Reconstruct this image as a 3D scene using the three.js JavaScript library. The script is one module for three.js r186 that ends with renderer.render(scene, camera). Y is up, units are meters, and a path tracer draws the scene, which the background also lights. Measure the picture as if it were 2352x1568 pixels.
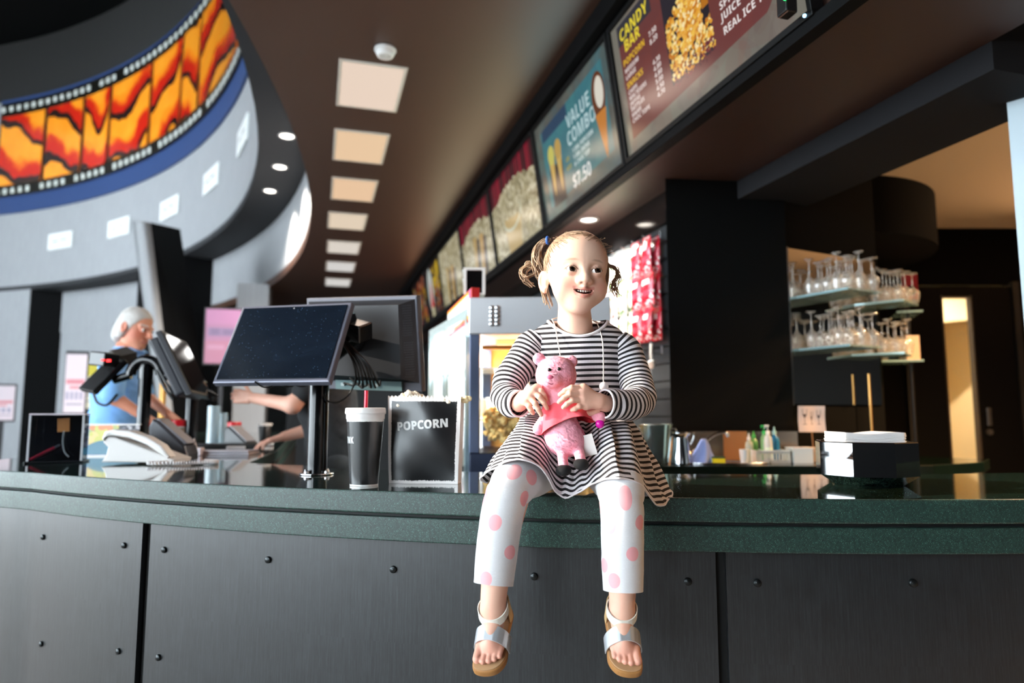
import * as THREE from 'three';
import { RoundedBoxGeometry } from 'three/addons/geometries/RoundedBoxGeometry.js';
import { mergeGeometries, mergeVertices, toCreasedNormals } from 'three/addons/utils/BufferGeometryUtils.js';
import { RectAreaLightUniformsLib } from 'three/addons/lights/RectAreaLightUniformsLib.js';

// ---------- camera, sky, sun, exposure ----------
const F = 1568, EYE = 1.25, PITCH = Math.atan(164 / 1568);
const scene = new THREE.Scene();
const camera = new THREE.PerspectiveCamera(53.1301, 2352 / 1568, 0.05, 200);
camera.filmGauge = 36;
camera.position.set(0, EYE, 0);
camera.rotation.set(PITCH, 0, 0);
camera.focus = 1.6;
camera.userData.fStop = 1.9;
scene.background = new THREE.Color(0.86, 0.98, 1.06);
scene.backgroundIntensity = 13;
const sun = new THREE.DirectionalLight(0xfff1dd, 6.5);
sun.position.set(-9, 4.9, -1.4); sun.target.position.set(0.2, 1.3, -1.75);
sun.castShadow = true; sun.shadow.mapSize.set(2048, 2048);
Object.assign(sun.shadow.camera, { left: -6, right: 6, top: 6, bottom: -6, near: 0.1, far: 30 });
scene.add(sun, sun.target);
const renderer = new THREE.WebGLRenderer({ antialias: true });
renderer.toneMapping = THREE.LinearToneMapping;
renderer.toneMappingExposure = 1.32;
renderer.shadowMap.enabled = true;
RectAreaLightUniformsLib.init();

// ---------- helpers ----------
const V = (x, y, z) => new THREE.Vector3(x, y, z), PI = Math.PI, R = (d) => d * PI / 180;
const { clamp, lerp, smoothstep } = THREE.MathUtils;
function rng(s) { return () => { s = (s + 0x6d2b79f5) | 0; let t = Math.imul(s ^ (s >>> 15), 1 | s); t = (t + Math.imul(t ^ (t >>> 7), 61 | t)) ^ t; return ((t ^ (t >>> 14)) >>> 0) / 4294967296; }; }
const rnd = rng(7); let kernelGeo;
// measured directions of the photograph turned into places in the room
function ray(px, py) { const a = (px - 1176) / F, b = -(py - 784) / F, c = Math.cos(PITCH), s = Math.sin(PITCH); return V(a, b * c + s, -c + b * s); }
function W(px, py, z) { const r = ray(px, py); r.multiplyScalar(z / r.z); r.y += EYE; return r; }        // on the plane at depth z
function AT(px, py, h) { const r = ray(px, py); r.multiplyScalar((h - EYE) / r.y); r.y = h; return r; }    // on the level at height h
const DD = ray(726, 948).setY(0).normalize(), PP = V(-DD.z, 0, DD.x);                                     // along the counter hall, and across it
const fr = (a, p, h) => V(DD.x * a + PP.x * p, h, DD.z * a + PP.z * p);
const HALL = Math.atan2(-DD.x, -DD.z);                                                                     // y turn of something facing along the hall
function hash(x, y, z) { let n = Math.sin(x * 127.1 + y * 311.7 + z * 74.7) * 43758.5453; return n - Math.floor(n); }
function vnoise(x, y, z = 0) {
  const i = Math.floor(x), j = Math.floor(y), k = Math.floor(z), f = (t) => t * t * (3 - 2 * t), u = f(x - i), v = f(y - j), w = f(z - k);
  const c = (a, b, d) => hash(i + a, j + b, k + d);
  return lerp(lerp(lerp(c(0, 0, 0), c(1, 0, 0), u), lerp(c(0, 1, 0), c(1, 1, 0), u), v), lerp(lerp(c(0, 0, 1), c(1, 0, 1), u), lerp(c(0, 1, 1), c(1, 1, 1), u), v), w);
}
const fbm = (x, y, z = 0) => 0.5 * vnoise(x, y, z) + 0.27 * vnoise(2 * x + 9, 2 * y, 2 * z) + 0.15 * vnoise(4 * x, 4 * y + 5, 4 * z) + 0.08 * vnoise(8 * x, 8 * y, 8 * z + 3);

function canvasTex(w, h, draw, srgb = true, wrap = true) {
  const c = document.createElement('canvas'); c.width = w; c.height = h; const g = c.getContext('2d'); draw(g, w, h);
  const t = new THREE.CanvasTexture(c); if (srgb) t.colorSpace = THREE.SRGBColorSpace;
  t.wrapS = t.wrapT = wrap ? THREE.RepeatWrapping : THREE.ClampToEdgeWrapping; t.anisotropy = 8; return t;
}
function dataTex(w, h, f, srgb = true) {      // f(u, v, x, y) gives [r, g, b] of 0..255
  const d = new Uint8Array(w * h * 4);
  for (let y = 0; y < h; y++) for (let x = 0; x < w; x++) { const c = f(x / w, y / h, x, y), o = (y * w + x) * 4; d[o] = clamp(c[0], 0, 255); d[o + 1] = clamp(c[1], 0, 255); d[o + 2] = clamp(c[2], 0, 255); d[o + 3] = 255; }
  const t = new THREE.DataTexture(d, w, h); t.magFilter = THREE.LinearFilter; t.minFilter = THREE.LinearFilter; t.wrapS = t.wrapT = THREE.RepeatWrapping; if (srgb) t.colorSpace = THREE.SRGBColorSpace; t.needsUpdate = true; return t;
}
const M = (color, roughness = 0.6, metalness = 0, more = {}) => new THREE.MeshPhysicalMaterial({ color, roughness, metalness, side: THREE.DoubleSide, ...more });
const glow = (color, k, more = {}) => new THREE.MeshStandardMaterial({ color: 0x111111, roughness: 0.6, emissive: color, emissiveIntensity: k, ...more });
const clearGlass = (more = {}) => M(0xffffff, 0.02, 0, { transmission: 1, thickness: 0, ior: 1.45, ...more });

// geometry
function put(g, x = 0, y = 0, z = 0, rx = 0, ry = 0, rz = 0) { return g.applyMatrix4(new THREE.Matrix4().compose(V(x, y, z), new THREE.Quaternion().setFromEuler(new THREE.Euler(rx, ry, rz, 'YXZ')), V(1, 1, 1))); }
const box = (w, h, d, x = 0, y = 0, z = 0, rx = 0, ry = 0, rz = 0, r = 0) => put(r ? new RoundedBoxGeometry(w, h, d, 2, Math.min(r, w * 0.49, h * 0.49, d * 0.49)) : new THREE.BoxGeometry(w, h, d), x, y, z, rx, ry, rz);
const cyl = (r0, r1, h, x = 0, y = 0, z = 0, rx = 0, ry = 0, rz = 0, n = 24) => put(new THREE.CylinderGeometry(r1, r0, h, n), x, y, z, rx, ry, rz);
const ball = (r, x, y, z, sx = 1, sy = 1, sz = 1, n = 16) => new THREE.SphereGeometry(r, n, Math.round(n * 0.7)).applyMatrix4(new THREE.Matrix4().compose(V(x, y, z), new THREE.Quaternion(), V(sx, sy, sz)));
const lathe = (pts, n = 32) => new THREE.LatheGeometry(pts.map(([r, y]) => new THREE.Vector2(Math.max(r, 1e-5), y)), n);
const tube = (pts, r, n = 24, m = 8, closed = false) => new THREE.TubeGeometry(new THREE.CatmullRomCurve3(pts, closed, 'centripetal'), n, r, m, closed);
function rod(a, b, r, n = 12) { const d = b.clone().sub(a), g = new THREE.CylinderGeometry(r, r, d.length(), n); return g.applyMatrix4(new THREE.Matrix4().compose(a.clone().add(b).multiplyScalar(0.5), new THREE.Quaternion().setFromUnitVectors(V(0, 1, 0), d.normalize()), V(1, 1, 1))); }
function prism(pts, h0, h1, bevel = 0, holes = []) {   // pts: [x, z] outline seen from above
  const s = new THREE.Shape(pts.map(([x, z]) => new THREE.Vector2(x, -z)));
  for (const hole of holes) s.holes.push(new THREE.Path(hole.map(([x, z]) => new THREE.Vector2(x, -z))));
  const g = new THREE.ExtrudeGeometry(s, { depth: h1 - h0 - 2 * bevel, bevelEnabled: bevel > 0, bevelThickness: bevel, bevelSize: bevel, bevelOffset: -bevel, bevelSegments: 2, curveSegments: 4 });
  g.rotateX(-PI / 2); g.translate(0, h0 + bevel, 0); return g;
}
function ext(pts, depth, bevel = 0, holes = []) { // outline in x, y; thickness along z, centred
  const s = new THREE.Shape(pts.map(([x, y]) => new THREE.Vector2(x, y)));
  for (const hole of holes) s.holes.push(new THREE.Path(hole.map(([x, y]) => new THREE.Vector2(x, y))));
  const g = new THREE.ExtrudeGeometry(s, { depth: depth - 2 * bevel, bevelEnabled: bevel > 0, bevelThickness: bevel, bevelSize: bevel, bevelOffset: -bevel, bevelSegments: 2, curveSegments: 8 });
  g.translate(0, 0, -depth / 2 + bevel); return g;
}
function loft(rings, { closed = true, capA = false, capB = false, uv = null } = {}) { // rings of Vector3, all of one length
  const n = rings[0].length, m = rings.length, w = closed ? n + 1 : n, pos = [], uvs = [], idx = [];
  for (let i = 0; i < m; i++) for (let j = 0; j < w; j++) { const p = rings[i][j % n]; pos.push(p.x, p.y, p.z); const t = uv ? uv(i, j, p) : [j / (w - 1), i / (m - 1)]; uvs.push(t[0], t[1]); }
  for (let i = 0; i < m - 1; i++) for (let j = 0; j < w - 1; j++) { const a = i * w + j, b = a + 1, c = a + w, d = c + 1; idx.push(a, b, c, b, d, c); }
  const cap = (i, flip) => { const c = V(0, 0, 0); rings[i].forEach((p) => c.add(p)); c.divideScalar(n); const k = pos.length / 3; pos.push(c.x, c.y, c.z); uvs.push(uvs[i * w * 2], uvs[i * w * 2 + 1]); for (let j = 0; j < w - 1; j++) flip ? idx.push(k, i * w + j + 1, i * w + j) : idx.push(k, i * w + j, i * w + j + 1); };
  if (capA) cap(0, true); if (capB) cap(m - 1, false);
  const g = new THREE.BufferGeometry(); g.setAttribute('position', new THREE.Float32BufferAttribute(pos, 3)); g.setAttribute('uv', new THREE.Float32BufferAttribute(uvs, 2)); g.setIndex(idx); g.computeVertexNormals();
  if (closed) { const N = g.attributes.normal; for (let i = 0; i < m; i++) { const a = i * w, b = a + w - 1, v = V(N.getX(a) + N.getX(b), N.getY(a) + N.getY(b), N.getZ(a) + N.getZ(b)).normalize(); N.setXYZ(a, v.x, v.y, v.z); N.setXYZ(b, v.x, v.y, v.z); } }
  return g;
}
function limb(pts, radii, { seg = 40, n = 24, flat = 1, wob = null, uvScale = 1, v0 = 0, capA = false, capB = false, up = V(0, 0, 1) } = {}) { // tapered tube; radii are interpolated along pts
  const c = new THREE.CatmullRomCurve3(pts, false, 'centripetal'), rings = [], lens = c.getLengths(seg);
  let side = null;
  for (let i = 0; i <= seg; i++) {
    const t = i / seg, p = c.getPoint(t), d = c.getTangent(t), k = t * (radii.length - 1), a = Math.min(Math.floor(k), radii.length - 2), s = k - a, rr = lerp(radii[a], radii[a + 1], s * s * (3 - 2 * s));
    side = (side ? side.clone().sub(d.clone().multiplyScalar(side.dot(d))) : up.clone().cross(d)).normalize(); const bin = d.clone().cross(side);
    const ring = []; for (let j = 0; j < n; j++) { const th = j / n * 2 * PI, q = rr * (1 + (wob ? wob(t, th) : 0)); ring.push(p.clone().addScaledVector(side, Math.cos(th) * q).addScaledVector(bin, Math.sin(th) * q * flat)); } rings.push(ring);
  }
  return loft(rings, { capA, capB, uv: (i, j) => [j / n, v0 + lens[i] * uvScale] });
}
const merged = (l) => { l = l.map((g) => { g = g.index ? g.toNonIndexed() : g; for (const k of Object.keys(g.attributes)) if (!['position', 'normal', 'uv', 'color'].includes(k)) g.deleteAttribute(k); return g; }); const col = l.some((g) => g.attributes.color); if (!col) l.forEach((g) => g.deleteAttribute('color')); return l.length === 1 ? l[0] : mergeGeometries(l); };

// ---------- naming ----------
const used = {};
function numbered(name) { const k = used[name] = (used[name] ?? -1) + 1; return k ? `${name}_${String(k).padStart(3, '0')}` : name; }
function part(name, geos, m, parent, label) {
  const o = new THREE.Mesh(Array.isArray(geos) ? merged(geos) : geos, m); o.name = name; o.castShadow = o.receiveShadow = true;
  if (label) o.userData.label = label; parent.add(o); return o;
}
function thing(name, label, category, pos = V(0, 0, 0), turn = 0, group) {
  const o = new THREE.Group(); o.name = numbered(name); o.position.copy(pos); o.rotation.y = turn; o.userData = { label, category }; if (group) o.userData.group = group; scene.add(o); return o;
}
function solo(name, geos, m, label, category, group) { const o = part(numbered(name), geos, m, scene); o.userData = { label, category }; if (group) o.userData.group = group; return o; }
function struct(name, geos, m) { const o = part(numbered(name), geos, m, scene); o.userData.kind = 'structure'; return o; }
function structGroup(name) { const o = new THREE.Group(); o.name = numbered(name); o.userData.kind = 'structure'; scene.add(o); return o; }
function copy(o, pos, turn, label) { const c = o.clone(); c.name = numbered(o.name.replace(/_\d{3}$/, '')); c.userData = { ...o.userData }; if (label) c.userData.label = label; if (pos) c.position.copy(pos); if (turn !== undefined) c.rotation.y = turn; scene.add(c); return c; }
function areaLight(pos, target, w, h, color, k) { const l = new THREE.RectAreaLight(color, k, w, h); l.position.copy(pos); l.lookAt(target); scene.add(l); return l; }
function spot(pos, target, color, k, angle = 0.7, pen = 0.6, size = 1) { const s = new THREE.SpotLight(color, k, 0, angle, pen, 2); s.position.copy(pos); s.target.position.copy(target); s.castShadow = true; s.shadow.radius = size; scene.add(s, s.target); return s; }

// ---------- surface from a distance field (surface nets) ----------
function sdfMesh(f, lo, hi, cell, color) {
  const nx = Math.ceil((hi.x - lo.x) / cell) + 1, ny = Math.ceil((hi.y - lo.y) / cell) + 1, nz = Math.ceil((hi.z - lo.z) / cell) + 1;
  const val = new Float32Array(nx * ny * nz), id = new Int32Array(nx * ny * nz).fill(-1), at = (i, j, k) => i + nx * (j + ny * k);
  for (let k = 0; k < nz; k++) for (let j = 0; j < ny; j++) for (let i = 0; i < nx; i++) val[at(i, j, k)] = f(lo.x + i * cell, lo.y + j * cell, lo.z + k * cell);
  const pos = [], nor = [], col = [], idx = [], e = cell * 0.25;
  for (let k = 0; k < nz - 1; k++) for (let j = 0; j < ny - 1; j++) for (let i = 0; i < nx - 1; i++) {
    let n = 0, sx = 0, sy = 0, sz = 0, neg = 0; const c = [];
    for (let q = 0; q < 8; q++) { const v = val[at(i + (q & 1), j + (q >> 1 & 1), k + (q >> 2))]; c.push(v); if (v < 0) neg++; }
    if (neg === 0 || neg === 8) continue;
    for (let a = 0; a < 8; a++) for (let b = 1; b < 8; b <<= 1) { if (a & b) continue; const u = c[a], w = c[a | b]; if ((u < 0) === (w < 0)) continue; const t = u / (u - w); n++; sx += (a & 1) + (b === 1 ? t : 0); sy += (a >> 1 & 1) + (b === 2 ? t : 0); sz += (a >> 2) + (b === 4 ? t : 0); }
    let x = lo.x + (i + sx / n) * cell, y = lo.y + (j + sy / n) * cell, z = lo.z + (k + sz / n) * cell, gx, gy, gz;
    const grad = () => { gx = f(x + e, y, z) - f(x - e, y, z); gy = f(x, y + e, z) - f(x, y - e, z); gz = f(x, y, z + e) - f(x, y, z - e); const l = Math.hypot(gx, gy, gz) || 1; gx /= l; gy /= l; gz /= l; return l / (2 * e); };
    const l = grad(), dv = clamp(f(x, y, z) / Math.max(l, 0.5), -cell, cell); x -= gx * dv; y -= gy * dv; z -= gz * dv; grad();
    id[at(i, j, k)] = pos.length / 3; pos.push(x, y, z); nor.push(gx, gy, gz); if (color) { const q = color(x, y, z); col.push(q[0], q[1], q[2]); }
  }
  const quad = (a, b, c, d, flip) => { if (a < 0 || b < 0 || c < 0 || d < 0) return; flip ? idx.push(a, c, b, b, c, d) : idx.push(a, b, c, b, d, c); };
  for (let k = 1; k < nz - 1; k++) for (let j = 1; j < ny - 1; j++) for (let i = 1; i < nx - 1; i++) {
    const s = val[at(i, j, k)] < 0;
    if (s !== val[at(i + 1, j, k)] < 0) quad(id[at(i, j - 1, k - 1)], id[at(i, j, k - 1)], id[at(i, j - 1, k)], id[at(i, j, k)], !s);
    if (s !== val[at(i, j + 1, k)] < 0) quad(id[at(i - 1, j, k - 1)], id[at(i, j, k - 1)], id[at(i - 1, j, k)], id[at(i, j, k)], s);
    if (s !== val[at(i, j, k + 1)] < 0) quad(id[at(i - 1, j - 1, k)], id[at(i, j - 1, k)], id[at(i - 1, j, k)], id[at(i, j, k)], !s);
  }
  const g = new THREE.BufferGeometry(); g.setAttribute('position', new THREE.Float32BufferAttribute(pos, 3)); g.setAttribute('normal', new THREE.Float32BufferAttribute(nor, 3));
  g.setAttribute('uv', new THREE.Float32BufferAttribute(new Float32Array(pos.length / 3 * 2), 2)); if (color) g.setAttribute('color', new THREE.Float32BufferAttribute(col, 3)); g.setIndex(idx); return g;
}
const smin = (a, b, k) => { const h = Math.max(k - Math.abs(a - b), 0) / k; return Math.min(a, b) - h * h * k * 0.25; };
const smax = (a, b, k) => -smin(-a, -b, k);
const sEll = (x, y, z, cx, cy, cz, rx, ry, rz) => { const a = (x - cx) / rx, b = (y - cy) / ry, c = (z - cz) / rz, k0 = Math.sqrt(a * a + b * b + c * c), d = a / rx, e = b / ry, f = c / rz, k1 = Math.sqrt(d * d + e * e + f * f); return k1 < 1e-9 ? -Math.min(rx, ry, rz) : k0 * (k0 - 1) / k1; };
const sBall = (x, y, z, cx, cy, cz, r) => Math.hypot(x - cx, y - cy, z - cz) - r;
function sCap(x, y, z, a, b, ra, rb) { const bx = b.x - a.x, by = b.y - a.y, bz = b.z - a.z, px = x - a.x, py = y - a.y, pz = z - a.z, h = clamp((px * bx + py * by + pz * bz) / (bx * bx + by * by + bz * bz), 0, 1); return Math.hypot(px - bx * h, py - by * h, pz - bz * h) - lerp(ra, rb, h); }
// ---------- the room ----------
const CX = -18.4, CZ = -2.15, R1 = 16.4, R2 = 17.0;
const onArc = (r, deg) => [CX + r * Math.cos(R(deg)), CZ + r * Math.sin(R(deg))];
function arcPts(r, a, b, n) { const o = []; for (let i = 0; i <= n; i++) o.push(onArc(r, lerp(a, b, i / n))); return o; }
function arcWall(r, thick, a, b, h0, h1, n = 48) { return prism([...arcPts(r, a, b, n), ...arcPts(r + thick, b, a, n)], h0, h1); }
const wallPlaster = dataTex(256, 256, (u, v, x, y) => { const g = 226 + (hash(x, y, 1) - 0.5) * 10 + (vnoise(x * 0.35, y * 0.02) - 0.5) * 16; return [g, g, g]; });
const greyWall = M(0xafb1b4, 0.62, 0, { map: wallPlaster });
const darkWall = M(0x121315, 0.7), blackWall = M(0x050506, 0.7, 0, { specularIntensity: 0.25 }), voidCeil = M(0x060707, 0.9, 0, { specularIntensity: 0.2 });
const floorTile = dataTex(256, 256, (u, v, x, y) => { const e = (x % 128 < 2 || y % 128 < 2) ? -14 : 0, g = 128 + (hash(x, y, 3) - 0.5) * 12 + e; return [g, g, g * 1.02]; });
struct('floor', box(32, 0.2, 33, -6, -0.1, -6.5), M(0xffffff, 0.85, 0, { map: floorTile }));
struct('ceiling', box(34, 0.2, 34, -6, 11.5, -6.5), voidCeil);
// tall round lobby: inner drum of the ceiling recess, its soffit and the lower drum
struct('wall_recess', arcWall(R1, 0.08, -92, 40, 4.45, 9.7, 90), greyWall);
struct('wall_recess_upper', arcWall(R1, 0.08, -92, 40, 9.7, 11.45, 90), M(0x1d1c1b, 0.85));
struct('wall_left_pier', [arcWall(R1, 0.08, -92, -68.8, 0, 4.45, 16)], greyWall);
struct('wall_left_reveal', prism([onArc(R1 + 0.01, -68.8), onArc(R2 + 0.3, -66.9), onArc(R2 + 0.3, -67.6), onArc(R1 + 0.01, -69.0)], 0, 4.46), blackWall);
struct('ceiling_recess_soffit', arcWall(R1 - 0.004, R2 - R1 + 0.1, -92, 40, 4.44, 4.55, 70), M(0x2b2c2f, 0.8));
struct('wall_recess_outer', [arcWall(R2, 0.1, -92, 40, 3.36, 4.43, 80)], greyWall);
struct('wall_lobby_far', [arcWall(R2 + 0.02, 0.1, -92, -50, 0, 3.4, 24)], greyWall);
// low hall ceiling, cut round by the recess
const ceilBrown = M(0x462d20, 0.45, 0, { bumpMap: wallPlaster, bumpScale: 0.0004 });
struct('ceiling_hall', prism([...arcPts(R2 - 0.01, 38, -60, 80), [-8, -19.5], [9.5, -19.5], [9.5, 9.5], [-8, 9.5]], 3.35, 3.47), ceilBrown);
struct('wall_back', [box(9, 3.4, 0.2, 0.2, 1.7, -13.2), box(0.2, 3.4, 4, -2.2, 1.7, -15)], darkWall);
struct('wall_hall_left', prism([onArc(R2 + 0.1, -50), onArc(R2 + 0.1, -44.4), onArc(R2 - 0.9, -44.6), onArc(R2 - 0.9, -50)], 0, 4.46), blackWall);
struct('wall_pier_pale', put(box(0.5, 3.4, 0.3, 0, 1.7, 0), ...(() => { const q = W(580, 800, -11.4); return [q.x, 0, q.z]; })(), 0, 0.2, 0), greyWall);
// bulkhead that carries the menu screens, the beam beside it
function hallStruct(name, a0, a1, p0, p1, h0, h1, m) { const o = struct(name, box(p1 - p0, h1 - h0, a1 - a0), m); o.position.copy(fr((a0 + a1) / 2, (p0 + p1) / 2, (h0 + h1) / 2)); o.rotation.y = HALL; return o; }
const hallBox = (a0, a1, p0, p1, h0, h1) => { const c = fr((a0 + a1) / 2, (p0 + p1) / 2, (h0 + h1) / 2); return box(p1 - p0, h1 - h0, a1 - a0, c.x, c.y, c.z, 0, HALL, 0); };
hallStruct('ceiling_bulkhead', -4, 12.8, 1.545, 2.16, 2.5, 3.4, M(0x3c2720, 0.5));
hallStruct('trim_2', -4, 12.8, 1.49, 1.545, 2.47, 2.515, blackWall);
hallStruct('trim_1', -4, 12.8, 1.34, 1.5, 3.235, 3.36, blackWall);
hallStruct('beam', 1.66, 3.47, 2.16, 2.61, 2.4, 3.4, M(0x202022, 0.8, 0, { specularIntensity: 0.2 }));
hallStruct('ceiling_side_room', -4, 7, 2.61, 8, 2.75, 2.85, M(0xd0b79a, 0.8));
// black pier behind the back bench
const pierL = W(1535, 700, -3.55), pierR = W(1812, 700, -3.62);
struct('wall_pier_black', prism([[pierL.x, pierL.z], [pierR.x, pierR.z], [pierR.x + 0.05, pierR.z - 0.12], [pierL.x + 0.12, pierL.z - 0.5]], 0, 2.76), M(0x050505, 0.6, 0, { specularIntensity: 0.25 }));
// unseen outer walls; openings placed and sized to shape the daylight
const outer = M(0xd2d5d6, 0.8);
struct('wall_left_unseen', [  // out of view; slot and posts shape the sun falling on the girl
  box(0.3, 1.6, 3.3, -9.1, 3.8, -2.95), box(0.3, 3.2, 0.12, -9.1, 1.6, -2.9), box(0.3, 3.2, 0.1, -9.1, 1.6, -1.35), box(0.3, 4.6, 1.5, -9.1, 2.3, 8.8), box(0.3, 0.1, 9.4, -9.1, 0.05, 3.3), box(0.3, 0.4, 9.4, -9.1, 4.4, 3.3),
  box(0.3, 0.95, 0.3, -9.1, 5.07, -4.5), box(0.3, 0.95, 1.2, -9.1, 5.07, -0.4), box(0.3, 0.95, 0.12, -9.1, 5.07, -2.62), box(0.3, 0.95, 9.5, -9.1, 5.07, 4.75),
  box(0.3, 6.0, 5, -9.1, 8.5, -2.1), box(0.3, 1.2, 9.1, -9.1, 10.9, 4.95), box(0.3, 6, 1.2, -9.1, 8.5, 8.9)], outer);
struct('wall_left_return', box(0.3, 11.5, 1.75, -9.1, 5.7, -5.4), outer);
struct('wall_left_outer_unseen', [box(11.2, 0.4, 0.3, -14.6, 0.2, -6.2), box(11.2, 2.4, 0.3, -14.6, 10.3, -6.2), box(11.2, 0.25, 0.3, -14.6, 4.4, -6.2), ...[-19.8, -17.2, -14.6, -12, -9.3].map((x) => box(0.3, 11.5, 0.3, x, 5.7, -6.2))], outer);  // out of view; openings placed to light the curved lobby wall
struct('wall_left_far', box(0.3, 11.5, 15, -20, 5.7, -13.6), outer);
struct('wall_far', box(32, 11.5, 0.3, -6, 5.7, -21), outer);
struct('wall_right', box(0.3, 11.5, 32, 9.6, 5.7, -6), darkWall);
struct('wall_front_unseen', [box(15.4, 11.5, 0.3, 2.2, 5.7, 9.5), box(3.6, 0.3, 0.3, -7.3, 0.15, 9.5), box(3.6, 5.0, 0.3, -7.3, 9.0, 9.5), box(0.2, 11.5, 0.3, -8.95, 5.7, 9.5), box(0.16, 6.4, 0.2, -7.2, 3.3, 9.5)], M(0x3a3b3d, 0.8));  // out of view; left openings placed to light girl and counter from the front
for (const [i, z] of [0.2, 2.5, 4.9, 7.2].entries()) {
  const f = structGroup('window_unseen_' + (i + 1)); const m = M(0x3a3d40, 0.4, 0.6);  // frames of the left openings, out of view
  part('frame', [box(0.1, 4, 0.12, -9.1, 2.2, z), box(0.1, 0.08, 2.2, -9.1, 0.24, z + 1.1), box(0.1, 0.08, 2.2, -9.1, 2.6, z + 1.1)], m, f);
}
// side room behind the pier: end wall with a doorway-sized gap for the glazed door
const sideZ = -5.45;
struct('wall_side_back', [box(2.2, 2.9, 0.12, 2.05, 1.45, sideZ - 0.06), box(0.9, 0.62, 0.12, 3.6, 2.59, sideZ - 0.06), box(5.6, 2.9, 0.12, 6.85, 1.45, sideZ - 0.06)], M(0x040303, 0.8, 0, { specularIntensity: 0.15 }));
// ---------- the long serving counter ----------
const CC = [0.978, -6.649], CR = 5.0308;                        // its front edge is part of this circle
const cArc = (r, x) => [x, CC[1] + Math.sqrt(r * r - (x - CC[0]) ** 2)];
function granite(seed, base, k = 1) {
  return dataTex(512, 512, (u, v, x, y) => {
    const n = vnoise(x * 0.09 + seed, y * 0.09) * 0.5 + vnoise(x * 0.35, y * 0.35 + seed) * 0.5, h = hash(x, y, seed), h2 = hash(x >> 1, y >> 1, seed + 5);
    let g = 0.55 + n * 0.7 + (h - 0.5) * 0.5; let c = [base[0] * g, base[1] * g, base[2] * g];
    if (h2 > 0.962) { const s = 30 + 90 * h; c = [c[0] + s * 0.75, c[1] + s, c[2] + s * 0.85]; } if (h2 < 0.06) c = c.map((q) => q * 0.45); return c;
  });
}
const graniteTex = granite(3, [38, 61, 55]); graniteTex.repeat.set(4, 4);
const graniteTop = M(0xffffff, 0.075, 0, { map: graniteTex, clearcoat: 0.6, clearcoatRoughness: 0.03 });
const graniteSide = M(0xffffff, 0.34, 0, { map: graniteTex });
function counterOutline(inset) {
  const o = [], r = CR - inset;
  for (let i = 0; i <= 60; i++) { const x = lerp(3.4, -1.62, i / 60); o.push(cArc(r, x)); }
  const c = new THREE.CatmullRomCurve3([V(-1.62, 0, cArc(r, -1.62)[1]), V(-1.83 + inset * 0.5, 0, -2.44 - inset), V(-2.06 + inset, 0, -2.62 - inset * 0.6), V(-2.19 + inset, 0, -2.9), V(-2.24 + inset, 0, -3.15)], false, 'centripetal');
  for (let i = 1; i <= 16; i++) { const p = c.getPoint(i / 16); o.push([p.x, p.z]); }
  const e = V(-2.24 + inset, 0, -3.15).addScaledVector(DD, 4.2); o.push([e.x, e.z]);
  const back = [[-1.26, -3.71], [-1.06, -2.79], [-0.99, -2.75], [-0.8, -2.66], [-0.66, -2.52], [-0.42, -2.43], [-0.17, -2.37], [0.2, -2.31], [0.53, -2.285], [0.98, -2.265], [1.4, -2.285], [1.8, -2.34], [2.6, -2.55], [3.4, -2.9]];
  const f = V(-1.26, 0, -3.71).addScaledVector(DD, 3.6); o.push([f.x + inset * 0, f.z]); for (const b of back) o.push([b[0], b[1] - 0.0]);
  return o;
}
const counter = thing('service_counter', 'long curved service counter with double green granite edge over dark screwed panels', 'counter');
part('worktop', prism(counterOutline(0), 0.993, 1.05, 0.004), [graniteTop, graniteSide], counter);
part('lower_slab', prism(counterOutline(0), 0.925, 0.985, 0.003), graniteSide, counter);
part('shadow_gap', prism(counterOutline(0.02), 0.98, 0.998), M(0x0a0707, 0.7), counter);
const brushed = dataTex(512, 512, (u, v, x, y) => { const s = (vnoise(x * 0.45, y * 0.012, 4) - 0.5) * 44 + (vnoise(x * 0.9, y * 0.05, 9) - 0.5) * 26 + (hash(x, y, 2) - 0.5) * 12 + (fbm(x * 0.02, y * 0.02) - 0.5) * 20; const g = 96 + s; return [g * 0.97, g, g * 1.02]; }); brushed.repeat.set(3, 3);
const panelMat = M(0x5e6265, 0.34, 0.0, { clearcoat: 0.3, clearcoatRoughness: 0.35, map: brushed, bumpMap: brushed, bumpScale: 0.0003 });
const carcass = M(0x060606, 0.8);
part('carcass', prism(counterOutline(0.05), 0, 0.93), carcass, counter);
const screwMat = M(0x2c2f30, 0.32, 0.8);
const PR = CR - 0.03, onPanel = (px, py) => { // where the sight line meets the panel front
  const r = ray(px, py); const ox = -CC[0], oz = -CC[1], a = r.x * r.x + r.z * r.z, b = r.x * ox + r.z * oz, c = ox * ox + oz * oz - PR * PR, t = (-b - Math.sqrt(b * b - a * c)) / a; const p = r.multiplyScalar(t); p.y += EYE; return p; };
const jointL = [onPanel(318, 1390).x, onPanel(337, 1390).x], jointR = [onPanel(1647, 1400).x, onPanel(1671, 1400).x];
const screws = [[[100, 1233], [286, 1252], [273, 1495], [96, 1478]], [[378, 1262], [617, 1285], [904, 1307], [1227, 1323], [1580, 1335], [365, 1509]], [[1739, 1338], [2096, 1338], [2452, 1338]]];
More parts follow.
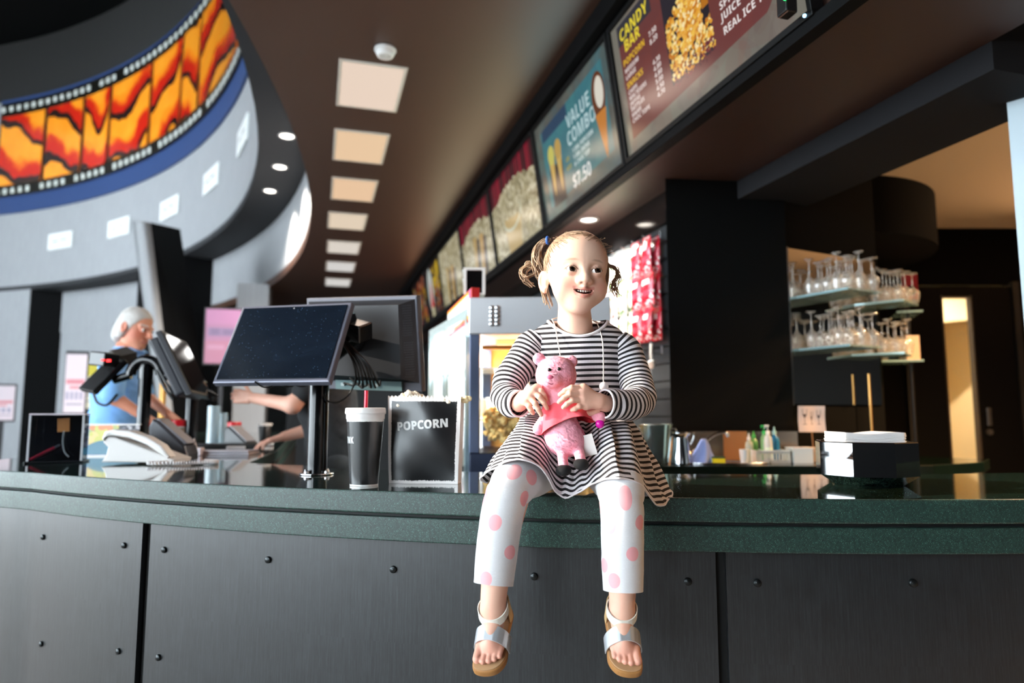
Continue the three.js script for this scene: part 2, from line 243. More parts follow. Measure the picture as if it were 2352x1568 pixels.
[[-1.62, jointL[0]], [jointL[1], jointR[0]], [jointR[1], 3.3]].forEach(([x0, x1], i) => {
  const path = []; for (let k = 0; k <= 24; k++) { const [x, z] = cArc(PR, lerp(x0, x1, k / 24)); path.push(V(x, 0, z)); }
  if (i === 0) counterOutline(0.03).slice(61, 72).forEach(([x, z]) => path.unshift(V(x, 0, z)));
  const rings = path.map((p, k) => { const d = path[Math.min(k + 1, path.length - 1)].clone().sub(path[Math.max(k - 1, 0)]).normalize(), n = V(-d.z, 0, d.x), q = p.clone().addScaledVector(n, -0.016); return [V(p.x, 0.12, p.z), V(p.x, 0.922, p.z), V(q.x, 0.922, q.z), V(q.x, 0.12, q.z)]; });
  const g = loft(rings, { capA: true, capB: true, uv: (a, j, p) => [p.x - p.z * 0.5, p.y] });
  const pm = part('front_panel', toCreasedNormals(g, 0.6), panelMat, counter);
  for (const [px, py] of screws[i]) { const p = onPanel(px, py), n = V(p.x - CC[0], 0, p.z - CC[1]).normalize(); const a = Math.atan2(n.x, n.z);
    part('screw', [put(lathe([[0, 0.006], [0.004, 0.006], [0.0045, 0.0045], [0.0068, 0.0045], [0.0088, 0.0035], [0.0095, 0], [0.0095, -0.004]], 20), p.x + n.x * 0.002, p.y, p.z + n.z * 0.002, PI / 2, a, 0)], screwMat, pm); }
});
part('kick_board', prism([...counterOutline(0.09).slice(0, 61), ...counterOutline(0.11).slice(0, 61).reverse()], 0, 0.12), blackWall, counter);

// ---------- lights in the hall ceiling ----------
{
  const sizes = [[0.39, 0.62]];
  const at = [[850, 200], [827, 338], [812, 436], [797, 508], [789, 568], [782, 612], [776, 648]], tint = [0xffe6d2, 0xffd9b0, 0xffd6ae, 0xf7e2c8, 0xf0e6da, 0xe9e6e2, 0xe9e6e2];
  const order = ['first', 'second', 'third', 'fourth', 'fifth', 'sixth', 'seventh'];
  at.forEach(([x, y], i) => {
    const p = AT(x, y, 3.35), t = thing('ceiling_light', `${order[i]} square panel light in the ceiling row, counted from the smoke detector`, 'ceiling light', p, HALL, 'row of square ceiling lights');
    const w = 0.37, l = 0.6;
    part('frame', ext([[-w / 2 - 0.02, -l / 2 - 0.02], [w / 2 + 0.02, -l / 2 - 0.02], [w / 2 + 0.02, l / 2 + 0.02], [-w / 2 - 0.02, l / 2 + 0.02]], 0.012, 0.002, [[[-w / 2, -l / 2], [-w / 2, l / 2], [w / 2, l / 2], [w / 2, -l / 2]]]).rotateX(PI / 2).translate(0, -0.002, 0), M(0xd8d2c8, 0.5), t);
    part('diffuser', box(w, 0.006, l, 0, -0.004, 0), glow(tint[i], 0.6), t);
    areaLight(V(p.x, p.y - 0.02, p.z), V(p.x, 0, p.z + 0.001), w, l, tint[i], 4);
  });
  const s = AT(885, 112, 3.35), t = thing('smoke_detector', 'round white smoke detector on the dark ceiling above the square panel lights', 'smoke detector', s);
  part('base', lathe([[0, 0], [0.062, 0], [0.064, -0.012], [0.058, -0.016], [0, -0.016]]), M(0xd9dad8, 0.45), t);
  part('sensor_cap', lathe([[0.05, -0.016], [0.054, -0.03], [0.046, -0.046], [0.03, -0.05], [0.028, -0.044], [0.016, -0.044], [0.012, -0.05], [0, -0.05]]), M(0xe3e4e2, 0.45), t);
}
function downlight(name, p, label, group, k, r = 0.055, aim = 1.0, ring = 0xdddddd, c = 0xfff4e6) {
  const t = thing(name, label, 'downlight', p, 0, group);
  part('trim_ring', lathe([[r, 0.001], [r * 1.25, 0.001], [r * 1.3, -0.006], [r * 1.1, -0.012], [r, -0.006]]), M(ring, 0.4), t);
  part('lamp', lathe([[0, 0.002], [r, 0.002], [r, -0.003], [0, -0.004]]), glow(c, 6), t);
  const s = spot(V(p.x, p.y - 0.03, p.z), V(p.x, p.y - 2, p.z), c, k, aim, 0.7, r * 50); return t;
}
[[659, 312], [643, 383], [620, 438]].forEach(([x, y], i) => downlight('soffit_downlight', AT(x, y, 4.44), `${['nearest', 'middle', 'farthest'][i]} of three small round downlights in the curved soffit`, 'downlights in the curved soffit', 40, 0.075));
downlight('bulkhead_downlight', AT(1352, 503, 2.5), 'round downlight in the brown bulkhead soffit right above the sitting girl', undefined, 40, 0.05, 1.15);
// ---------- menu screens hung from the bulkhead ----------
const wob = (g, s) => { g.lineJoin = 'round'; g.lineCap = 'round'; };
function words(g, t, x, y, size, col, align = 'left', rot = 0, font = 'sans-serif', weight = 'bold') { g.save(); g.translate(x, y); g.rotate(rot); g.fillStyle = col; g.font = `${weight} ${size}px ${font}`; g.textAlign = align; g.fillText(t, 0, 0); g.restore(); }
function blobs(g, n, x0, y0, x1, y1, cols, r0, r1, seed, inside = () => true) { const q = rng(seed); for (let i = 0; i < n; i++) { const x = lerp(x0, x1, q()), y = lerp(y0, y1, q()); if (!inside(x, y)) continue; g.fillStyle = cols[Math.floor(q() * cols.length)]; g.beginPath(); g.ellipse(x, y, lerp(r0, r1, q()), lerp(r0, r1, q()) * 0.8, q() * 3, 0, 7); g.fill(); } }
const popCols = ['#d8cfae', '#c4bb96', '#a89f7c', '#e8e0c2', '#b7ad86', '#8d8464'];
const haze = (g, w, h, c, seed) => { const q = rng(seed); for (let i = 0; i < 70; i++) { g.globalAlpha = 0.10; g.fillStyle = c[Math.floor(q() * c.length)]; g.beginPath(); g.ellipse(q() * w, q() * h, 40 + q() * 160, 20 + q() * 60, q() * 3, 0, 7); g.fill(); } g.globalAlpha = 1; };
const board1 = canvasTex(1280, 720, (g, w, h) => {
  g.fillStyle = '#77746a'; g.fillRect(0, 0, w, h); haze(g, w, h, ['#4e4c44', '#8d8a7e', '#a39c8a'], 5);
  g.fillStyle = '#6d3a37'; g.beginPath(); g.moveTo(60, 30); g.lineTo(w - 60, 20); g.quadraticCurveTo(w - 30, 500, w - 190, 600); g.lineTo(70, 640); g.closePath(); g.fill();
  haze(g, w, h, ['#7d3f39', '#5b3a3a', '#514046', '#8f4a40'], 8);
  g.fillStyle = '#34343c'; g.fillRect(60, 20, 330, 110);
  words(g, 'CANDY', 80, 112, 84, '#f2dc3c'); words(g, 'BAR', 110, 184, 84, '#f2dc3c');
  words(g, 'POPCORN', 80, 248, 46, '#f2c32a'); words(g, 'MEDIUM', 84, 288, 34, '#efe4e0'); words(g, 'LARGE', 84, 324, 34, '#efe4e0'); words(g, '7.50', 340, 240, 36, '#efe4e0'); words(g, '8.20', 340, 280, 36, '#efe4e0');
  words(g, 'SNACKS', 84, 372, 44, '#f2c32a'); ['CHIPS', 'MALTESERS', 'JAFFAS', 'SKITTLES', 'M&MS', 'CHOC TOPS'].forEach((t, i) => { words(g, t, 88, 408 + i * 31, 32, '#efe4e0'); words(g, ['4.30', '4.80', '4.80', '5.00', '4.50', '4.70'][i], 340, 384 + i * 33, 34, '#efe4e0'); });
  g.fillStyle = '#2a2730'; g.fillRect(470, 0, 320, 560); g.fillStyle = '#c2641f'; g.fillRect(560, 0, 70, 180); g.fillStyle = '#9a8fd0'; g.fillRect(690, 0, 60, 130); g.fillStyle = '#c98a3a'; g.beginPath(); g.moveTo(600, 200); g.lineTo(780, 150); g.lineTo(790, 420); g.lineTo(600, 470); g.fill(); g.fillStyle = '#26232a'; g.beginPath(); g.moveTo(725, 165); g.lineTo(740, 440); g.lineTo(790, 400); g.lineTo(790, 160); g.fill(); g.fillStyle = '#b9731f'; g.fillRect(745, 130, 45, 230);
  blobs(g, 900, 480, 150, 790, 560, ['#f5c451', '#e8a337', '#ffdf8a', '#c97a22', '#f0b04a', '#ffe9b0'], 6, 15, 3, (x, y) => y > 190 + Math.abs(x - 640) * 0.55 && y < 560 - Math.abs(x - 640) * 0.12 && (x < 740 || y > 420));
  blobs(g, 120, 490, 500, 790, 580, ['#5a2a30', '#7a2f36'], 4, 9, 8);
  words(g, 'BOTTLES', 840, 280, 50, '#f2c32a'); [['COOL RIDGE', 330], ['WATER', 378], ['SPRING VALLEY', 436], ['JUICE', 484], ['REAL ICE TEA', 544]].forEach(([t, y]) => words(g, t, 850, y, 46, '#f4ecea')); words(g, '4.10', 1120, 372, 46, '#f4ecea'); words(g, '5.00', 1120, 434, 46, '#f4ecea');
}, true, false);
const board2 = canvasTex(1024, 576, (g, w, h) => {
  g.fillStyle = '#5d615c'; g.fillRect(0, 0, w, h); haze(g, w, h, ['#39413f', '#8d8a7a'], 6);
  g.fillStyle = '#3f7d86'; g.beginPath(); g.moveTo(90, 60); g.lineTo(w - 80, 50); g.lineTo(w - 70, h - 90); g.lineTo(110, h - 70); g.fill(); haze(g, w, h, ['#4fa0a6', '#2e5f70', '#3d6f8a', '#63a9a8'], 9); g.fillStyle = '#2c4a66'; g.fillRect(110, 55, 380, 70);
  g.fillStyle = '#2f2b2c'; g.fillRect(160, 300, 190, 220); for (const x of [205, 310]) { g.fillStyle = '#d9b563'; g.beginPath(); g.moveTo(x - 45, 240); g.lineTo(x + 45, 240); g.lineTo(x, 470); g.fill(); g.fillStyle = x < 250 ? '#d6cf6a' : '#c8a55a'; g.beginPath(); g.ellipse(x, 230, 48, 55, 0, 0, 7); g.fill(); }
  words(g, 'VALUE', 470, 190, 100, '#c9e6ea'); words(g, 'COMBO', 450, 280, 100, '#c9e6ea'); ['1 SML POPCORN', '1 SML DRINK', '& CHOC TOP'].forEach((t, i) => { words(g, t, 500, 330 + i * 36, 34, '#d9eef0'); }); words(g, 'OR', 400, 345, 34, '#b9a83c'); words(g, 'ADD', 395, 390, 34, '#b9a83c'); words(g, '$7.50', 450, 505, 96, '#f3f7f6');
  g.fillStyle = '#6b3a22'; g.beginPath(); g.ellipse(870, 190, 72, 110, 0, 0, 7); g.fill(); g.fillStyle = '#efe9da'; g.beginPath(); g.ellipse(880, 180, 46, 76, 0, 0, 7); g.fill(); g.fillStyle = '#d88a3a'; g.beginPath(); g.moveTo(810, 270); g.lineTo(930, 270); g.lineTo(880, 500); g.fill(); g.strokeStyle = '#a8621f'; g.lineWidth = 3; for (let i = 0; i < 6; i++) { g.beginPath(); g.moveTo(815 + i * 20, 275); g.lineTo(868 + i * 5, 480); g.stroke(); }
}, true, false);
const popBoard = (seed, curtain) => canvasTex(768, 432, (g, w, h) => {
  g.fillStyle = '#a59c78'; g.fillRect(0, 0, w, h); blobs(g, 1400, 0, 0, w, h, popCols, 8, 20, seed); blobs(g, 60, 0, 0, w, h, ['#5c5238', '#6e5f3a'], 3, 8, seed + 1);
  if (curtain) { const q = rng(seed); g.fillStyle = '#3a1a22'; g.beginPath(); g.moveTo(0, 0); g.lineTo(w, 0); g.lineTo(w, 150); for (let x = w; x >= 0; x -= 24) g.lineTo(x, 130 - 60 * Math.sin(x / w * PI) + q() * 26); g.fill(); g.save(); g.clip(); for (let x = 0; x < w; x += 34) { g.fillStyle = q() > 0.45 ? '#a01c38' : '#5c1626'; g.fillRect(x, 0, 8 + q() * 18, 170); } g.restore(); }
  g.save(); g.translate(seed % 2 ? 330 : 420, 250); g.rotate(0.1);
  if (seed === 21) { g.fillStyle = '#c9ae74'; g.beginPath(); g.moveTo(-130, 10); g.lineTo(150, -30); g.lineTo(130, 240); g.lineTo(-60, 240); g.fill(); blobs(g, 200, -140, -130, 150, 0, popCols, 9, 19, 5, (x, y) => Math.hypot(x / 145, (y + 10) / 110) < 1); g.strokeStyle = '#d4d8c0'; g.lineWidth = 16; g.beginPath(); g.ellipse(5, -10, 150, 75, -0.15, -0.2, PI + 0.2); g.stroke(); }
  else { for (const x of [-120, 40]) { g.fillStyle = x < 0 ? '#c7a765' : '#cfa765'; g.beginPath(); g.moveTo(x, -80); g.lineTo(x + 90, -80); g.lineTo(x + 60, 240); g.lineTo(x + 20, 240); g.fill(); g.fillStyle = '#3b3436'; g.beginPath(); g.moveTo(x + 90, -60); g.lineTo(x + 150, -60); g.lineTo(x + 130, 240); g.lineTo(x + 66, 240); g.fill(); } }
  g.restore();
}, true, false);
const mixBoard = (seed) => canvasTex(512, 288, (g, w, h) => { g.fillStyle = '#2b1a1a'; g.fillRect(0, 0, w, h); if (seed === 1) { g.fillStyle = '#c8d2cc'; g.beginPath(); g.ellipse(150, 130, 90, 125, 0, 0, 7); g.fill(); g.fillStyle = '#d2261e'; g.beginPath(); g.moveTo(110, 230); g.lineTo(160, 60); g.lineTo(210, 230); g.fill(); g.fillStyle = '#cfc7a0'; g.fillRect(120, 230, 90, 58); blobs(g, 60, 260, 20, 480, 160, ['#c9a51e', '#e0bb2c'], 10, 24, 4); blobs(g, 60, 260, 120, 500, 280, ['#7a2418', '#a5651c', '#8d8a80'], 8, 22, 5); } else { blobs(g, 160, 0, 20, w, 270, ['#b9941e', '#c2571c', '#7a2418', '#8b7a70', '#d0a92a', '#5a3a30'], 8, 30, 6); } }, true, false);
const boardDefs = [
  [1.71, 3.085, board1, 'large brown candy bar menu screen with yellow and white lettering', 1.0], [3.1, 4.375, board2, 'blue value combo menu screen showing ice cream cones', 0.85],
  [4.39, 5.67, popBoard(21, true), 'popcorn picture screen with red curtain stripes beside the value combo screen', 0.8], [5.685, 6.96, popBoard(32, true), 'popcorn picture screen with two dark bottles and a red curtain corner', 0.75],
  [6.975, 8.27, popBoard(43, false), 'popcorn picture screen with one tan cup above the black speaker box', 0.75], [8.285, 9.4, mixBoard(1), 'screen with a red and white cup picture near the hall end', 0.8], [9.415, 10.55, mixBoard(2), 'farthest small screen of yellow and orange snacks at hall end', 0.7]];
boardDefs.forEach(([a0, a1, tex, label, k], i) => {
  const tilt = Math.atan2(0.095, 0.68), c = fr((a0 + a1) / 2, 1.437, 2.865), t = thing('menu_screen', label, 'menu screen', c, 0, 'menu screens along the bulkhead');
  t.rotation.set(0, HALL - PI / 2, 0); const inner = new THREE.Matrix4().makeRotationX(tilt), L = a1 - a0;
  const b = (g) => g.applyMatrix4(inner);
  part('bezel', b(merged([box(L, 0.025, 0.05, 0, 0.345, -0.02, 0, 0, 0, 0.004), box(L, 0.025, 0.05, 0, -0.345, -0.02, 0, 0, 0, 0.004), box(0.022, 0.7, 0.05, -L / 2 + 0.011, 0, -0.02, 0, 0, 0, 0.004), box(0.022, 0.7, 0.05, L / 2 - 0.011, 0, -0.02, 0, 0, 0, 0.004)])), M(0x060708, 0.5, 0, { specularIntensity: 0.4 }), t);
  part('housing', b(box(L - 0.02, 0.69, 0.03, 0, 0, -0.035)), M(0x101012, 0.6), t);
  part('display', b(new THREE.PlaneGeometry(L - 0.04, 0.67).translate(0, 0, -0.012)), new THREE.MeshPhysicalMaterial({ color: 0x050505, roughness: 0.18, emissive: 0xffffff, emissiveMap: tex, emissiveIntensity: 0.68 * k }), t);
  if (i === 0) part('power_light', b(ball(0.006, L / 2 - 0.03, -0.345, 0.008)), glow(0x9fd8ff, 3), t);
  const q = fr((a0 + a1) / 2, 1.37, 2.85); areaLight(q, fr((a0 + a1) / 2, 0.37, 2.72), L - 0.05, 0.66, [0xd9a58f, 0xa9cfd0, 0xd8cba8, 0xd8cba8, 0xd8cba8, 0xb08a70, 0xb08060][i], 3.0);
});
{ const p = W(1802, 8, -2.08), t = thing('exit_box', 'small black box with a green indicator light past the first menu screen', 'indicator', p, HALL);
  part('housing', box(0.045, 0.1, 0.05, 0.008, 0.01, 0, 0, 0, 0, 0.006), M(0x0a0a0b, 0.4), t); part('indicator_light', ball(0.006, -0.017, 0.0, 0.024), glow(0x2bff6a, 5), t); }

// ---------- film strip and signs round the recess ----------
function arcSheet(r, a0, a1, h0, h1, n = 12, bulge = 0) { const rings = []; for (let i = 0; i <= n; i++) { const [x, z] = onArc(r, lerp(a0, a1, i / n)); rings.push([V(x, h0, z), V(x, h1, z)]); } return loft(rings, { closed: false, uv: (i, j) => [i / n, j] }); }
function arcSlab(r, th, a0, a1, h0, h1, n = 12) { const rings = []; for (let i = 0; i <= n; i++) { const [x, z] = onArc(r, lerp(a0, a1, i / n)), [x2, z2] = onArc(r + th, lerp(a0, a1, i / n)); rings.push([V(x, h0, z), V(x, h1, z), V(x2, h1, z2), V(x2, h0, z2)]); } return toCreasedNormals(loft(rings, { capA: true, capB: true, uv: (i, j) => [i / n, j === 1 || j === 2 ? 1 : 0] }), 0.5); }
{
  const flame = (seed) => { const q = rng(seed), p1 = q() * 9, p2 = q() * 9;
    return dataTex(128, 160, (u, v) => {
      const wv = v + 0.13 * Math.sin(u * 3.6 + p1) + 0.05 * Math.sin(u * 7 + p2 + v * 3) + 0.5 * (fbm(u * 1.3 + seed, v * 1.3 + 2) - 0.5), t = (wv * 1.55 + seed * 0.37 + p2) % 1, d = Math.abs(t - 0.5) * 2;
      const O = [250, 140, 28], Rr = [205, 38, 22], K = [40, 26, 24], Y = [255, 170, 50]; const mixc = (a, b, s) => a.map((x, i) => lerp(x, b[i], s)); const n = fbm(u * 4 + 3, v * 4 + seed);
      const th = 0.10 + 0.12 * (fbm(u * 2 + 7, v * 2 + seed) - 0.35); if (t < th) return K; if (t < th + 0.05) return mixc(K, Rr, (t - th) / 0.05); if (t < 0.55) return mixc(Rr, O, smoothstep(n * 1.2 + (t - 0.38) * 2.2, 0.45, 0.95)); return mixc(O, Y, n); }); };
  const cuts = [-73.9, -67.7, -62.2, -58.1, -51.2, -45.4, -41.6, -31.6, -24.0, -15], strip = thing('film_strip', 'giant film strip mural of orange flame frames curving round the upper lobby wall', 'mural');
  part('blue_backing', arcSlab(R1 - 0.05, 0.04, -74.2, -12, 6.52, 9.72, 40), M(0x27406f, 0.55), strip, 'dark blue backing band');
  part('film_edge', [arcSlab(R1 - 0.1, 0.04, -74, -12, 6.98, 9.6, 40)], M(0x15140f, 0.3), strip, 'black film base');
  const gloss = (t) => M(0xffffff, 0.16, 0, { map: t, clearcoat: 0.7, clearcoatRoughness: 0.08 });
  for (let i = 0; i < cuts.length - 1; i++) part('film_frame', arcSlab(R1 - 0.125, 0.025, cuts[i] + 0.25, cuts[i + 1] - 0.25, 7.28, 9.2, 10), gloss(flame(11 + i * 3)), strip);
  const hole = M(0xd8dcd4, 0.5), holes = []; for (let a = -73.6; a < -13; a += 0.98) for (const h of [7.12, 9.42]) if (hash(a, h, 2) > 0.08) { const [x, z] = onArc(R1 - 0.105, a); holes.push(box(0.12, 0.14, 0.012, x, h, z, 0, -R(a) - PI / 2, 0)); }
  const hm = part('sprocket_holes', holes, hole, strip); hm.userData.kind = 'stuff';
  const sign = canvasTex(256, 96, (g) => { g.fillStyle = '#f6f8f6'; g.fillRect(0, 0, 256, 96); g.strokeStyle = '#b8bcba'; g.lineWidth = 5; g.strokeRect(22, 24, 212, 48); g.fillStyle = '#565b59'; g.fillRect(40, 44, 76, 11); g.fillRect(122, 42, 16, 7); g.fillRect(142, 40, 76, 11); }, true, false);
  const sm = M(0xffffff, 0.4, 0, { map: sign });
  [[140, 557], [275, 522], [391, 473], [488, 400], [563, 290]].forEach(([x, y], i) => {
    const ang = [-65.0, -56.2, -47.4, -38.8, -30.2][i], h = 5.6, [X, Z] = onArc(R1 - 0.03, ang), t = thing('wall_sign', ['white plate sign on the grey lobby wall, farthest from the menu screens', 'white plate sign just left of the slanted pale pylon', 'white plate sign above the top of the slanted pylon', 'white plate sign right of the pylon, below the blue band', 'white plate sign at the curved wall edge, nearest the downlights'][i], 'sign', V(X, h, Z), -R(ang) - PI / 2, 'white plates along the lobby wall');
    part('plate', box(0.95, 0.42, 0.04, 0, 0, 0, 0, 0, 0, 0.02), M(0xf2f5f3, 0.4), t); part('printed_face', new THREE.PlaneGeometry(0.86, 0.33).translate(0, 0, 0.022), sm, t);
  });
}
// ---------- slanted pylons ----------
function pylon(name, ptsTop, ptsBot, mats) { // quads of corners: front-left, front-right, back-right, back-left
  const g = loft([ptsBot, ptsTop], { capA: true, capB: true }); return toCreasedNormals(g, 0.3);
}
{
  const z = -10.2, tl = W(331, 508, z), tr = W(346, 511, z + 0.35), tb = W(414, 526, z - 0.7);
  const dn = (p, k) => V(p.x + k, 0, p.z), t = thing('slanted_pylon', 'tall slanted pylon with a pale left side and a black right side in the lobby', 'pylon');
  const k = 0.2 * tl.y, T = [tl, tr, tb, V(tl.x - 0.2, tl.y, tl.z - 1.2)], B = T.map((p) => dn(p, k * 1.02));
  B[1] = V(W(385, 745, z + 0.35).x + 0.36, 0, z + 0.35);
  const side = (a, b) => loft([[B[a], B[b]], [T[a], T[b]]], { closed: false });
  const inset = (p, n) => p;
  part('pale_side', (() => { const o = (p) => V(p.x - 0.17, p.y, p.z + 0.03); return loft([[o(B[0]), o(B[1]), B[1], B[0]], [o(T[0]), o(T[1]), T[1], T[0]]], { capA: true, capB: true }).toNonIndexed(); })(), greyWall, t, 'pale grey left side');
  part('dark_body', (() => { const g = loft([B, T], { capA: true, capB: true }).toNonIndexed(); g.computeVertexNormals(); return g; })(), M(0x050506, 0.75, 0, { specularIntensity: 0.2 }), t, 'black body');
}
{
  const A = W(2300, 80, -2.44), B = V(A.x + 0.22, 0, A.z + 0.26), t = thing('slanted_column', 'pale column at the right edge of the room beside the beam', 'column');
  const P = (y) => [V(A.x, y, A.z), V(B.x, y, B.z), V(B.x + 0.34, y, B.z - 0.28), V(A.x + 0.34, y, A.z - 0.28)];
  const g = loft([P(0), P(3.34)], { capA: true, capB: true }).toNonIndexed(); g.computeVertexNormals();
  part('face', g, M(0xb2c2ca, 0.5, 0, { bumpMap: wallPlaster, bumpScale: 0.0006 }), t);
  part('foot_plate', box(0.75, 0.02, 0.62, (A.x + B.x) / 2 + 0.17, 0.01, (A.z + B.z) / 2 - 0.14, 0, 0, 0, 0.006), M(0x55585a, 0.4, 0.7), t);
}
// ---------- candy wall: slatted boards, hooks and bags ----------
const candyP = 1.87, candyFace = (a, h, out = 0) => fr(a, candyP - out, h);
const toHall = HALL - PI / 2;                       // turn of a thing on the candy wall that faces across the hall
{
  const w = structGroup('wall_candy'), slat = M(0x2b2e31, 0.28, 0.25), deep = M(0x060607, 0.7);
  part('backing', hallBox(3.2, 12.6, candyP + 0.016, candyP + 0.1, 0, 2.5), deep, w);
  for (let k = 0; k < 16; k++) { const h0 = 0.94 + k * 0.098; if (h0 + 0.088 > 2.33) break; part('slat', hallBox(3.25, 8.6, candyP - 0.002, candyP + 0.018, h0, h0 + 0.088), h0 < 1.12 ? M(0xb98a55, 0.5) : slat, w); }
  part('header_panel', hallBox(3.25, 8.6, candyP - 0.004, candyP + 0.018, 2.31, 2.5), M(0x0a0a0b, 0.09, 0, { clearcoat: 0.6, clearcoatRoughness: 0.1 }), w);
  const q = rng(31), bagGeo = (seed) => { // a pillow bag with crimped ends and creases
    const W0 = 0.06, H0 = 0.091, rings = [], n = 12;
    for (let i = 0; i <= 12; i++) { const v = i / 12, y = lerp(-H0, H0, v), th = 0.026 * Math.pow(Math.sin(PI * clamp((v - 0.05) / 0.9, 0, 1)), 0.6) * 0.75 + 0.0012, ring = [];
      for (let j = 0; j < n; j++) { const a = j / n * 2 * PI, x = Math.cos(a) * W0 * (1 - 0.06 * Math.sin(PI * v)), z = Math.sin(a) * th * (0.75 + 0.5 * vnoise(x * 40 + seed, y * 40)); ring.push(V(x, y - 0.104, z + 0.03)); } rings.push(ring); }
    return loft(rings, { capA: true, capB: true });
  };
  const print = (a, b, c, seed) => canvasTex(128, 160, (g) => { g.fillStyle = a; g.fillRect(0, 0, 128, 160); blobs(g, 14, 0, 20, 128, 140, [b, c, a], 8, 26, seed); g.fillStyle = b; g.fillRect(20, 30, 90, 26); blobs(g, 24, 0, 90, 128, 150, [c, b], 4, 9, seed + 4); });
  const kinds = [['red', print('#c4122c', '#f6efee', '#d8455a', 3), 0], ['white', print('#f0efe8', '#d9a53a', '#c8202f', 5), 1], ['green', print('#cfd8c4', '#5e7a4e', '#e8e2d0', 7), 2], ['pink', print('#f2d7d9', '#d81f43', '#f7f0ec', 9), 3]];
  const mats = kinds.map((k) => M(0xffffff, 0.24, 0, { map: k[1], clearcoat: 0.5, clearcoatRoughness: 0.15 })), geos = [0, 1, 2].map((k) => bagGeo(k * 7 + 1)), hookM = M(0xc9ced2, 0.25, 0.9);
  const hook = merged([tube([V(0, 0.03, -0.002), V(0, 0.0, 0.0), V(0, 0.0, 0.05), V(0, 0.0, 0.1), V(0, 0.012, 0.115)], 0.0035, 16, 6), box(0.012, 0.05, 0.006, 0, 0.02, 0)]);
  const rows = ['top', 'second', 'third'];
  const cols = []; for (let c = 0; c < 11; c++) cols.push(3.45 + c * 0.142);
  rows.forEach((rn, r) => cols.forEach((a, c) => {
    const h = [2.245, 2.05, 1.855][r] + 0.004 * (q() - 0.5), kind = c < 2 ? 0 : c < 4 ? 2 : [1, 3, 1, 3, 2, 1, 3][(c + r) % 7], base = candyFace(a, h, 0.0);
    const hk = solo('display_hook', hook, hookM, `chrome peg hook of the candy wall, ${rn} row, ${['first', 'second', 'third', 'fourth', 'fifth', 'sixth', 'seventh', 'eighth', 'ninth', 'tenth', 'eleventh'][c]} from the black pier`, 'hook', 'peg hooks on the candy wall'); hk.position.copy(base); hk.rotation.y = toHall;
    for (let k = 0; k < (c < 2 ? 2 : 1); k++) {
      const b = candyFace(a + 0.012 * (q() - 0.5), h - 0.004, 0.008 + k * 0.05);
      const o = thing('candy_bag', `${['shiny red', 'pale white and gold', 'greenish white', 'pink and white'][kind]} lolly bag, ${k ? 'outer ' : ''}${rn} row, ${['first', 'second', 'third', 'fourth', 'fifth', 'sixth', 'seventh', 'eighth', 'ninth', 'tenth', 'eleventh'][c]} peg from the black pier`, 'candy bag', b, toHall + (q() - 0.5) * 0.2, c < 2 ? 'red bags on the candy wall' : 'mixed bags on the candy wall');
      o.rotation.z = (q() - 0.5) * 0.08; part('bag', geos[(c + r + k) % 3], mats[kind], o); part('hang_tab', box(0.1, 0.03, 0.002, 0, -0.008, 0.03), mats[kind], o);
    }
  }));
  for (const [x, y] of [[1496, 800], [1521, 812], [1478, 850], [1496, 868], [1506, 925]]) { const rr = ray(x, y), t = candyP / (rr.x * PP.x + rr.z * PP.z), p = rr.multiplyScalar(t); p.y += EYE; const hk = solo('display_hook', hook, hookM, `empty chrome peg hook below the red candy bags, ${{ 1496: y < 840 ? 'above the scoop' : 'lower pair, nearest the pier', 1521: 'closest to the black pier', 1478: 'left of the scoop', 1506: 'lowest of all' }[x]}`, 'hook', 'empty peg hooks'); hk.position.copy(p); hk.rotation.y = toHall; }
  const sc = W(1496, 815, -3.62), s = thing('scoop', 'white plastic scoop hanging on a hook below the red candy bags', 'scoop', sc, toHall); part('handle', box(0.022, 0.12, 0.01, 0, 0.0, 0, 0, 0, 0, 0.004), M(0xdfe6e8, 0.4), s); part('bowl', lathe([[0, -0.075], [0.022, -0.068], [0.03, -0.04], [0.026, -0.03], [0.02, -0.06], [0, -0.068]], 16).scale(1, 1, 0.6), M(0xdfe6e8, 0.4), s);
}

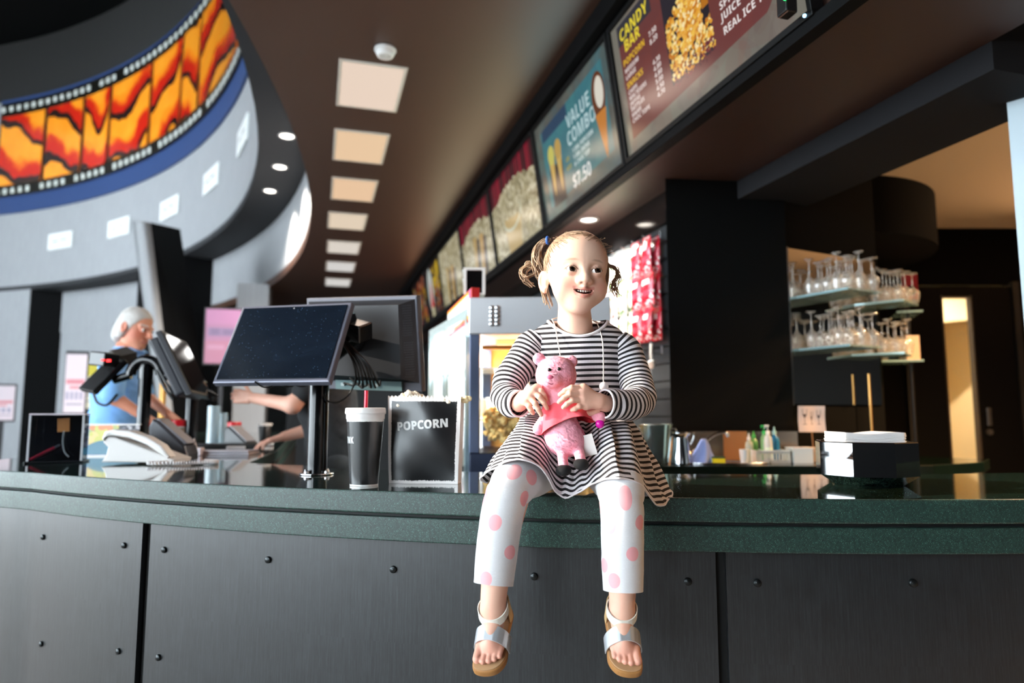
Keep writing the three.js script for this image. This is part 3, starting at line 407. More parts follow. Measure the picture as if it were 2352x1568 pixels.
// ---------- popcorn cabinet ----------
{
  const z = -3.02, pL = W(1078, 900, z), pR = W(1300, 900, z), base = 0.99, T = W(1080, 683, z).y, wdt = 0.62, dep = 0.6;
  // front-left corner stands on pL; the cabinet follows the hall
  const t = thing('popcorn_machine', 'steel popcorn warmer cabinet glowing orange inside with a lit sign on its side', 'popcorn machine', V(pL.x, 0, pL.z), 0);
  t.rotation.y = -0.06;
  const steel = M(0xbcbdc0, 0.42, 0.55), navy = M(0x1c2740, 0.4, 0.3), X = wdt / 2, Z = -dep / 2, top = T, g0 = W(1080, 1040, z).y, g1 = W(1080, 768, z).y;
  const lit = glow(0xffb45a, 1.0);
  part('base_cabinet', box(wdt, g0 - 0.6, dep, X, (g0 + 0.6) / 2, Z, 0, 0, 0, 0.008), navy, t);
  part('lower_cupboard', box(wdt - 0.04, 0.6, dep - 0.04, X, 0.3, Z), M(0x14161b, 0.6), t);
  part('canopy', box(wdt + 0.01, top - g1, dep + 0.01, X, (top + g1) / 2, Z, 0, 0, 0, 0.006), steel, t);
  const vent = part('vent', [0, 1, 2, 3, 4].flatMap((k) => [0, 1].map((j) => put(lathe([[0, 0.008], [0.011, 0.007], [0.015, 0], [0.011, -0.002]], 14).scale(1.0, 1, 0.75), 0.1 + j * 0.024, top - 0.048 - k * 0.0185, 0.006, PI / 2, 0, 0))), M(0xd8dadc, 0.2, 0.95), t, 'column of small round vents');
  part('corner_post', [box(0.045, g1 - g0, 0.045, 0.022, (g0 + g1) / 2, -0.022, 0, 0, 0, 0.004)], M(0x55607a, 0.35, 0.6), t);
  part('corner_post', [box(0.045, g1 - g0, 0.045, wdt - 0.022, (g0 + g1) / 2, -0.022, 0, 0, 0, 0.004)], M(0x55607a, 0.35, 0.6), t);
  part('corner_post', [box(0.045, g1 - g0, 0.045, wdt - 0.022, (g0 + g1) / 2, -dep + 0.022, 0, 0, 0, 0.004)], M(0x55607a, 0.35, 0.6), t);
  part('corner_post', [box(0.045, g1 - g0, 0.045, 0.022, (g0 + g1) / 2, -dep + 0.022, 0, 0, 0, 0.004)], M(0x55607a, 0.35, 0.6), t);
  part('back_panel', box(wdt - 0.05, g1 - g0, 0.01, X, (g0 + g1) / 2, -dep + 0.01), M(0xf0a54a, 0.4, 0.3), t);
  part('glass_pane', box(wdt - 0.09, g1 - g0 - 0.01, 0.006, X, (g0 + g1) / 2, -0.012), clearGlass(), t);
  part('shelf_rail', [box(wdt - 0.09, 0.018, 0.03, X, g1 - 0.05, -0.1)], M(0xc98234, 0.3, 0.8), t);
  const kettle = part('kettle', [put(lathe([[0, -0.07], [0.09, -0.06], [0.115, 0], [0.11, 0.05], [0.1, 0.055], [0, 0.06]]), 0.36, g1 - 0.2, -0.32), cyl(0.01, 0.01, 0.16, 0.36, g1 - 0.08, -0.32)], M(0xe0cdb0, 0.2, 0.9), t);
  part('warming_lamp', [cyl(0.03, 0.045, 0.09, 0.14, g1 - 0.19, -0.16), cyl(0.045, 0.045, 0.004, 0.14, g1 - 0.237, -0.16)], glow(0xfff3dc, 2.2), t);
  const lampP = t.localToWorld(V(0.3, g1 - 0.06, -0.2)); 
  part('unseen_lamp_tube', box(wdt - 0.2, 0.02, 0.05, X, g1 - 0.012, -0.25), glow(0xffc070, 1.5), t);  // unseen lamp under the canopy, placed to light the popcorn orange
  t.updateMatrixWorld(true);
  const lp = t.localToWorld(V(X, g1 - 0.03, -0.25)); areaLight(lp, V(lp.x, 0, lp.z + 0.001), wdt - 0.2, 0.05, 0xffa850, 220);
  const l2 = t.localToWorld(V(0.14, g1 - 0.25, -0.16)); spot(l2, V(l2.x, 0, l2.z), 0xffe8c0, 7, 1.0, 0.6, 2);
  // popcorn heap, thousands of kernels nobody could count
  const kernel = (() => { const gs = []; for (let k = 0; k < 4; k++) { const a = k * 1.9, b = new THREE.IcosahedronGeometry(0.008, 1); b.translate(0.006 * Math.cos(a), 0.005 * Math.sin(a * 1.7), 0.006 * Math.sin(a)); gs.push(b); } return merged(gs); })();
  const N = 2600, im = new THREE.InstancedMesh(kernel, M(0xf3dca0, 0.75), N), q = rng(5), mtx = new THREE.Matrix4(), qq = new THREE.Quaternion();
  for (let i = 0; i < N; i++) { const x = lerp(0.06, wdt - 0.06, q()), zz = lerp(-dep + 0.04, -0.03, q()), hh = 0.10 + 0.13 * Math.sin(PI * clamp(x / wdt + 0.1, 0, 1)) * (0.7 + 0.3 * vnoise(x * 9, zz * 9)); qq.setFromEuler(new THREE.Euler(q() * 6, q() * 6, q() * 6)); mtx.compose(V(x, g0 + 0.01 + hh * Math.pow(q(), 0.35), zz), qq, V(1, 1, 1).multiplyScalar(0.8 + q() * 0.6)); im.setMatrixAt(i, mtx); const c = 0.75 + q() * 0.35; im.setColorAt(i, new THREE.Color(c, c * 0.92, c * 0.72)); }
  im.name = 'popcorn_heap'; im.userData.kind = 'stuff'; im.castShadow = im.receiveShadow = true; t.add(im);
  kernelGeo = kernel;
  // lit sign on the left flank, angled along the hall
  const s = thing('lit_sign', 'glowing white sign with orange and red border on the popcorn machine flank', 'sign', V(0, 0, 0), 0), a = W(1027, 738, -3.75), b = W(1080, 706, -3.03), mid = a.clone().add(b).multiplyScalar(0.5), L = Math.hypot(a.x - b.x, a.z - b.z);
  s.position.copy(mid); s.rotation.y = Math.atan2(-(b.z - a.z), b.x - a.x); s.rotation.y += 0;
  const tex = canvasTex(256, 128, (g) => { g.fillStyle = '#fff'; g.fillRect(0, 0, 256, 128); g.fillStyle = '#ffb52e'; g.fillRect(0, 0, 256, 16); g.fillRect(0, 104, 256, 18); g.fillStyle = '#e0301e'; g.fillRect(0, 120, 256, 8); g.fillRect(0, 0, 256, 4); g.fillStyle = '#f26aa0'; g.fillRect(238, 0, 18, 110); }, true, false);
  part('sign_box', box(L, 0.15, 0.04, 0, 0, -0.024, 0, 0, 0, 0.004), M(0xb32420, 0.4), s);
  part('lit_face', new THREE.PlaneGeometry(L - 0.01, 0.14).translate(0, 0, -0.002), new THREE.MeshStandardMaterial({ color: 0x080808, emissive: 0xffffff, emissiveMap: tex, emissiveIntensity: 1.25 }), s);
  const nrm = V(0, 0, 1).applyEuler(s.rotation); areaLight(mid.clone().addScaledVector(nrm, 0.01), mid.clone().addScaledVector(nrm, 2), L, 0.14, 0xffe6c0, 3);
  // glazed display cabinet behind it
  const d = thing('display_cabinet', 'tall bright glass display cabinet left of the popcorn machine', 'cabinet', V(0, 0, 0)), A = W(984, 900, -3.95), B = W(1076, 900, -3.06), h0 = 0.95, h1 = W(985, 772, -3.95).y, ang = Math.atan2(-(B.z - A.z), B.x - A.x), len = Math.hypot(B.x - A.x, B.z - A.z) - 0.05;
  d.position.set(A.x, 0, A.z); d.rotation.y = ang; const H = h1 - h0, hy = (h0 + h1) / 2, al = M(0xb9d0d4, 0.25, 0.6);
  part('cupboard', box(len, h0, 0.4, len / 2, h0 / 2, -0.2, 0, 0, 0, 0.006), M(0x1a1c20, 0.5), d);
  part('frame', [box(0.025, H, 0.025, 0.012, hy, -0.012), box(0.025, H, 0.025, len - 0.012, hy, -0.012), box(len, 0.025, 0.025, len / 2, h1, -0.012), box(len, 0.025, 0.4, len / 2, h1 + 0.02, -0.2), box(0.025, H, 0.025, len * 0.45, hy, -0.012)], al, d);
  part('glass_pane', box(len - 0.03, H - 0.02, 0.005, len / 2, hy, -0.01), clearGlass(), d);
  part('added_backlight_panel', box(len - 0.03, H, 0.01, len / 2, hy, -0.39), glow(0xf6fbff, 1.1, { color: 0xf4f6f4 }), d);  // glow added to the back so the cabinet looks bright white
  part('added_backlight_panel', box(0.01, H, 0.38, 0.008, hy, -0.2), glow(0xf6fbff, 1.1, { color: 0xf4f6f4 }), d); part('shelf', box(len - 0.04, 0.008, 0.36, len / 2, h0 + H * 0.36, -0.2), M(0xe8efef, 0.2), d); part('shelf', box(len - 0.04, 0.008, 0.36, len / 2, h0 + H * 0.68, -0.2), M(0xe8efef, 0.2), d);  // far end panel glows too, added to whiten the cabinet inside
  part('unseen_lamp_strip', box(len - 0.06, 0.015, 0.04, len / 2, h1 - 0.012, -0.06), glow(0xffffff, 3), d);  // unseen lamp placed to brighten the inside of the cabinet
  d.updateMatrixWorld(true); const dl = d.localToWorld(V(len / 2, h1 - 0.03, -0.08)), dt = d.localToWorld(V(len / 2, h0 + 0.2, -0.4)); areaLight(dl, dt, len - 0.08, 0.05, 0xf3fbff, 300);
  // black box with a white rim on top
  const bx = W(1090, 655, -3.3), k = thing('speaker_box', 'black framed box standing on top of the popcorn machine under the screens', 'box', V(bx.x, W(1090, 683, -3.3).y + 0.004, bx.z), 0.05);
  part('body', box(0.098, 0.125, 0.16, 0, 0.0625, -0.02, 0, 0, 0, 0.003), M(0x0a0a0b, 0.15), k);
  part('rim', ext([[-0.052, 0], [0.052, 0], [0.052, 0.13], [-0.052, 0.13]], 0.012, 0.001, [[[-0.038, 0.006], [-0.038, 0.118], [0.038, 0.118], [0.038, 0.006]]]).translate(0, 0, 0.064), M(0xd7d2cc, 0.4), k);
  part('side_rail', [box(0.012, 0.008, 0.16, -0.052, 0.118, -0.02), box(0.012, 0.008, 0.16, -0.052, 0.075, -0.02)], M(0xd5e2e4, 0.3, 0.5), k);
}
// small goods inside the display cabinet
{ const q = rng(77); for (let i = 0; i < 7; i++) { const f = 0.12 + i * 0.12, A = W(984, 900, -3.95), B = W(1076, 900, -3.06), h = 0.954 + [0, 0.22][i % 2] * 1; const p = A.clone().lerp(B, f); const n = V(-(B.z - A.z), 0, B.x - A.x).normalize(); p.addScaledVector(n, -0.2 * Math.sign(n.z)); const o = thing('snack_tub', `pale round snack tub inside the bright display cabinet, ${i % 2 ? 'middle shelf' : 'bottom'}, ${['first', 'first', 'second', 'second', 'third', 'third', 'fourth'][i]} from its far end`, 'tub', V(p.x, i % 2 ? 0.954 + 0.006 + (W(985, 772, -3.95).y - 0.95) * 0.36 : 0.952, p.z), 0, 'tubs in the display cabinet'); part('tub', lathe([[0, 0], [0.032, 0], [0.042, 0.09], [0.04, 0.09], [0, 0.085]], 18), M([0xf3e6d2, 0xf0d9c0, 0xe9eef0][i % 3], 0.5), o); part('lid', lathe([[0, 0.1], [0.043, 0.098], [0.044, 0.088]], 18), M(0xf2f2f0, 0.4), o); } }
// ---------- things on the serving counter ----------
const TOP = 1.0505, blackPl = M(0x141518, 0.38), greyPl = M(0x4a4b55, 0.42), chromeM = M(0xdfe3e6, 0.12, 1), whitePl = M(0xe6e4e2, 0.4);
const screenGlass = dataTex(256, 256, (u, v, x, y) => { const d = hash(x, y, 5) > 0.9975 ? 120 : 0, s = 10 * fbm(u * 3 + 2 * v, v * 9 - u * 4) + d; return [11 + s * 0.6, 17 + s * 0.8, 26 + s]; });
// touch-screen register on a pole, one screen to each side
{
  const base = AT(727, 1089, TOP), t = thing('register_terminal', 'black pole-mounted register with two tilted screens standing beside the drink cup', 'register', V(base.x, TOP, base.z));
  const L = (x, y, z) => V(x - base.x, y - TOP, z - base.z);
  part('base_plate', lathe([[0, 0], [0.053, 0], [0.055, 0.003], [0.052, 0.006], [0.034, 0.007], [0, 0.007]], 40), chromeM, t);
  for (let k = 0; k < 4; k++) { const a = k * PI / 2 + 0.5; part('bolt', put(lathe([[0, 0.016], [0.008, 0.015], [0.009, 0.011], [0.009, 0.005]], 6), 0.044 * Math.cos(a), 0, 0.044 * Math.sin(a)), M(0xc9ccd0, 0.25, 0.9), t); }
  part('pole', lathe([[0, 0.4], [0.0325, 0.4], [0.0325, 0.006], [0.0335, 0.005]], 40), M(0x0c0d0f, 0.16, 0.3), t);
  const front = new THREE.Matrix4().compose(L(-0.714, 1.4705, -2.12), new THREE.Quaternion().setFromEuler(new THREE.Euler(R(-27.8), R(-13.1), 0, 'YXZ')), V(1, 1, 1)), G = (g) => g.applyMatrix4(front);
  const w = 0.392, h = 0.292, o = (a, b) => [[-a, -b], [a, -b], [a, b], [-a, b]];
  const f = part('screen', G(ext(o(w / 2, h / 2), 0.024, 0.004).translate(0, 0, -0.012)), M(0x6a6b78, 0.35, 0.3), t, 'grey-framed front touch screen');
  part('glass', G(box(w - 0.022, h - 0.022, 0.003, 0, 0, 0.0015, 0, 0, 0, 0.001)), M(0xffffff, 0.14, 0, { map: screenGlass, specularIntensity: 0.5 }), f, 'dark glass, switched off');
  part('lens', G(cyl(0.0022, 0.0022, 0.002, 0.0, h / 2 - 0.019, 0.0035, PI / 2, 0, 0, 12)), M(0x8a8c90, 0.3), f);
  part('rear_housing', G(box(w - 0.09, h - 0.09, 0.03, 0, 0, -0.036, 0, 0, 0, 0.008)), blackPl, f);
  const back = new THREE.Matrix4().compose(L(-0.522, 1.484, -2.335), new THREE.Quaternion().setFromEuler(new THREE.Euler(R(12), R(-21.5), R(-2.3), 'YXZ')), V(1, 1, 1)), B = (g) => g.applyMatrix4(back), bw = 0.444, bh = 0.325;
  const b = part('screen', B(ext(o(bw / 2, bh / 2), 0.03, 0.004).translate(0, 0, -0.03)), M(0x55565f, 0.35, 0.2), t, 'rear screen turned to the staff side');
  part('rear_housing', B(toCreasedNormals(loft([[[-bw / 2 + 0.006, -bh / 2 + 0.03], [bw / 2 - 0.006, -bh / 2 + 0.03], [bw / 2 - 0.006, bh / 2 - 0.012], [-bw / 2 + 0.006, bh / 2 - 0.012]].map(([x, y]) => V(x, y, -0.016)), [[-bw / 2 + 0.05, -bh / 2 + 0.06], [bw / 2 - 0.055, -bh / 2 + 0.05], [bw / 2 - 0.05, bh / 2 - 0.028], [-bw / 2 + 0.05, bh / 2 - 0.028]].map(([x, y]) => V(x, y, 0.024))], { capB: true }).toNonIndexed(), 0.2)), M(0x1b1d22, 0.4), b);
  const vents = []; for (let k = 0; k < 30; k++) { const y = bh / 2 - 0.032 - k * 0.0082; if (k === 13 || k === 14) continue; vents.push(box(0.03, 0.0032, 0.004, bw / 2 - 0.03 + 0.002 * Math.sin(k), y, 0.0045, 0, 0.68, 0)); }
  part('vent_slots', vents.map(B), M(0x3c3e44, 0.3, 0.3), b);
  part('port_bay', B(box(bw * 0.6, 0.032, 0.01, 0.02, -bh / 2 + 0.02, -0.006)), M(0x587072, 0.4, 0.3), b); for (let k = 0; k < 5; k++) part('port', B(box(0.014, 0.01, 0.008, -0.08 + k * 0.034, -bh / 2 + 0.022, 0.0)), M(0x9aa6a8, 0.35, 0.6), b);
  const m0 = L(W(820, 760, -2.2).x, W(820, 760, -2.2).y, -2.2);
  part('mount_head', [put(new RoundedBoxGeometry(0.075, 0.06, 0.07, 2, 0.006), m0.x, m0.y, m0.z, 0.35, -0.5, -0.25), put(new RoundedBoxGeometry(0.055, 0.05, 0.05, 2, 0.006), m0.x - 0.035, m0.y + 0.03, m0.z + 0.0, 0.2, -0.3, 0.2), rod(V(0, 0.38, 0), L(-0.72, 1.46, -2.165), 0.028), rod(V(0, 0.36, 0), V(m0.x, m0.y - 0.01, m0.z), 0.03), rod(V(m0.x, m0.y, m0.z), L(-0.53, 1.48, -2.32), 0.026), cyl(0.036, 0.036, 0.07, 0, 0.37, 0)], M(0x0b0b0d, 0.2), t);
  const cq = rng(12), cab = []; for (let k = 0; k < 7; k++) { const a = W(778 + k * 3, 772 + k * 2, -2.16), c = W(812 + k * 6, 830 + cq() * 10, -2.14), d = W(816 + k * 9, 880 + cq() * 14, -2.18), e = W(790 + k * 14, 868 + cq() * 20, -2.26); cab.push(tube([a, c, d, e].map((p) => L(p.x, p.y, p.z)), 0.0035, 26, 6)); }
  for (const [x0, x1, dip] of [[585, 640, 12], [635, 690, 10], [668, 716, 10]]) cab.push(tube([W(x0, 876, -2.06), W((x0 * 2 + x1) / 3, 876 + dip, -2.07), W((x0 + x1 * 2) / 3, 876 + dip, -2.08), W(x1, 874, -2.1)].map((p) => L(p.x, p.y, p.z)), 0.0025, 20, 6));
  cab.push(tube([W(745, 905, -2.22), W(752, 920, -2.24), W(775, 924, -2.27), W(800, 908, -2.3), W(815, 880, -2.3)].map((p) => L(p.x, p.y, p.z)), 0.003, 24, 6));
  part('cables', cab, M(0x0a0a0b, 0.4), t, 'bundle of black cables');
}
// drink cup
{
  const p = AT(836, 1114, TOP), t = thing('drink_cup', 'tall black paper cup with white lid and red straw, nearest the popcorn bag', 'cup', V(p.x, TOP, p.z));
  const tex = canvasTex(1024, 512, (g, w, h) => { g.fillStyle = '#1b1d1e'; g.fillRect(0, 0, w, h); g.fillStyle = '#e9e9e6'; g.fillRect(0, h - 13, w, 13); g.beginPath(); g.moveTo(0, 0); for (let x = 0; x <= w; x += 5) g.lineTo(x, 24 + 4 * hash(x, 1, 2)); g.lineTo(w, 0); g.fill(); words(g, 'DRINK', 118, 190, 70, '#e8ecec', 'right', 0, 'sans-serif', 'bold'); words(g, 'DRINK', 1142, 190, 70, '#e8ecec', 'right', 0, 'sans-serif', 'bold'); }, true, false);
  const wall = loft([0, 0.02, 0.08, 0.14, 0.185].map((y) => { const r = lerp(0.0385, 0.0515, y / 0.185), ring = []; for (let j = 0; j < 48; j++) { const a = j / 48 * 2 * PI; ring.push(V(Math.cos(a) * r, y, -Math.sin(a) * r)); } return ring; }), { uv: (i, j, q) => [j / 48, q.y / 0.185] });
  wall.rotateY(PI + 0.35); part('cup', wall, M(0xffffff, 0.32, 0, { map: tex, clearcoat: 0.35, clearcoatRoughness: 0.2 }), t);
  part('base', lathe([[0, 0.004], [0.037, 0.004], [0.0386, 0]], 40), whitePl, t);
  part('lid', lathe([[0, 0.207], [0.05, 0.209], [0.0535, 0.214], [0.0555, 0.212], [0.0565, 0.201], [0.0558, 0.197], [0.0532, 0.196], [0.053, 0.183], [0.0515, 0.183]], 48), whitePl, t);
  part('straw', tube([V(0.0, 0.2, 0), V(0.001, 0.24, 0), V(0.001, 0.262, 0)], 0.0052, 10, 14), M(0xd81e3c, 0.3), t, 'red straw');
}
// popcorn bag
{
  const a = AT(895, 1110, TOP), b = AT(1054, 1112, TOP), w = a.distanceTo(b), t = thing('popcorn_bag', 'black and white paper bag printed POPCORN, heaped with popcorn', 'popcorn bag', V((a.x + b.x) / 2, TOP, (a.z + b.z) / 2 - 0.03), Math.atan2(-(b.z - a.z), b.x - a.x)), H = 0.247, wt = w * 1.065, dp = 0.055;
  const tex = canvasTex(768, 900, (g, W0, H0) => {
    g.fillStyle = '#e7e2df'; g.fillRect(0, 0, W0, H0); g.fillStyle = '#161618'; g.beginPath(); const q = rng(4), m = 30, step = 7; g.moveTo(m, 46);
    for (let x = m; x < W0 - m - 8; x += step) g.lineTo(x, 46 + 8 * (x / W0) + 5 * q()); for (let y = 46; y < H0 - 24; y += step) g.lineTo(W0 - m - 12 + 7 * q(), y); for (let x = W0 - m; x > m; x -= step) g.lineTo(x, H0 - 26 - 12 * q()); for (let y = H0 - 26; y > 46; y -= step) g.lineTo(m + 6 * q(), y); g.fill();
    g.save(); g.translate(95, 356); g.rotate(-0.075); g.fillStyle = g.strokeStyle = '#d6d6d4'; g.lineWidth = 5; g.font = 'bold 118px sans-serif'; g.fillText('POPCORN', 0, 0, 600); g.strokeText('POPCORN', 0, 0, 600); g.restore(); for (let i = 0; i < 500; i++) { g.fillStyle = 'rgba(20,20,22,0.5)'; g.fillRect(90 + q() * 590, 230 + q() * 140, 3, 2); } }, true, false);
  const face = (s, mat, name) => { const pos = []; const N = 24, zz = 40; const rows = []; for (let i = 0; i <= 20; i++) { const v = i / 20, ring = []; for (let j = 0; j <= zz; j++) { const u = j / zz, ww = lerp(w, wt, v), x = (u - 0.5) * ww, z = s * (dp / 2 * lerp(0.9, 1.0, v) + 0.012 * Math.sin(PI * u) * Math.sin(PI * v) * 1.2 + 0.004 * Math.sin(v * 5 + u * 7)); ring.push(V(x * s, v * H + (i === 20 ? ((j % 2) ? -0.005 : 0.003) : 0), z)); } rows.push(ring); } return loft(rows, { closed: false, uv: (i, j) => [j / zz, i / 20] }); };
  part('front', face(1), M(0xffffff, 0.3, 0, { map: tex, clearcoat: 0.25, clearcoatRoughness: 0.25 }), t, 'printed front with the word POPCORN'); part('back', face(-1), M(0xe7e2df, 0.6), t);
  const sideF = (s) => loft([[V(s * w / 2, 0, -dp * 0.45), V(s * (w / 2 - 0.012), 0, 0), V(s * w / 2, 0, dp * 0.45)], [V(s * wt / 2, H, -dp / 2), V(s * (wt / 2 - 0.016), H, 0), V(s * wt / 2, H, dp / 2)]], { closed: false }).toNonIndexed();
  for (const s of [-1, 1]) { const g = sideF(s); g.computeVertexNormals(); part('gusset', g, M(0xdedad8, 0.6), t); }
  part('bottom', box(w, 0.002, dp * 0.9, 0, 0.001, 0), M(0xdedad8, 0.6), t);
  const q = rng(8), N = 420, im = new THREE.InstancedMesh(kernelGeo, M(0xf4ead6, 0.75), N), mt = new THREE.Matrix4(), qq = new THREE.Quaternion(); for (let i = 0; i < N; i++) { const x = (q() - 0.5) * wt * 0.8, z = (q() - 0.5) * dp * 0.7; qq.setFromEuler(new THREE.Euler(q() * 6, q() * 6, q() * 6)); mt.compose(V(x, H - 0.034 + q() * (0.022 + 0.022 * Math.exp(-(((x + 0.045) / 0.03) ** 2))), z), qq, V(1, 1, 1).multiplyScalar(0.6 + q() * 0.3)); im.setMatrixAt(i, mt); } im.name = 'popcorn'; im.userData.kind = 'stuff'; im.castShadow = im.receiveShadow = true; t.add(im);
  const kk = W(1071, 921, -2.0); part('escaping_kernel', [kernelGeo.clone().scale(0.9, 0.9, 0.9).translate(0.09 + 0.022, H - 0.012, 0.0), kernelGeo.clone().translate(0.118, H - 0.006, -0.01)], M(0xece2b8, 0.75), t);
}
// napkin holder and napkins
{
  const c = V(1.01, 0, -1.975), r = 0.135, hb = 0.027, ht = 0.12, pt = (k, rr) => { const a = R(40 + 45 * k); return [rr * Math.cos(a), rr * Math.sin(a)]; };
  const t = thing('napkin_holder', 'glossy black eight-sided napkin bowl at the right end of the counter', 'napkin holder', V(c.x, TOP, c.z)), ring = (y, rr) => [0, 1, 2, 3, 4, 5, 6, 7].map((k) => { const [x, z] = pt(k, rr); return V(x, y, z); });
  const gl = M(0x050506, 0.03, 0, { ior: 2.2, clearcoat: 1, clearcoatRoughness: 0.015 });
  const g = toCreasedNormals(loft([ring(0, 0.094), ring(hb, r), ring(ht - 0.003, r), ring(ht, r - 0.002), ring(ht, r - 0.006), ring(hb + 0.01, r - 0.008), ring(0.012, 0.09)], { capA: true, capB: true }), 0.2); part('bowl', g, gl, t);
  const nm = M(0xf4f1ef, 0.9), q = rng(3); let n = 0;
  const napkin = (w, d, seed) => { const rows = []; for (let i = 0; i <= 10; i++) { const rr = []; for (let j = 0; j <= 20; j++) { const u = j / 20, v = i / 10; rr.push(V((u - 0.5) * w, 0.0026 * Math.sin(u * 7 + seed * 0.15) + 0.0016 * vnoise(u * 5, v * 4, seed * 0.1), (v - 0.5) * d)); } rows.push(rr); } const topS = loft(rows, { closed: false }), botS = loft(rows.map((rw) => rw.map((p) => V(p.x, p.y - 0.0034, p.z)).reverse()), { closed: false }); const edge = [...rows[0], ...rows.slice(1, -1).map((rw) => rw[20]), ...[...rows[10]].reverse(), ...rows.slice(1, -1).reverse().map((rw) => rw[0])]; return merged([topS, botS, loft([edge, edge.map((p) => V(p.x, p.y - 0.0034, p.z))])]); };
  const stack = (cx, cz, w, d, y0, k0, label, rot) => { for (let k = 0; k < k0; k++) { const o = solo('napkin', napkin(w - 0.004 * q(), d, k + cx * 9), nm, `folded white napkin in the black bowl, ${['lowest', 'second', 'third', 'fourth', 'fifth', 'sixth', 'seventh', 'eighth', 'ninth', 'tenth', 'eleventh', 'twelfth', 'thirteenth', 'fourteenth'][k]}${k ? ' from the bottom' : ' of all'}`, 'napkin', 'napkins in the black bowl'); o.position.set(c.x + cx + (q() - 0.5) * 0.003, TOP + y0 + k * 0.0039, c.z + cz + (q() - 0.5) * 0.003); o.rotation.y = rot + (q() - 0.5) * 0.03; } };
  stack(0.0, 0.0, 0.182, 0.105, 0.092, 14, 'neat', 0.05);
}
// clear box with odds and ends, leaflet stand, phone, card reader, tray
{
  const c = AT(112, 1064, TOP), t = thing('acrylic_box', 'clear acrylic box with a pale lid holding a red pen at the counter end', 'acrylic box', V(c.x - 0.005, TOP, c.z - 0.06), 0.34), w = 0.185, h = 0.182, d = 0.09, cl = clearGlass({ color: 0xd8dde0 });
  part('base', box(w + 0.02, 0.008, d + 0.02, 0, 0.004, 0, 0, 0, 0, 0.003), M(0x101114, 0.2), t);
  part('back_panel', box(w, h, 0.004, 0, h / 2 + 0.008, -d / 2), M(0x17151b, 0.1), t, 'dark back panel');
  part('pane', box(w, h, 0.004, 0, h / 2 + 0.008, d / 2), cl, t); part('pane', box(0.004, h, d, -w / 2, h / 2 + 0.008, 0), cl, t); part('pane', box(0.004, h, d, w / 2, h / 2 + 0.008, 0), cl, t);
  part('lid', box(w + 0.008, 0.006, d + 0.01, 0, h + 0.012, 0, 0, 0, 0, 0.002), M(0xd8cfd6, 0.2), t);
  for (const s of [-1, 1]) part('corner_edge', box(0.007, h, 0.007, s * w / 2, h / 2 + 0.008, d / 2), M(0xdfe2e6, 0.15, 0, { transmission: 0.3, thickness: 0 }), t);
  const P = (x, y, z) => t.localToWorld(V(x, y, z)); t.updateMatrixWorld(true);
  const pen = thing('pen', 'red pen lying inside the clear acrylic box', 'pen', P(-0.045, 0.026, 0.02)); part('barrel', rod(V(-0.045, -0.012, 0.01), V(0.03, 0.035, -0.02), 0.0055), M(0xd2163a, 0.35), pen); part('tip', rod(V(0.03, 0.035, -0.02), V(0.045, 0.0445, -0.026), 0.004), M(0x8c8c90, 0.3, 0.6), pen);
  const tag = thing('paper_tag', 'orange paper tag on a white string inside the acrylic box', 'tag', P(0.005, 0.15, -0.03)); part('tag', box(0.05, 0.055, 0.002, 0, 0, 0, 0, 0, 0.06), M(0xe58a3c, 0.7), tag); part('string', tube([V(0.004, -0.025, 0.001), V(0.006, -0.07, 0.006), V(0.02, -0.11, 0.012), V(0.04, -0.128, 0.016)], 0.0028, 20, 6), M(0xe6e2dc, 0.7), tag);
  const l = AT(240, 1050, TOP), ls = thing('leaflet_stand', 'low clear stand with a yellow, orange and blue leaflet behind the white phone', 'leaflet stand', V(l.x - 0.02, TOP, l.z - 0.1), 0.05);
  const lt = canvasTex(256, 160, (g) => { g.fillStyle = '#d9b45f'; g.fillRect(0, 0, 256, 160); blobs(g, 60, 0, 0, 150, 90, ['#d98a56', '#c9c25e', '#e0c27a', '#a8b06a'], 12, 30, 6); g.fillStyle = '#3f7489'; g.beginPath(); g.moveTo(0, 110); g.quadraticCurveTo(60, 70, 130, 90); g.lineTo(256, 130); g.lineTo(256, 160); g.lineTo(0, 160); g.fill(); g.fillStyle = '#2b2a33'; g.fillRect(150, 0, 106, 120); blobs(g, 20, 155, 0, 250, 110, ['#6c6a78', '#b9b4b8'], 5, 16, 9); }, true, false);
  part('leaflet', box(0.23, 0.135, 0.002, 0, 0.075, 0), M(0xffffff, 0.35, 0, { map: lt }), ls); part('stand', [box(0.24, 0.006, 0.06, 0, 0.003, 0), box(0.24, 0.006, 0.01, 0, 0.146, 0)], M(0xe9e4e2, 0.25), ls);
}
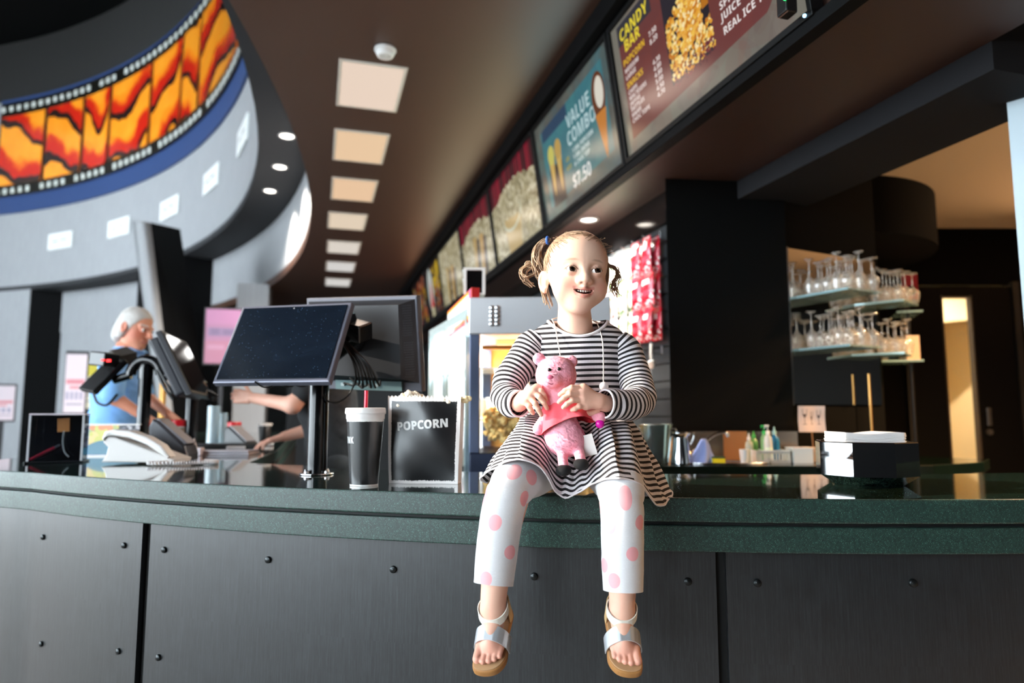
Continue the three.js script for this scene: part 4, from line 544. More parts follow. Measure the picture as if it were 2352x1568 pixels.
{
  const z = -2.7, P = (x, y) => { const p = W(x, y, z); return [p.x, p.y]; }, b0 = W(330, 1064, z);
  const t = thing('desk_phone', 'white wedge-shaped desk phone with a curved back and coiled cord', 'phone');
  const prof = [[232, 1061], [243, 1045], [247, 1027], [236, 1016], [238, 1002], [262, 1003], [400, 1055], [398, 1063]].map(([x, y]) => P(x, y)); prof.forEach((p) => { p[1] = Math.max(p[1], TOP + 0.001); });
  part('body', ext(prof, 0.15, 0.006).translate(0, 0, z - 0.075), M(0xcfcac6, 0.45), t);
  const lip = [[243, 990], [262, 986], [300, 989], [340, 1003], [372, 1022], [392, 1048], [386, 1053], [340, 1022], [300, 1006], [262, 1000], [246, 1003], [240, 1012], [236, 1006]].map(([x, y]) => P(x, y));
  part('handset', ext(lip, 0.06, 0.008).translate(0, 0, z - 0.02), M(0xe0dcd8, 0.35), t); part('keypad', put(new THREE.BoxGeometry(0.12, 0.004, 0.08), W(312, 1020, z).x, W(312, 1021, z).y + 0.006, z - 0.09, 0, 0, -0.36), M(0xefe9e8, 0.5), t);
  const cc = [], n = 260; for (let i = 0; i <= n; i++) { const u = i / n, path = new THREE.CatmullRomCurve3([[388, 1056, -2.68], [340, 1062, -2.63], [400, 1063, -2.62], [455, 1058, -2.66], [500, 1060, -2.7], [470, 1050, -2.76]].map((a) => { const p = W(...a); p.y = TOP + 0.0092; return p; })), p = path.getPoint(u); cc.push(p.add(V(Math.sin(i * 1.1) * 0.001, Math.cos(i * 1.1) * 0.0055, Math.sin(i * 1.1) * 0.0055))); }
  part('coiled_cord', new THREE.TubeGeometry(new THREE.CatmullRomCurve3(cc), 900, 0.0032, 5), M(0xe2dede, 0.45), t);
  const zr = -2.88, Q = (x, y) => { const p = W(x, y, zr); return [p.x, Math.max(p.y, TOP + 0.001)]; }, r = thing('card_reader', 'dark grey wedge card terminal standing behind the white phone', 'card terminal');
  part('body', ext([[341, 980], [350, 962], [362, 966], [424, 1024], [430, 1046], [400, 1050], [342, 1012]].map(([x, y]) => Q(x, y)), 0.11, 0.008).translate(0, 0, zr - 0.055), M(0x24252f, 0.4), r); part('grey_face', ext([[352, 960], [362, 962], [428, 1018], [418, 1022]].map(([x, y]) => Q(x, y)), 0.085, 0.003).translate(0, 0, zr - 0.055), M(0x77767f, 0.45), r); part('foot', ext([[362, 1030], [430, 1042], [430, 1058], [380, 1058]].map(([x, y]) => Q(x, y)), 0.09, 0.004).translate(0, 0, zr - 0.055), M(0x1b1c22, 0.5), r);
  const a = AT(505, 1044, TOP), tr = thing('paper_tray', 'flat white tray at the inner corner of the counter', 'tray', V(a.x, TOP, a.z - 0.05), 0.05); part('tray', [box(0.29, 0.008, 0.17, 0, 0.004, 0, 0, 0, 0, 0.003), box(0.29, 0.008, 0.015, 0, 0.018, 0.08, 0, 0, 0, 0.003)], M(0xdcd6dc, 0.35), tr); part('rim', box(0.28, 0.012, 0.16, 0, 0.012, -0.002), M(0xa9a4ac, 0.5), tr);
  const pb = AT(448, 1045, TOP), bx = thing('ticket_box', 'small white box with a red label beside the white tray', 'box', V(pb.x - 0.02, TOP, pb.z + 0.02), 0.2); part('box', box(0.12, 0.036, 0.07, 0, 0.018, 0, 0, 0, 0, 0.004), M(0xe6dce2, 0.5), bx); part('label', box(0.05, 0.016, 0.002, -0.025, 0.02, 0.036), M(0xd84a58, 0.6), bx); part('tissue', put(new THREE.ConeGeometry(0.016, 0.05, 7), 0.02, 0.058, 0), M(0xf2eef0, 0.8), bx);
}
// second register farther along the counter
{
  const bp = V(W(328, 980, -3.4).x, TOP, -3.4), t = thing('register_terminal', 'black double-screen register with glowing red digits in front of the man', 'register', bp), L = (p) => p.sub(bp);
  part('base_plate', lathe([[0, 0], [0.06, 0], [0.06, 0.006], [0, 0.008]], 32), chromeM, t); const hp = W(328, 838, -3.4).y - TOP;
  part('pole', lathe([[0, hp], [0.03, hp], [0.03, 0.004]], 32), M(0x0c0d0f, 0.14, 0.3), t);
  part('yoke', [put(new THREE.TorusGeometry(0.075, 0.026, 10, 24, PI), 0, hp - 0.05, 0), rod(V(-0.075, hp - 0.05, 0), L(W(262, 872, -3.4)), 0.02), rod(V(0.075, hp - 0.05, 0), L(W(420, 868, -3.4)), 0.022), cyl(0.034, 0.034, 0.06, 0, hp - 0.04, 0)], M(0x0b0b0d, 0.15), t);
  const m = new THREE.Matrix4().compose(V(-1.613, 1.485, -3.4).sub(bp), new THREE.Quaternion().setFromEuler(new THREE.Euler(R(-27), R(102), R(-1.9), 'YXZ')), V(1, 1, 1)), G = (g) => g.applyMatrix4(m), w = 0.425, h = 0.33, o = [[-w / 2, -h / 2], [w / 2, -h / 2], [w / 2, h / 2], [-w / 2, h / 2]];
  const s = part('screen', G(ext(o, 0.03, 0.005).translate(0, 0, -0.015)), M(0x2a2b31, 0.4), t, 'screen turned to the staff'); part('glass', G(box(w - 0.03, h - 0.03, 0.004, 0, 0, 0.0015)), M(0x1a1b20, 0.06, 0, { clearcoat: 1, clearcoatRoughness: 0.04 }), s); part('rear_housing', G(box(w - 0.03, h - 0.03, 0.05, 0, 0, -0.052, 0, 0, 0, 0.015)), M(0x2b2c33, 0.45), s);
  const c2 = W(238, 862, -3.4), m2 = new THREE.Matrix4().compose(L(c2), new THREE.Quaternion().setFromEuler(new THREE.Euler(R(-38), R(-32), R(-8), 'YXZ')), V(1, 1, 1)), G2 = (g) => g.applyMatrix4(m2);
  const cd = part('customer_display', G2(box(0.17, 0.21, 0.03, 0, 0, 0, 0, 0, 0, 0.006)), M(0x101113, 0.25), t, 'small customer display'); part('display_head', put(new RoundedBoxGeometry(0.1, 0.07, 0.09, 2, 0.008), ...L(W(240, 825, -3.36)).toArray(), 0, -0.3, -0.1), M(0x131417, 0.3), cd); part('visor', put(new THREE.BoxGeometry(0.085, 0.055, 0.09), ...L(W(283, 818, -3.46)).toArray(), 0.3, -0.5, -0.4), M(0x5a5550, 0.4, 0.3), cd);
  const dg = L(W(245, 828, -3.3)); part('led_digits', [box(0.016, 0.008, 0.003, dg.x - 0.018, dg.y + 0.003, dg.z), box(0.02, 0.012, 0.003, dg.x + 0.01, dg.y, dg.z)], glow(0xff1a1a, 2.4), cd);
  part('cables', [tube([W(215, 905, -3.4), W(225, 925, -3.38), W(245, 930, -3.38), W(270, 905, -3.4)].map((p) => L(p)), 0.006, 20, 6), tube([W(360, 850, -3.38), W(378, 890, -3.36), W(398, 918, -3.36)].map((p) => L(p)), 0.008, 20, 6), tube([W(366, 850, -3.36), W(390, 892, -3.34), W(412, 915, -3.36)].map((p) => L(p)), 0.007, 20, 6)], M(0x0a0a0b, 0.35), t);
  const p2 = W(438, 990, -3.55), r2 = thing('pole_stand', 'second black pole stand farther along the counter, right of the red-digit register', 'pole stand', V(p2.x, TOP, p2.z)); const h2 = W(438, 900, -3.55).y - TOP; part('pole', lathe([[0, h2], [0.03, h2], [0.03, 0.004], [0.05, 0.004], [0.05, 0]], 24), M(0x0c0d0f, 0.2, 0.3), r2); part('bracket', [box(0.16, 0.05, 0.1, -0.02, h2 + 0.02, 0, 0, 0, 0.2, 0.01), cyl(0.02, 0.02, 0.14, 0.06, h2, 0, 0, 0, 1.1)], M(0x0b0b0d, 0.2), r2);
}
// clutter at the far end of the counter
{
  const J = (px, py, z, r, h, label) => { const b = W(px, py, z), t = thing('lidded_jar', label, 'jar', V(b.x, TOP, z)); part('jar', lathe([[0, 0.003], [r * 0.92, 0], [r, 0.01], [r, h * 0.78], [r * 0.94, h * 0.78], [r * 0.94, 0.01], [0, 0.008]], 28), M(0xe6d9c6, 0.12, 0, { transmission: 0.5, thickness: 0 }), t); part('filling', lathe([[0, 0.01], [r * 0.85, 0.01], [r * 0.85, h * 0.5], [0, h * 0.55]], 20), M(0xc9a878, 0.7), t); part('rim', lathe([[r * 1.02, h * 0.75], [r * 1.04, h * 0.8], [0, h * 0.8]], 28), M(0xeceae6, 0.4), t); part('lid', lathe([[r * 1.05, h * 0.8], [r * 1.08, h * 0.97], [r * 0.95, h], [0, h]], 28), M(0xe01226, 0.3), t, 'red lid'); };
  J(408, 1020, -3.55, 0.05, 0.165, 'clear jar with a bright red lid beside the register with red digits'); J(536, 1010, -4.2, 0.04, 0.145, 'small clear jar with a red lid under the big front screen');
  const S = (px, z, w, h, label) => { const b = W(px, 1000, z), t = thing('clear_stand', label, 'stand', V(b.x, TOP, z)); part('tube', lathe([[w, 0], [w, h], [w * 0.9, h], [w * 0.9, 0.01], [0, 0.01]], 24), M(0xdfeaee, 0.1, 0, { transmission: 0.6, thickness: 0 }), t); part('base', lathe([[0, 0.012], [w * 1.2, 0.01], [w * 1.25, 0]], 24), M(0xdfe6e8, 0.3), t); };
  S(489, -3.95, 0.035, 0.24, 'tall pale clear tube stand left of the small red-lid jar'); S(510, -4.05, 0.028, 0.2, 'shorter pale clear tube stand beside the small red-lid jar');
  const cp = W(615, 1010, -4.35), c = thing('drink_cup', 'distant black paper cup with a white lid by the server', 'cup', V(cp.x - 0.02, TOP, cp.z)); part('cup', lathe([[0, 0.002], [0.03, 0], [0.04, 0.12], [0, 0.12]], 28), M(0x17181a, 0.35), c); part('lid', lathe([[0.042, 0.118], [0.044, 0.124], [0.043, 0.134], [0, 0.136]], 28), whitePl, c);
  const b2 = W(572, 1020, -3.9), r = thing('card_reader', 'black wedge card terminal on the far counter near the distant cup', 'card terminal', V(b2.x - 0.05, TOP, b2.z), -0.4); part('body', ext([[-0.08, 0], [-0.08, 0.11], [-0.05, 0.125], [0.09, 0.03], [0.09, 0]], 0.09, 0.008), M(0x111216, 0.4), r); part('grey_face', put(new THREE.BoxGeometry(0.15, 0.006, 0.075), 0.018, 0.084, 0, 0, 0, -0.6), M(0x8a8890, 0.4), r);
  for (const [px, z, w, label] of [[594, -4.05, 0.05, 'white folded paper left of the distant black cup'], [625, -4.2, 0.055, 'white folded paper under the distant black cup edge'], [560, -3.75, 0.06, 'pale sheet by the black card terminal']]) { const p = W(px, 1025, z); solo('folded_paper', put(new RoundedBoxGeometry(w * 1.6, 0.02, w, 2, 0.006), p.x - 0.04, TOP + 0.0105, z, 0, 0.3, 0), M(0xe9e4e6, 0.6), label, 'paper'); }
  const bb = W(520, 1012, -3.8), kb = thing('keyboard', 'flat black keyboard on the far counter in front of the tubes', 'keyboard', V(bb.x, TOP, bb.z), 0.1); part('case', box(0.36, 0.025, 0.13, 0, 0.0125, 0, 0, 0, 0, 0.006), M(0x0e0f11, 0.4), kb); for (let i = 0; i < 3; i++) part('key_row', box(0.33, 0.008, 0.026, 0, 0.028, -0.038 + i * 0.036, 0, 0, 0, 0.002), M(0x1b1c20, 0.5), kb);
  const lb = thing('lobby_poster', 'pink and lilac poster board standing in the lobby behind the register screens', 'poster', W(512, 772, -9.5), 0.25); const pt = canvasTex(128, 256, (g) => { g.fillStyle = '#b98aa8'; g.fillRect(0, 0, 128, 256); g.fillStyle = '#c58fb4'; g.fillRect(0, 0, 128, 70); g.fillStyle = '#9a86a6'; g.fillRect(8, 88, 112, 40); g.fillStyle = '#8c7c9c'; g.fillRect(20, 92, 30, 30); g.fillRect(64, 96, 46, 24); g.fillStyle = '#c28aa0'; g.fillRect(0, 150, 128, 106); g.fillStyle = '#cfa0b6'; g.fillRect(10, 170, 60, 20); }, true, false); part('board', box(0.5, 0.8, 0.03, 0, 0, -0.02), M(0x222226, 0.5), lb); part('stand', [box(0.05, lb.position.y - 0.38, 0.03, 0, -0.4 - (lb.position.y - 0.38) / 2, -0.02), box(0.5, 0.03, 0.3, 0, -lb.position.y + 0.016, -0.02)], M(0x222226, 0.5), lb); part('print', new THREE.PlaneGeometry(0.46, 0.76), M(0xc8c0c8, 0.4, 0, { map: pt }), lb);
  const poster = (px, py, z, w, h, seed, label, yaw) => { const p = W(px, py, z), o = thing('poster_stand', label, 'poster', V(p.x, 0, z), yaw); const tx = canvasTex(128, 256, (g) => { g.fillStyle = seed === 2 ? '#e9e2c8' : '#e3d3da'; g.fillRect(0, 0, 128, 256); if (seed === 2) { g.fillStyle = '#dcd04a'; g.fillRect(0, 0, 128, 90); } g.fillStyle = '#d98a94'; g.fillRect(8, 110, 112, 22); g.fillRect(30, 140, 60, 12); g.fillStyle = '#a9a2b8'; for (let i = 0; i < 4; i++) g.fillRect(10 + i * 28, 165, 18, 34); g.fillStyle = '#8d889a'; g.fillRect(14, 216, 100, 6); }, true, false); part('panel', box(w, h, 0.04, 0, p.y, -0.025, 0, 0, 0, 0.006), M(0x1d1e22, 0.5), o); part('print', new THREE.PlaneGeometry(w * 0.92, h * 0.9).translate(0, p.y, 0.0), M(0xffffff, 0.5, 0, { map: tx }), o); part('post', box(0.06, p.y, 0.03, 0, p.y / 2, -0.03), M(0x1d1e22, 0.5), o); part('foot', box(w * 0.9, 0.03, 0.4, 0, 0.015, -0.03), M(0x1d1e22, 0.5), o); };
  poster(173, 880, -8.2, 0.24, 0.78, 1, 'pale pink poster stand with red lines in the lobby doorway', 0.3); poster(205, 880, -8.6, 0.22, 0.7, 2, 'pale poster with a yellow top behind the man\'s shoulder', 0.3); poster(4, 925, -9, 0.3, 0.5, 3, 'dark framed notice at the left edge by the grey pier', 0.4);
  const yb = W(374, 900, -5.2), yo = thing('yellow_post', 'slim yellow and dark banner post standing behind the counter stools', 'post', V(yb.x, 0, yb.z)); part('post', box(0.035, W(374, 890, -5.2).y + 0.1, 0.04, 0, (W(374, 890, -5.2).y + 0.1) / 2, 0, 0, 0, 0, 0.004), M(0xe2a02a, 0.4), yo); part('foot', lathe([[0, 0.02], [0.14, 0.015], [0.15, 0]]), M(0x222222, 0.4), yo);
}
// ---------- back bench, mirror shelves and door ----------
const BH = 1.01;
{
  const t = thing('back_bench', 'dark green granite back bench along the black pier with a steel splashback', 'bench');
  const fl = [[0.42, -3.16], [1.45, -3.15], [1.95, -3.2], [2.32, -3.4], [2.5, -3.62]], bl = [[2.2, -3.88], [1.55, -3.56], [0.9, -3.54], [0.42, -3.4]];
  part('worktop', prism([...fl, ...bl], BH - 0.052, BH, 0.003), [M(0x274a40, 0.12, 0, { map: graniteTex }), M(0x2c5a4a, 0.3, 0, { map: graniteTex })], t);
  part('cupboard', prism([[0.46, -3.2], [1.45, -3.19], [1.9, -3.24], [2.25, -3.44], [2.42, -3.64], ...bl], 0.08, BH - 0.05), M(0x0f1011, 0.6), t);
  part('kick_board', prism([[0.5, -3.25], [1.45, -3.24], [1.88, -3.29], [2.2, -3.48], [2.35, -3.66], ...bl], 0, 0.08), M(0x080808, 0.6), t);
  const wd = M(0xa9744a, 0.4), st = M(0x8d8780, 0.25, 0.8); const y0 = BH, y1 = W(1700, 990, -3.54).y, sb = (x0, x1, m) => box(x1 - x0, y1 - y0, 0.008, (x0 + x1) / 2, (y0 + y1) / 2, -3.525);
  part('splashback', [sb(0.83, 1.08), sb(1.2, 1.46)], st, t, 'brushed steel splashback'); part('splash_strip', [sb(1.08, 1.2)], wd, t, 'tan splashback strip');
}
{
  const at = (px, z) => V(W(px, 1062, z).x, BH + 0.0005, z), S = 1568;
  const bucket = thing('ice_bucket', 'flared steel ice bucket at the left end of the back bench', 'bucket', at(1508, -3.27)); part('bucket', lathe([[0, 0.004], [0.055, 0], [0.058, 0.004], [0.078, 0.178], [0.082, 0.184], [0.08, 0.186], [0.075, 0.178], [0.054, 0.008], [0, 0.008]], 40), M(0xa9c0bd, 0.17, 0.95), bucket); part('handle', [put(new THREE.TorusGeometry(0.016, 0.004, 8, 20), 0.083, 0.15, 0, 0, 0, 0), put(new THREE.TorusGeometry(0.016, 0.004, 8, 20), -0.083, 0.15, 0)], chromeM, bucket);
  const sh = thing('ice_machine_jug', 'polished steel jug with a rolled rim beside the ice bucket', 'jug', at(1563, -3.28)); part('jug', lathe([[0, 0.003], [0.047, 0], [0.05, 0.004], [0.036, 0.12], [0.037, 0.128], [0.05, 0.142], [0.048, 0.152], [0.034, 0.148], [0, 0.146]], 36), M(0xdfe3ea, 0.08, 1), sh); part('handle', tube([V(0.04, 0.135, 0), V(0.062, 0.145, 0), V(0.066, 0.125, 0), V(0.05, 0.09, 0)], 0.005, 18, 8), chromeM, sh);
  const tp = thing('tap', 'chrome swan-neck tap over the bench sink with blue cloth below', 'tap', at(1590, -3.42)); const tw = (x, y) => { const p = W(x, y, -3.42); return p.sub(tp.position); }; part('spout', tube([tw(1585, 1060), tw(1590, 1040), tw(1618, 1016), tw(1645, 997), tw(1668, 994), tw(1672, 1003)], 0.0075, 40, 10), chromeM, tp); part('body', lathe([[0, 0.05], [0.018, 0.048], [0.02, 0], [0.026, 0]], 24), chromeM, tp); part('lever', rod(V(0, 0.045, 0), tw(1580, 1035), 0.005), chromeM, tp); part('nozzle', put(new THREE.CylinderGeometry(0.011, 0.009, 0.018, 18), tw(1670, 998).x, tw(1670, 998).y, tw(1670, 998).z, 0, 0, 0.3), M(0xeef2f4, 0.15, 0.8), tp);
  const cl = thing('dish_cloth', 'crumpled lilac blue dish cloth hanging over the tap on the bench', 'cloth', at(1612, -3.3)); const ck = []; for (let i = 0; i <= 14; i++) { const v = i / 14, ring = []; for (let j = 0; j < 28; j++) { const a = j / 28 * 2 * PI, r = lerp(0.054, 0.012, Math.pow(v, 1.3)) * (1 + 0.28 * Math.sin(a * 5 + v * 2) * (1 - v * 0.5) + 0.2 * (vnoise(a * 2, v * 4) - 0.5)); ring.push(V(Math.cos(a) * r + 0.012 * v, v * 0.115, Math.sin(a) * r * 0.6)); } ck.push(ring); } part('cloth', loft(ck, { capB: true }), M(0x8fa2dc, 0.85), cl);
  const sp = thing('sponge', 'yellow sponge with a dark scouring side next to the blue cloth', 'sponge', at(1650, -3.28)); part('foam', box(0.058, 0.026, 0.035, 0, 0.013, 0, 0, 0, 0, 0.004), M(0xe2d021, 0.9), sp); part('scourer', box(0.058, 0.008, 0.035, 0, 0.03, 0, 0, 0, 0, 0.002), M(0x2c4a34, 0.95), sp);
  const sink = thing('sink_rim', 'bright steel sink set into the back bench under the tap', 'sink', V(at(1665, -3.33).x, BH, -3.33)); part('rim', put(new THREE.TorusGeometry(0.14, 0.004, 8, 40), 0, 0.004, 0, PI / 2, 0, 0).scale(1.5, 1, 0.75), M(0xe6e9ee, 0.15, 1), sink); part('bowl', lathe([[0.138, 0.004], [0.12, 0.002], [0, 0.0015]], 36).scale(1.5, 1, 0.75).translate(0, 0.0, 0), M(0xc9ced4, 0.2, 1), sink);
  const bottle = (px, z, r, h, col, cap, label, kind, tr = 0.25) => { const t = thing('soap_bottle', label, 'bottle', at(px, z)); part('bottle', lathe([[0, 0.002], [r, 0], [r * 1.02, 0.006], [r, h * 0.55], [r * 0.85, h * 0.68], [r * 0.36, h * 0.76], [r * 0.34, h * 0.8], [0, h * 0.8]], 26), M(col, 0.25, 0, { transmission: tr, thickness: 0 }), t);
    if (kind === 'pump') { part('collar', lathe([[0, h * 0.86], [r * 0.45, h * 0.85], [r * 0.48, h * 0.76]], 20), M(cap, 0.4), t); part('pump', [cyl(r * 0.1, r * 0.1, h * 0.16, 0, h * 0.9, 0), put(new RoundedBoxGeometry(r * 1.1, h * 0.05, r * 0.5, 2, 0.003), -r * 0.25, h * 0.985, 0), cyl(r * 0.09, r * 0.07, h * 0.07, -r * 0.72, h * 0.95, 0)], M(cap, 0.4), t); } else part('cap', lathe([[0, h], [r * 0.12, h * 0.99], [r * 0.2, h * 0.9], [r * 0.42, h * 0.86], [r * 0.44, h * 0.77]], 20), M(cap, 0.4), t); return t; };
  const bk = { z: -3.36 };
  bottle(1722, -3.4, 0.02, 0.14, 0xdfe6d4, 0xe6e6e2, 'pale clear soap bottle with a white cap, leftmost behind the basket', 'cap', 0.5); bottle(1733, -3.44, 0.021, 0.15, 0x8ed08a, 0x33b04a, 'light green soap bottle with a green cap by the basket', 'cap', 0.4);
  bottle(1757, -3.39, 0.018, 0.178, 0x9fdc9a, 0x22b04e, 'slim bottle with a bright green pump top in the basket', 'pump', 0.5); bottle(1766, -3.34, 0.019, 0.18, 0xe8ece8, 0xeef0ee, 'white pump soap bottle in the middle of the basket', 'pump', 0.2).children.forEach(() => 0); bottle(1781, -3.42, 0.023, 0.172, 0x2f8fd0, 0x9fd0d4, 'blue detergent bottle at the right of the basket', 'cap', 0.3);
  const lab = at(1766, -3.34); solo('bottle_label', put(new THREE.CylinderGeometry(0.0198, 0.0198, 0.05, 24, 1, true, -1.1, 2.2), lab.x, BH + 0.05, lab.z), M(0xdff0da, 0.4), 'pale green label round the white pump bottle', 'label');
  const basket = (px, z, w, h, d, label, slots) => { const t = thing('basket', label, 'basket', at(px, z)); const f = w / 2; part('tub', slots ? [box(w, 0.006, d, 0, 0.003, 0), box(w, h * 0.2, 0.004, 0, h * 0.9, d / 2), box(w, h * 0.25, 0.004, 0, h * 0.12, d / 2), ...Array.from({ length: 11 }, (_, k) => box(w / 26, h, 0.004, -f + (k + 0.5) * w / 11, h / 2, d / 2)), box(w, h, 0.004, 0, h / 2, -d / 2), box(0.004, h, d, -f, h / 2, 0), box(0.004, h, d, f, h / 2, 0)] : [box(w, 0.006, d, 0, 0.003, 0), box(w, h, 0.004, 0, h / 2, d / 2), box(w, h, 0.004, 0, h / 2, -d / 2), box(0.004, h, d, -f, h / 2, 0), box(0.004, h, d, f, h / 2, 0)], M(0xd5dad8, 0.45), t); part('rim', [box(w + 0.008, 0.005, 0.008, 0, h, d / 2), box(w + 0.008, 0.005, 0.008, 0, h, -d / 2), box(0.008, 0.005, d, -f, h, 0), box(0.008, 0.005, d, f, h, 0)], M(0xe2e6e4, 0.4), t); };
  basket(1766, -3.37, 0.16, 0.058, 0.12, 'white slotted plastic basket holding soap bottles', true); basket(1836, -3.36, 0.09, 0.07, 0.1, 'small translucent tub to the right of the slotted basket', false);
  const pc = thing('paper_cup', 'small white plastic cup left of the slotted basket', 'cup', at(1710, -3.27)); part('cup', lathe([[0, 0.002], [0.016, 0], [0.022, 0.066], [0.0235, 0.068], [0.021, 0.066], [0.015, 0.004], [0, 0.004]], 26), M(0xd9e0e2, 0.4), pc);
  const cb = thing('carton', 'flat pale carton at the right end of the bench behind the napkin bowl', 'carton', at(1862, -3.42)); part('carton', box(0.16, 0.045, 0.1, 0, 0.0225, 0, 0, 0, 0, 0.003), M(0xb9a89c, 0.6), cb); part('lid', box(0.165, 0.022, 0.104, 0, 0.058, 0, 0, 0, 0, 0.003), M(0xc2aa98, 0.6), cb); part('tape', box(0.03, 0.001, 0.105, 0, 0.0697, 0), M(0xd6c2a8, 0.4), cb);
  // notice with three drawn glasses
  const q = W(1864, 962, -3.55), nt = thing('notice', 'white paper notice with three drawn glasses hanging below the mirror', 'notice', q); const tex = canvasTex(256, 256, (g) => { g.fillStyle = '#c9b6ac'; g.fillRect(0, 0, 256, 256); g.strokeStyle = '#4a4240'; g.lineWidth = 5; [[62, 60, 22], [132, 84, 10], [200, 70, 16]].forEach(([x, y, r]) => { g.beginPath(); g.moveTo(x - r, y - 30); g.quadraticCurveTo(x - r, y + 40, x, y + 54); g.quadraticCurveTo(x + r, y + 40, x + r, y - 30); g.moveTo(x, y + 54); g.lineTo(x, 176); g.moveTo(x - r, 180); g.lineTo(x + r, 180); g.stroke(); g.fillStyle = '#4a4240'; g.beginPath(); g.moveTo(x - r * 0.8, y + 20); g.lineTo(x + r * 0.8, y + 20); g.lineTo(x, y + 56); g.fill(); }); }, true, false);
  const rows = []; for (let i = 0; i <= 8; i++) { const r = []; for (let j = 0; j <= 8; j++) r.push(V((j / 8 - 0.5) * 0.138, (i / 8 - 0.5) * 0.134, 0.004 * Math.sin(j * 0.9) + 0.003 * Math.cos(i * 0.8))); rows.push(r); } part('sheet', loft(rows, { closed: false, uv: (i, j) => [j / 8, i / 8] }), M(0xffffff, 0.8, 0, { map: tex }), nt); part('string', rod(V(0, -0.067, -0.004), V(0.004, -0.16, -0.004), 0.003), M(0x9a6a3c, 0.6), nt);
}
// mirror, glass shelves, stemware
{
  const a = V(pierR.x, 0, pierR.z), dir = V(0.883, 0, -0.469), nor = V(-0.469, 0, -0.883).negate(), yaw = Math.atan2(nor.x, nor.z), len = 0.76;
  const mid = a.clone().addScaledVector(dir, len / 2), h0 = 1.295, h1 = 2.14;
  struct('wall_mirror_backing', put(box(len + 0.06, 2.75, 0.1), mid.x - nor.x * 0.065, 1.375, mid.z - nor.z * 0.065, 0, yaw, 0), M(0x040404, 0.8, 0, { specularIntensity: 0.15 }));
  const t = thing('mirror', 'tall mirror behind the glass shelves of stemware', 'mirror', V(mid.x, 0, mid.z), yaw); part('mirror_glass', box(len - 0.01, h1 - h0, 0.006, 0, (h0 + h1) / 2, -0.008), M(0xc9c6c0, 0.015, 1), t); part('edge_trim', [box(0.012, h1 - h0 + 0.01, 0.012, -len / 2 + 0.006, (h0 + h1) / 2, -0.006)], M(0x6c7076, 0.3, 0.8), t);
  const glassS = M(0xcfe6e4, 0.05, 0, { transmission: 0.75, thickness: 0, roughness: 0.05 }), edgeM = M(0x8fb0b4, 0.12, 0.2), stem = M(0xf4f0ea, 0.03, 0, { transmission: 0.86, thickness: 0, ior: 1.7 });
  const shelf = (p0, p1, w, label) => { const c = p0.clone().add(p1).multiplyScalar(0.5), L = p0.distanceTo(p1), y = Math.atan2(-(p1.z - p0.z), p1.x - p0.x), s = thing('glass_shelf', label, 'shelf', c, y, 'glass shelves at the mirror'); part('shelf', box(L, 0.01, w, 0, 0, -w / 2 - 0.002, 0, 0, 0, 0.002), glassS, s); part('edge', box(L, 0.012, 0.006, 0, 0, 0, 0, 0, 0, 0.002), edgeM, s, 'bright polished front edge'); return s; };
  const zs = -3.52; const sh = [];
  const line = (x0, y0, x1, y1, z0, z1, label) => { const p0 = W(x0, y0, z0), p1 = W(x1, y1, z1); const y = (p0.y + p1.y) / 2; p0.y = p1.y = y; sh.push([p0, p1]); shelf(p0, p1, 0.26, label); };
  line(1822, 682, 1948, 664, -3.68, -3.38, 'upper glass shelf nearest the black pier'); line(1925, 703, 2076, 690, -3.95, -3.7, 'upper glass shelf in the middle, one step farther right'); line(2060, 716, 2120, 714, -4.2, -4.15, 'short upper glass shelf near the small red sign');
  line(1828, 806, 1952, 790, -3.68, -3.4, 'lower glass shelf nearest the black pier'); line(1895, 820, 2078, 808, -3.95, -3.7, 'lower glass shelf in the middle, one step farther right'); line(1960, 832, 2122, 826, -4.2, -4.1, 'lower glass shelf farthest right of the three');
  const wine = (h, r) => { const o = [[r * 0.74, 0], [r, h * 0.26], [r * 0.92, h * 0.38], [r * 0.3, h * 0.5], [0.0035, h * 0.56], [0.003, h * 0.92], [r * 0.8, h * 0.985], [r * 0.85, h], [0, h]]; return lathe(o, 20); };
  const g1 = wine(0.17, 0.036), g2 = wine(0.2, 0.03), q = rng(41); let k = 0;
  const place = (p, lab) => { const o = thing('wine_glass', lab, 'glass', p, q() * 6, 'upturned stemware on the glass shelves'); part('glass', k % 3 ? g1 : g2, stem, o); k++; };
  const ord = ['first', 'second', 'third', 'fourth', 'fifth', 'sixth', 'seventh', 'eighth'], lab = (r, i, n, row) => `${ord[i]} upturned wine glass from the left in the ${['front', 'middle', 'back'][row]} row, ${r} glass shelf`;
  for (const [si, n, nm] of [[0, 6, 'upper near'], [1, 6, 'upper middle'], [3, 6, 'lower near'], [4, 6, 'lower middle'], [5, 3, 'lower far']]) { const [p0, p1] = sh[si], L = p0.distanceTo(p1), d = p1.clone().sub(p0).normalize(), nn = V(d.z, 0, -d.x); if (nn.z > 0) nn.negate(); for (let row = 0; row < (si === 5 ? 1 : 3); row++) for (let i = 0; i < n; i++) { const u = (i + 0.35 + row * 0.25) / n; if (u > 1) continue; const gp = p0.clone().addScaledVector(d, u * L).addScaledVector(nn, 0.042 + row * 0.08); if (gp.clone().sub(a).setY(0).dot(nor) < 0.04 && gp.clone().sub(a).dot(dir) < len + 0.05) continue; place(p0.clone().addScaledVector(d, u * L).addScaledVector(nn, 0.042 + row * 0.08).add(V(0, 0.0055, 0)), lab(nm, i, n, row)); } }
  // warm lamp in the side room that sparkles in the glasses
  const wl = V(3.2, 2.75, -3.2); downlight('side_downlight', wl, 'warm downlight in the beige side room ceiling, seen only mirrored', undefined, 40, 0.05, 1.2, 0xcccccc, 0xffc88a);
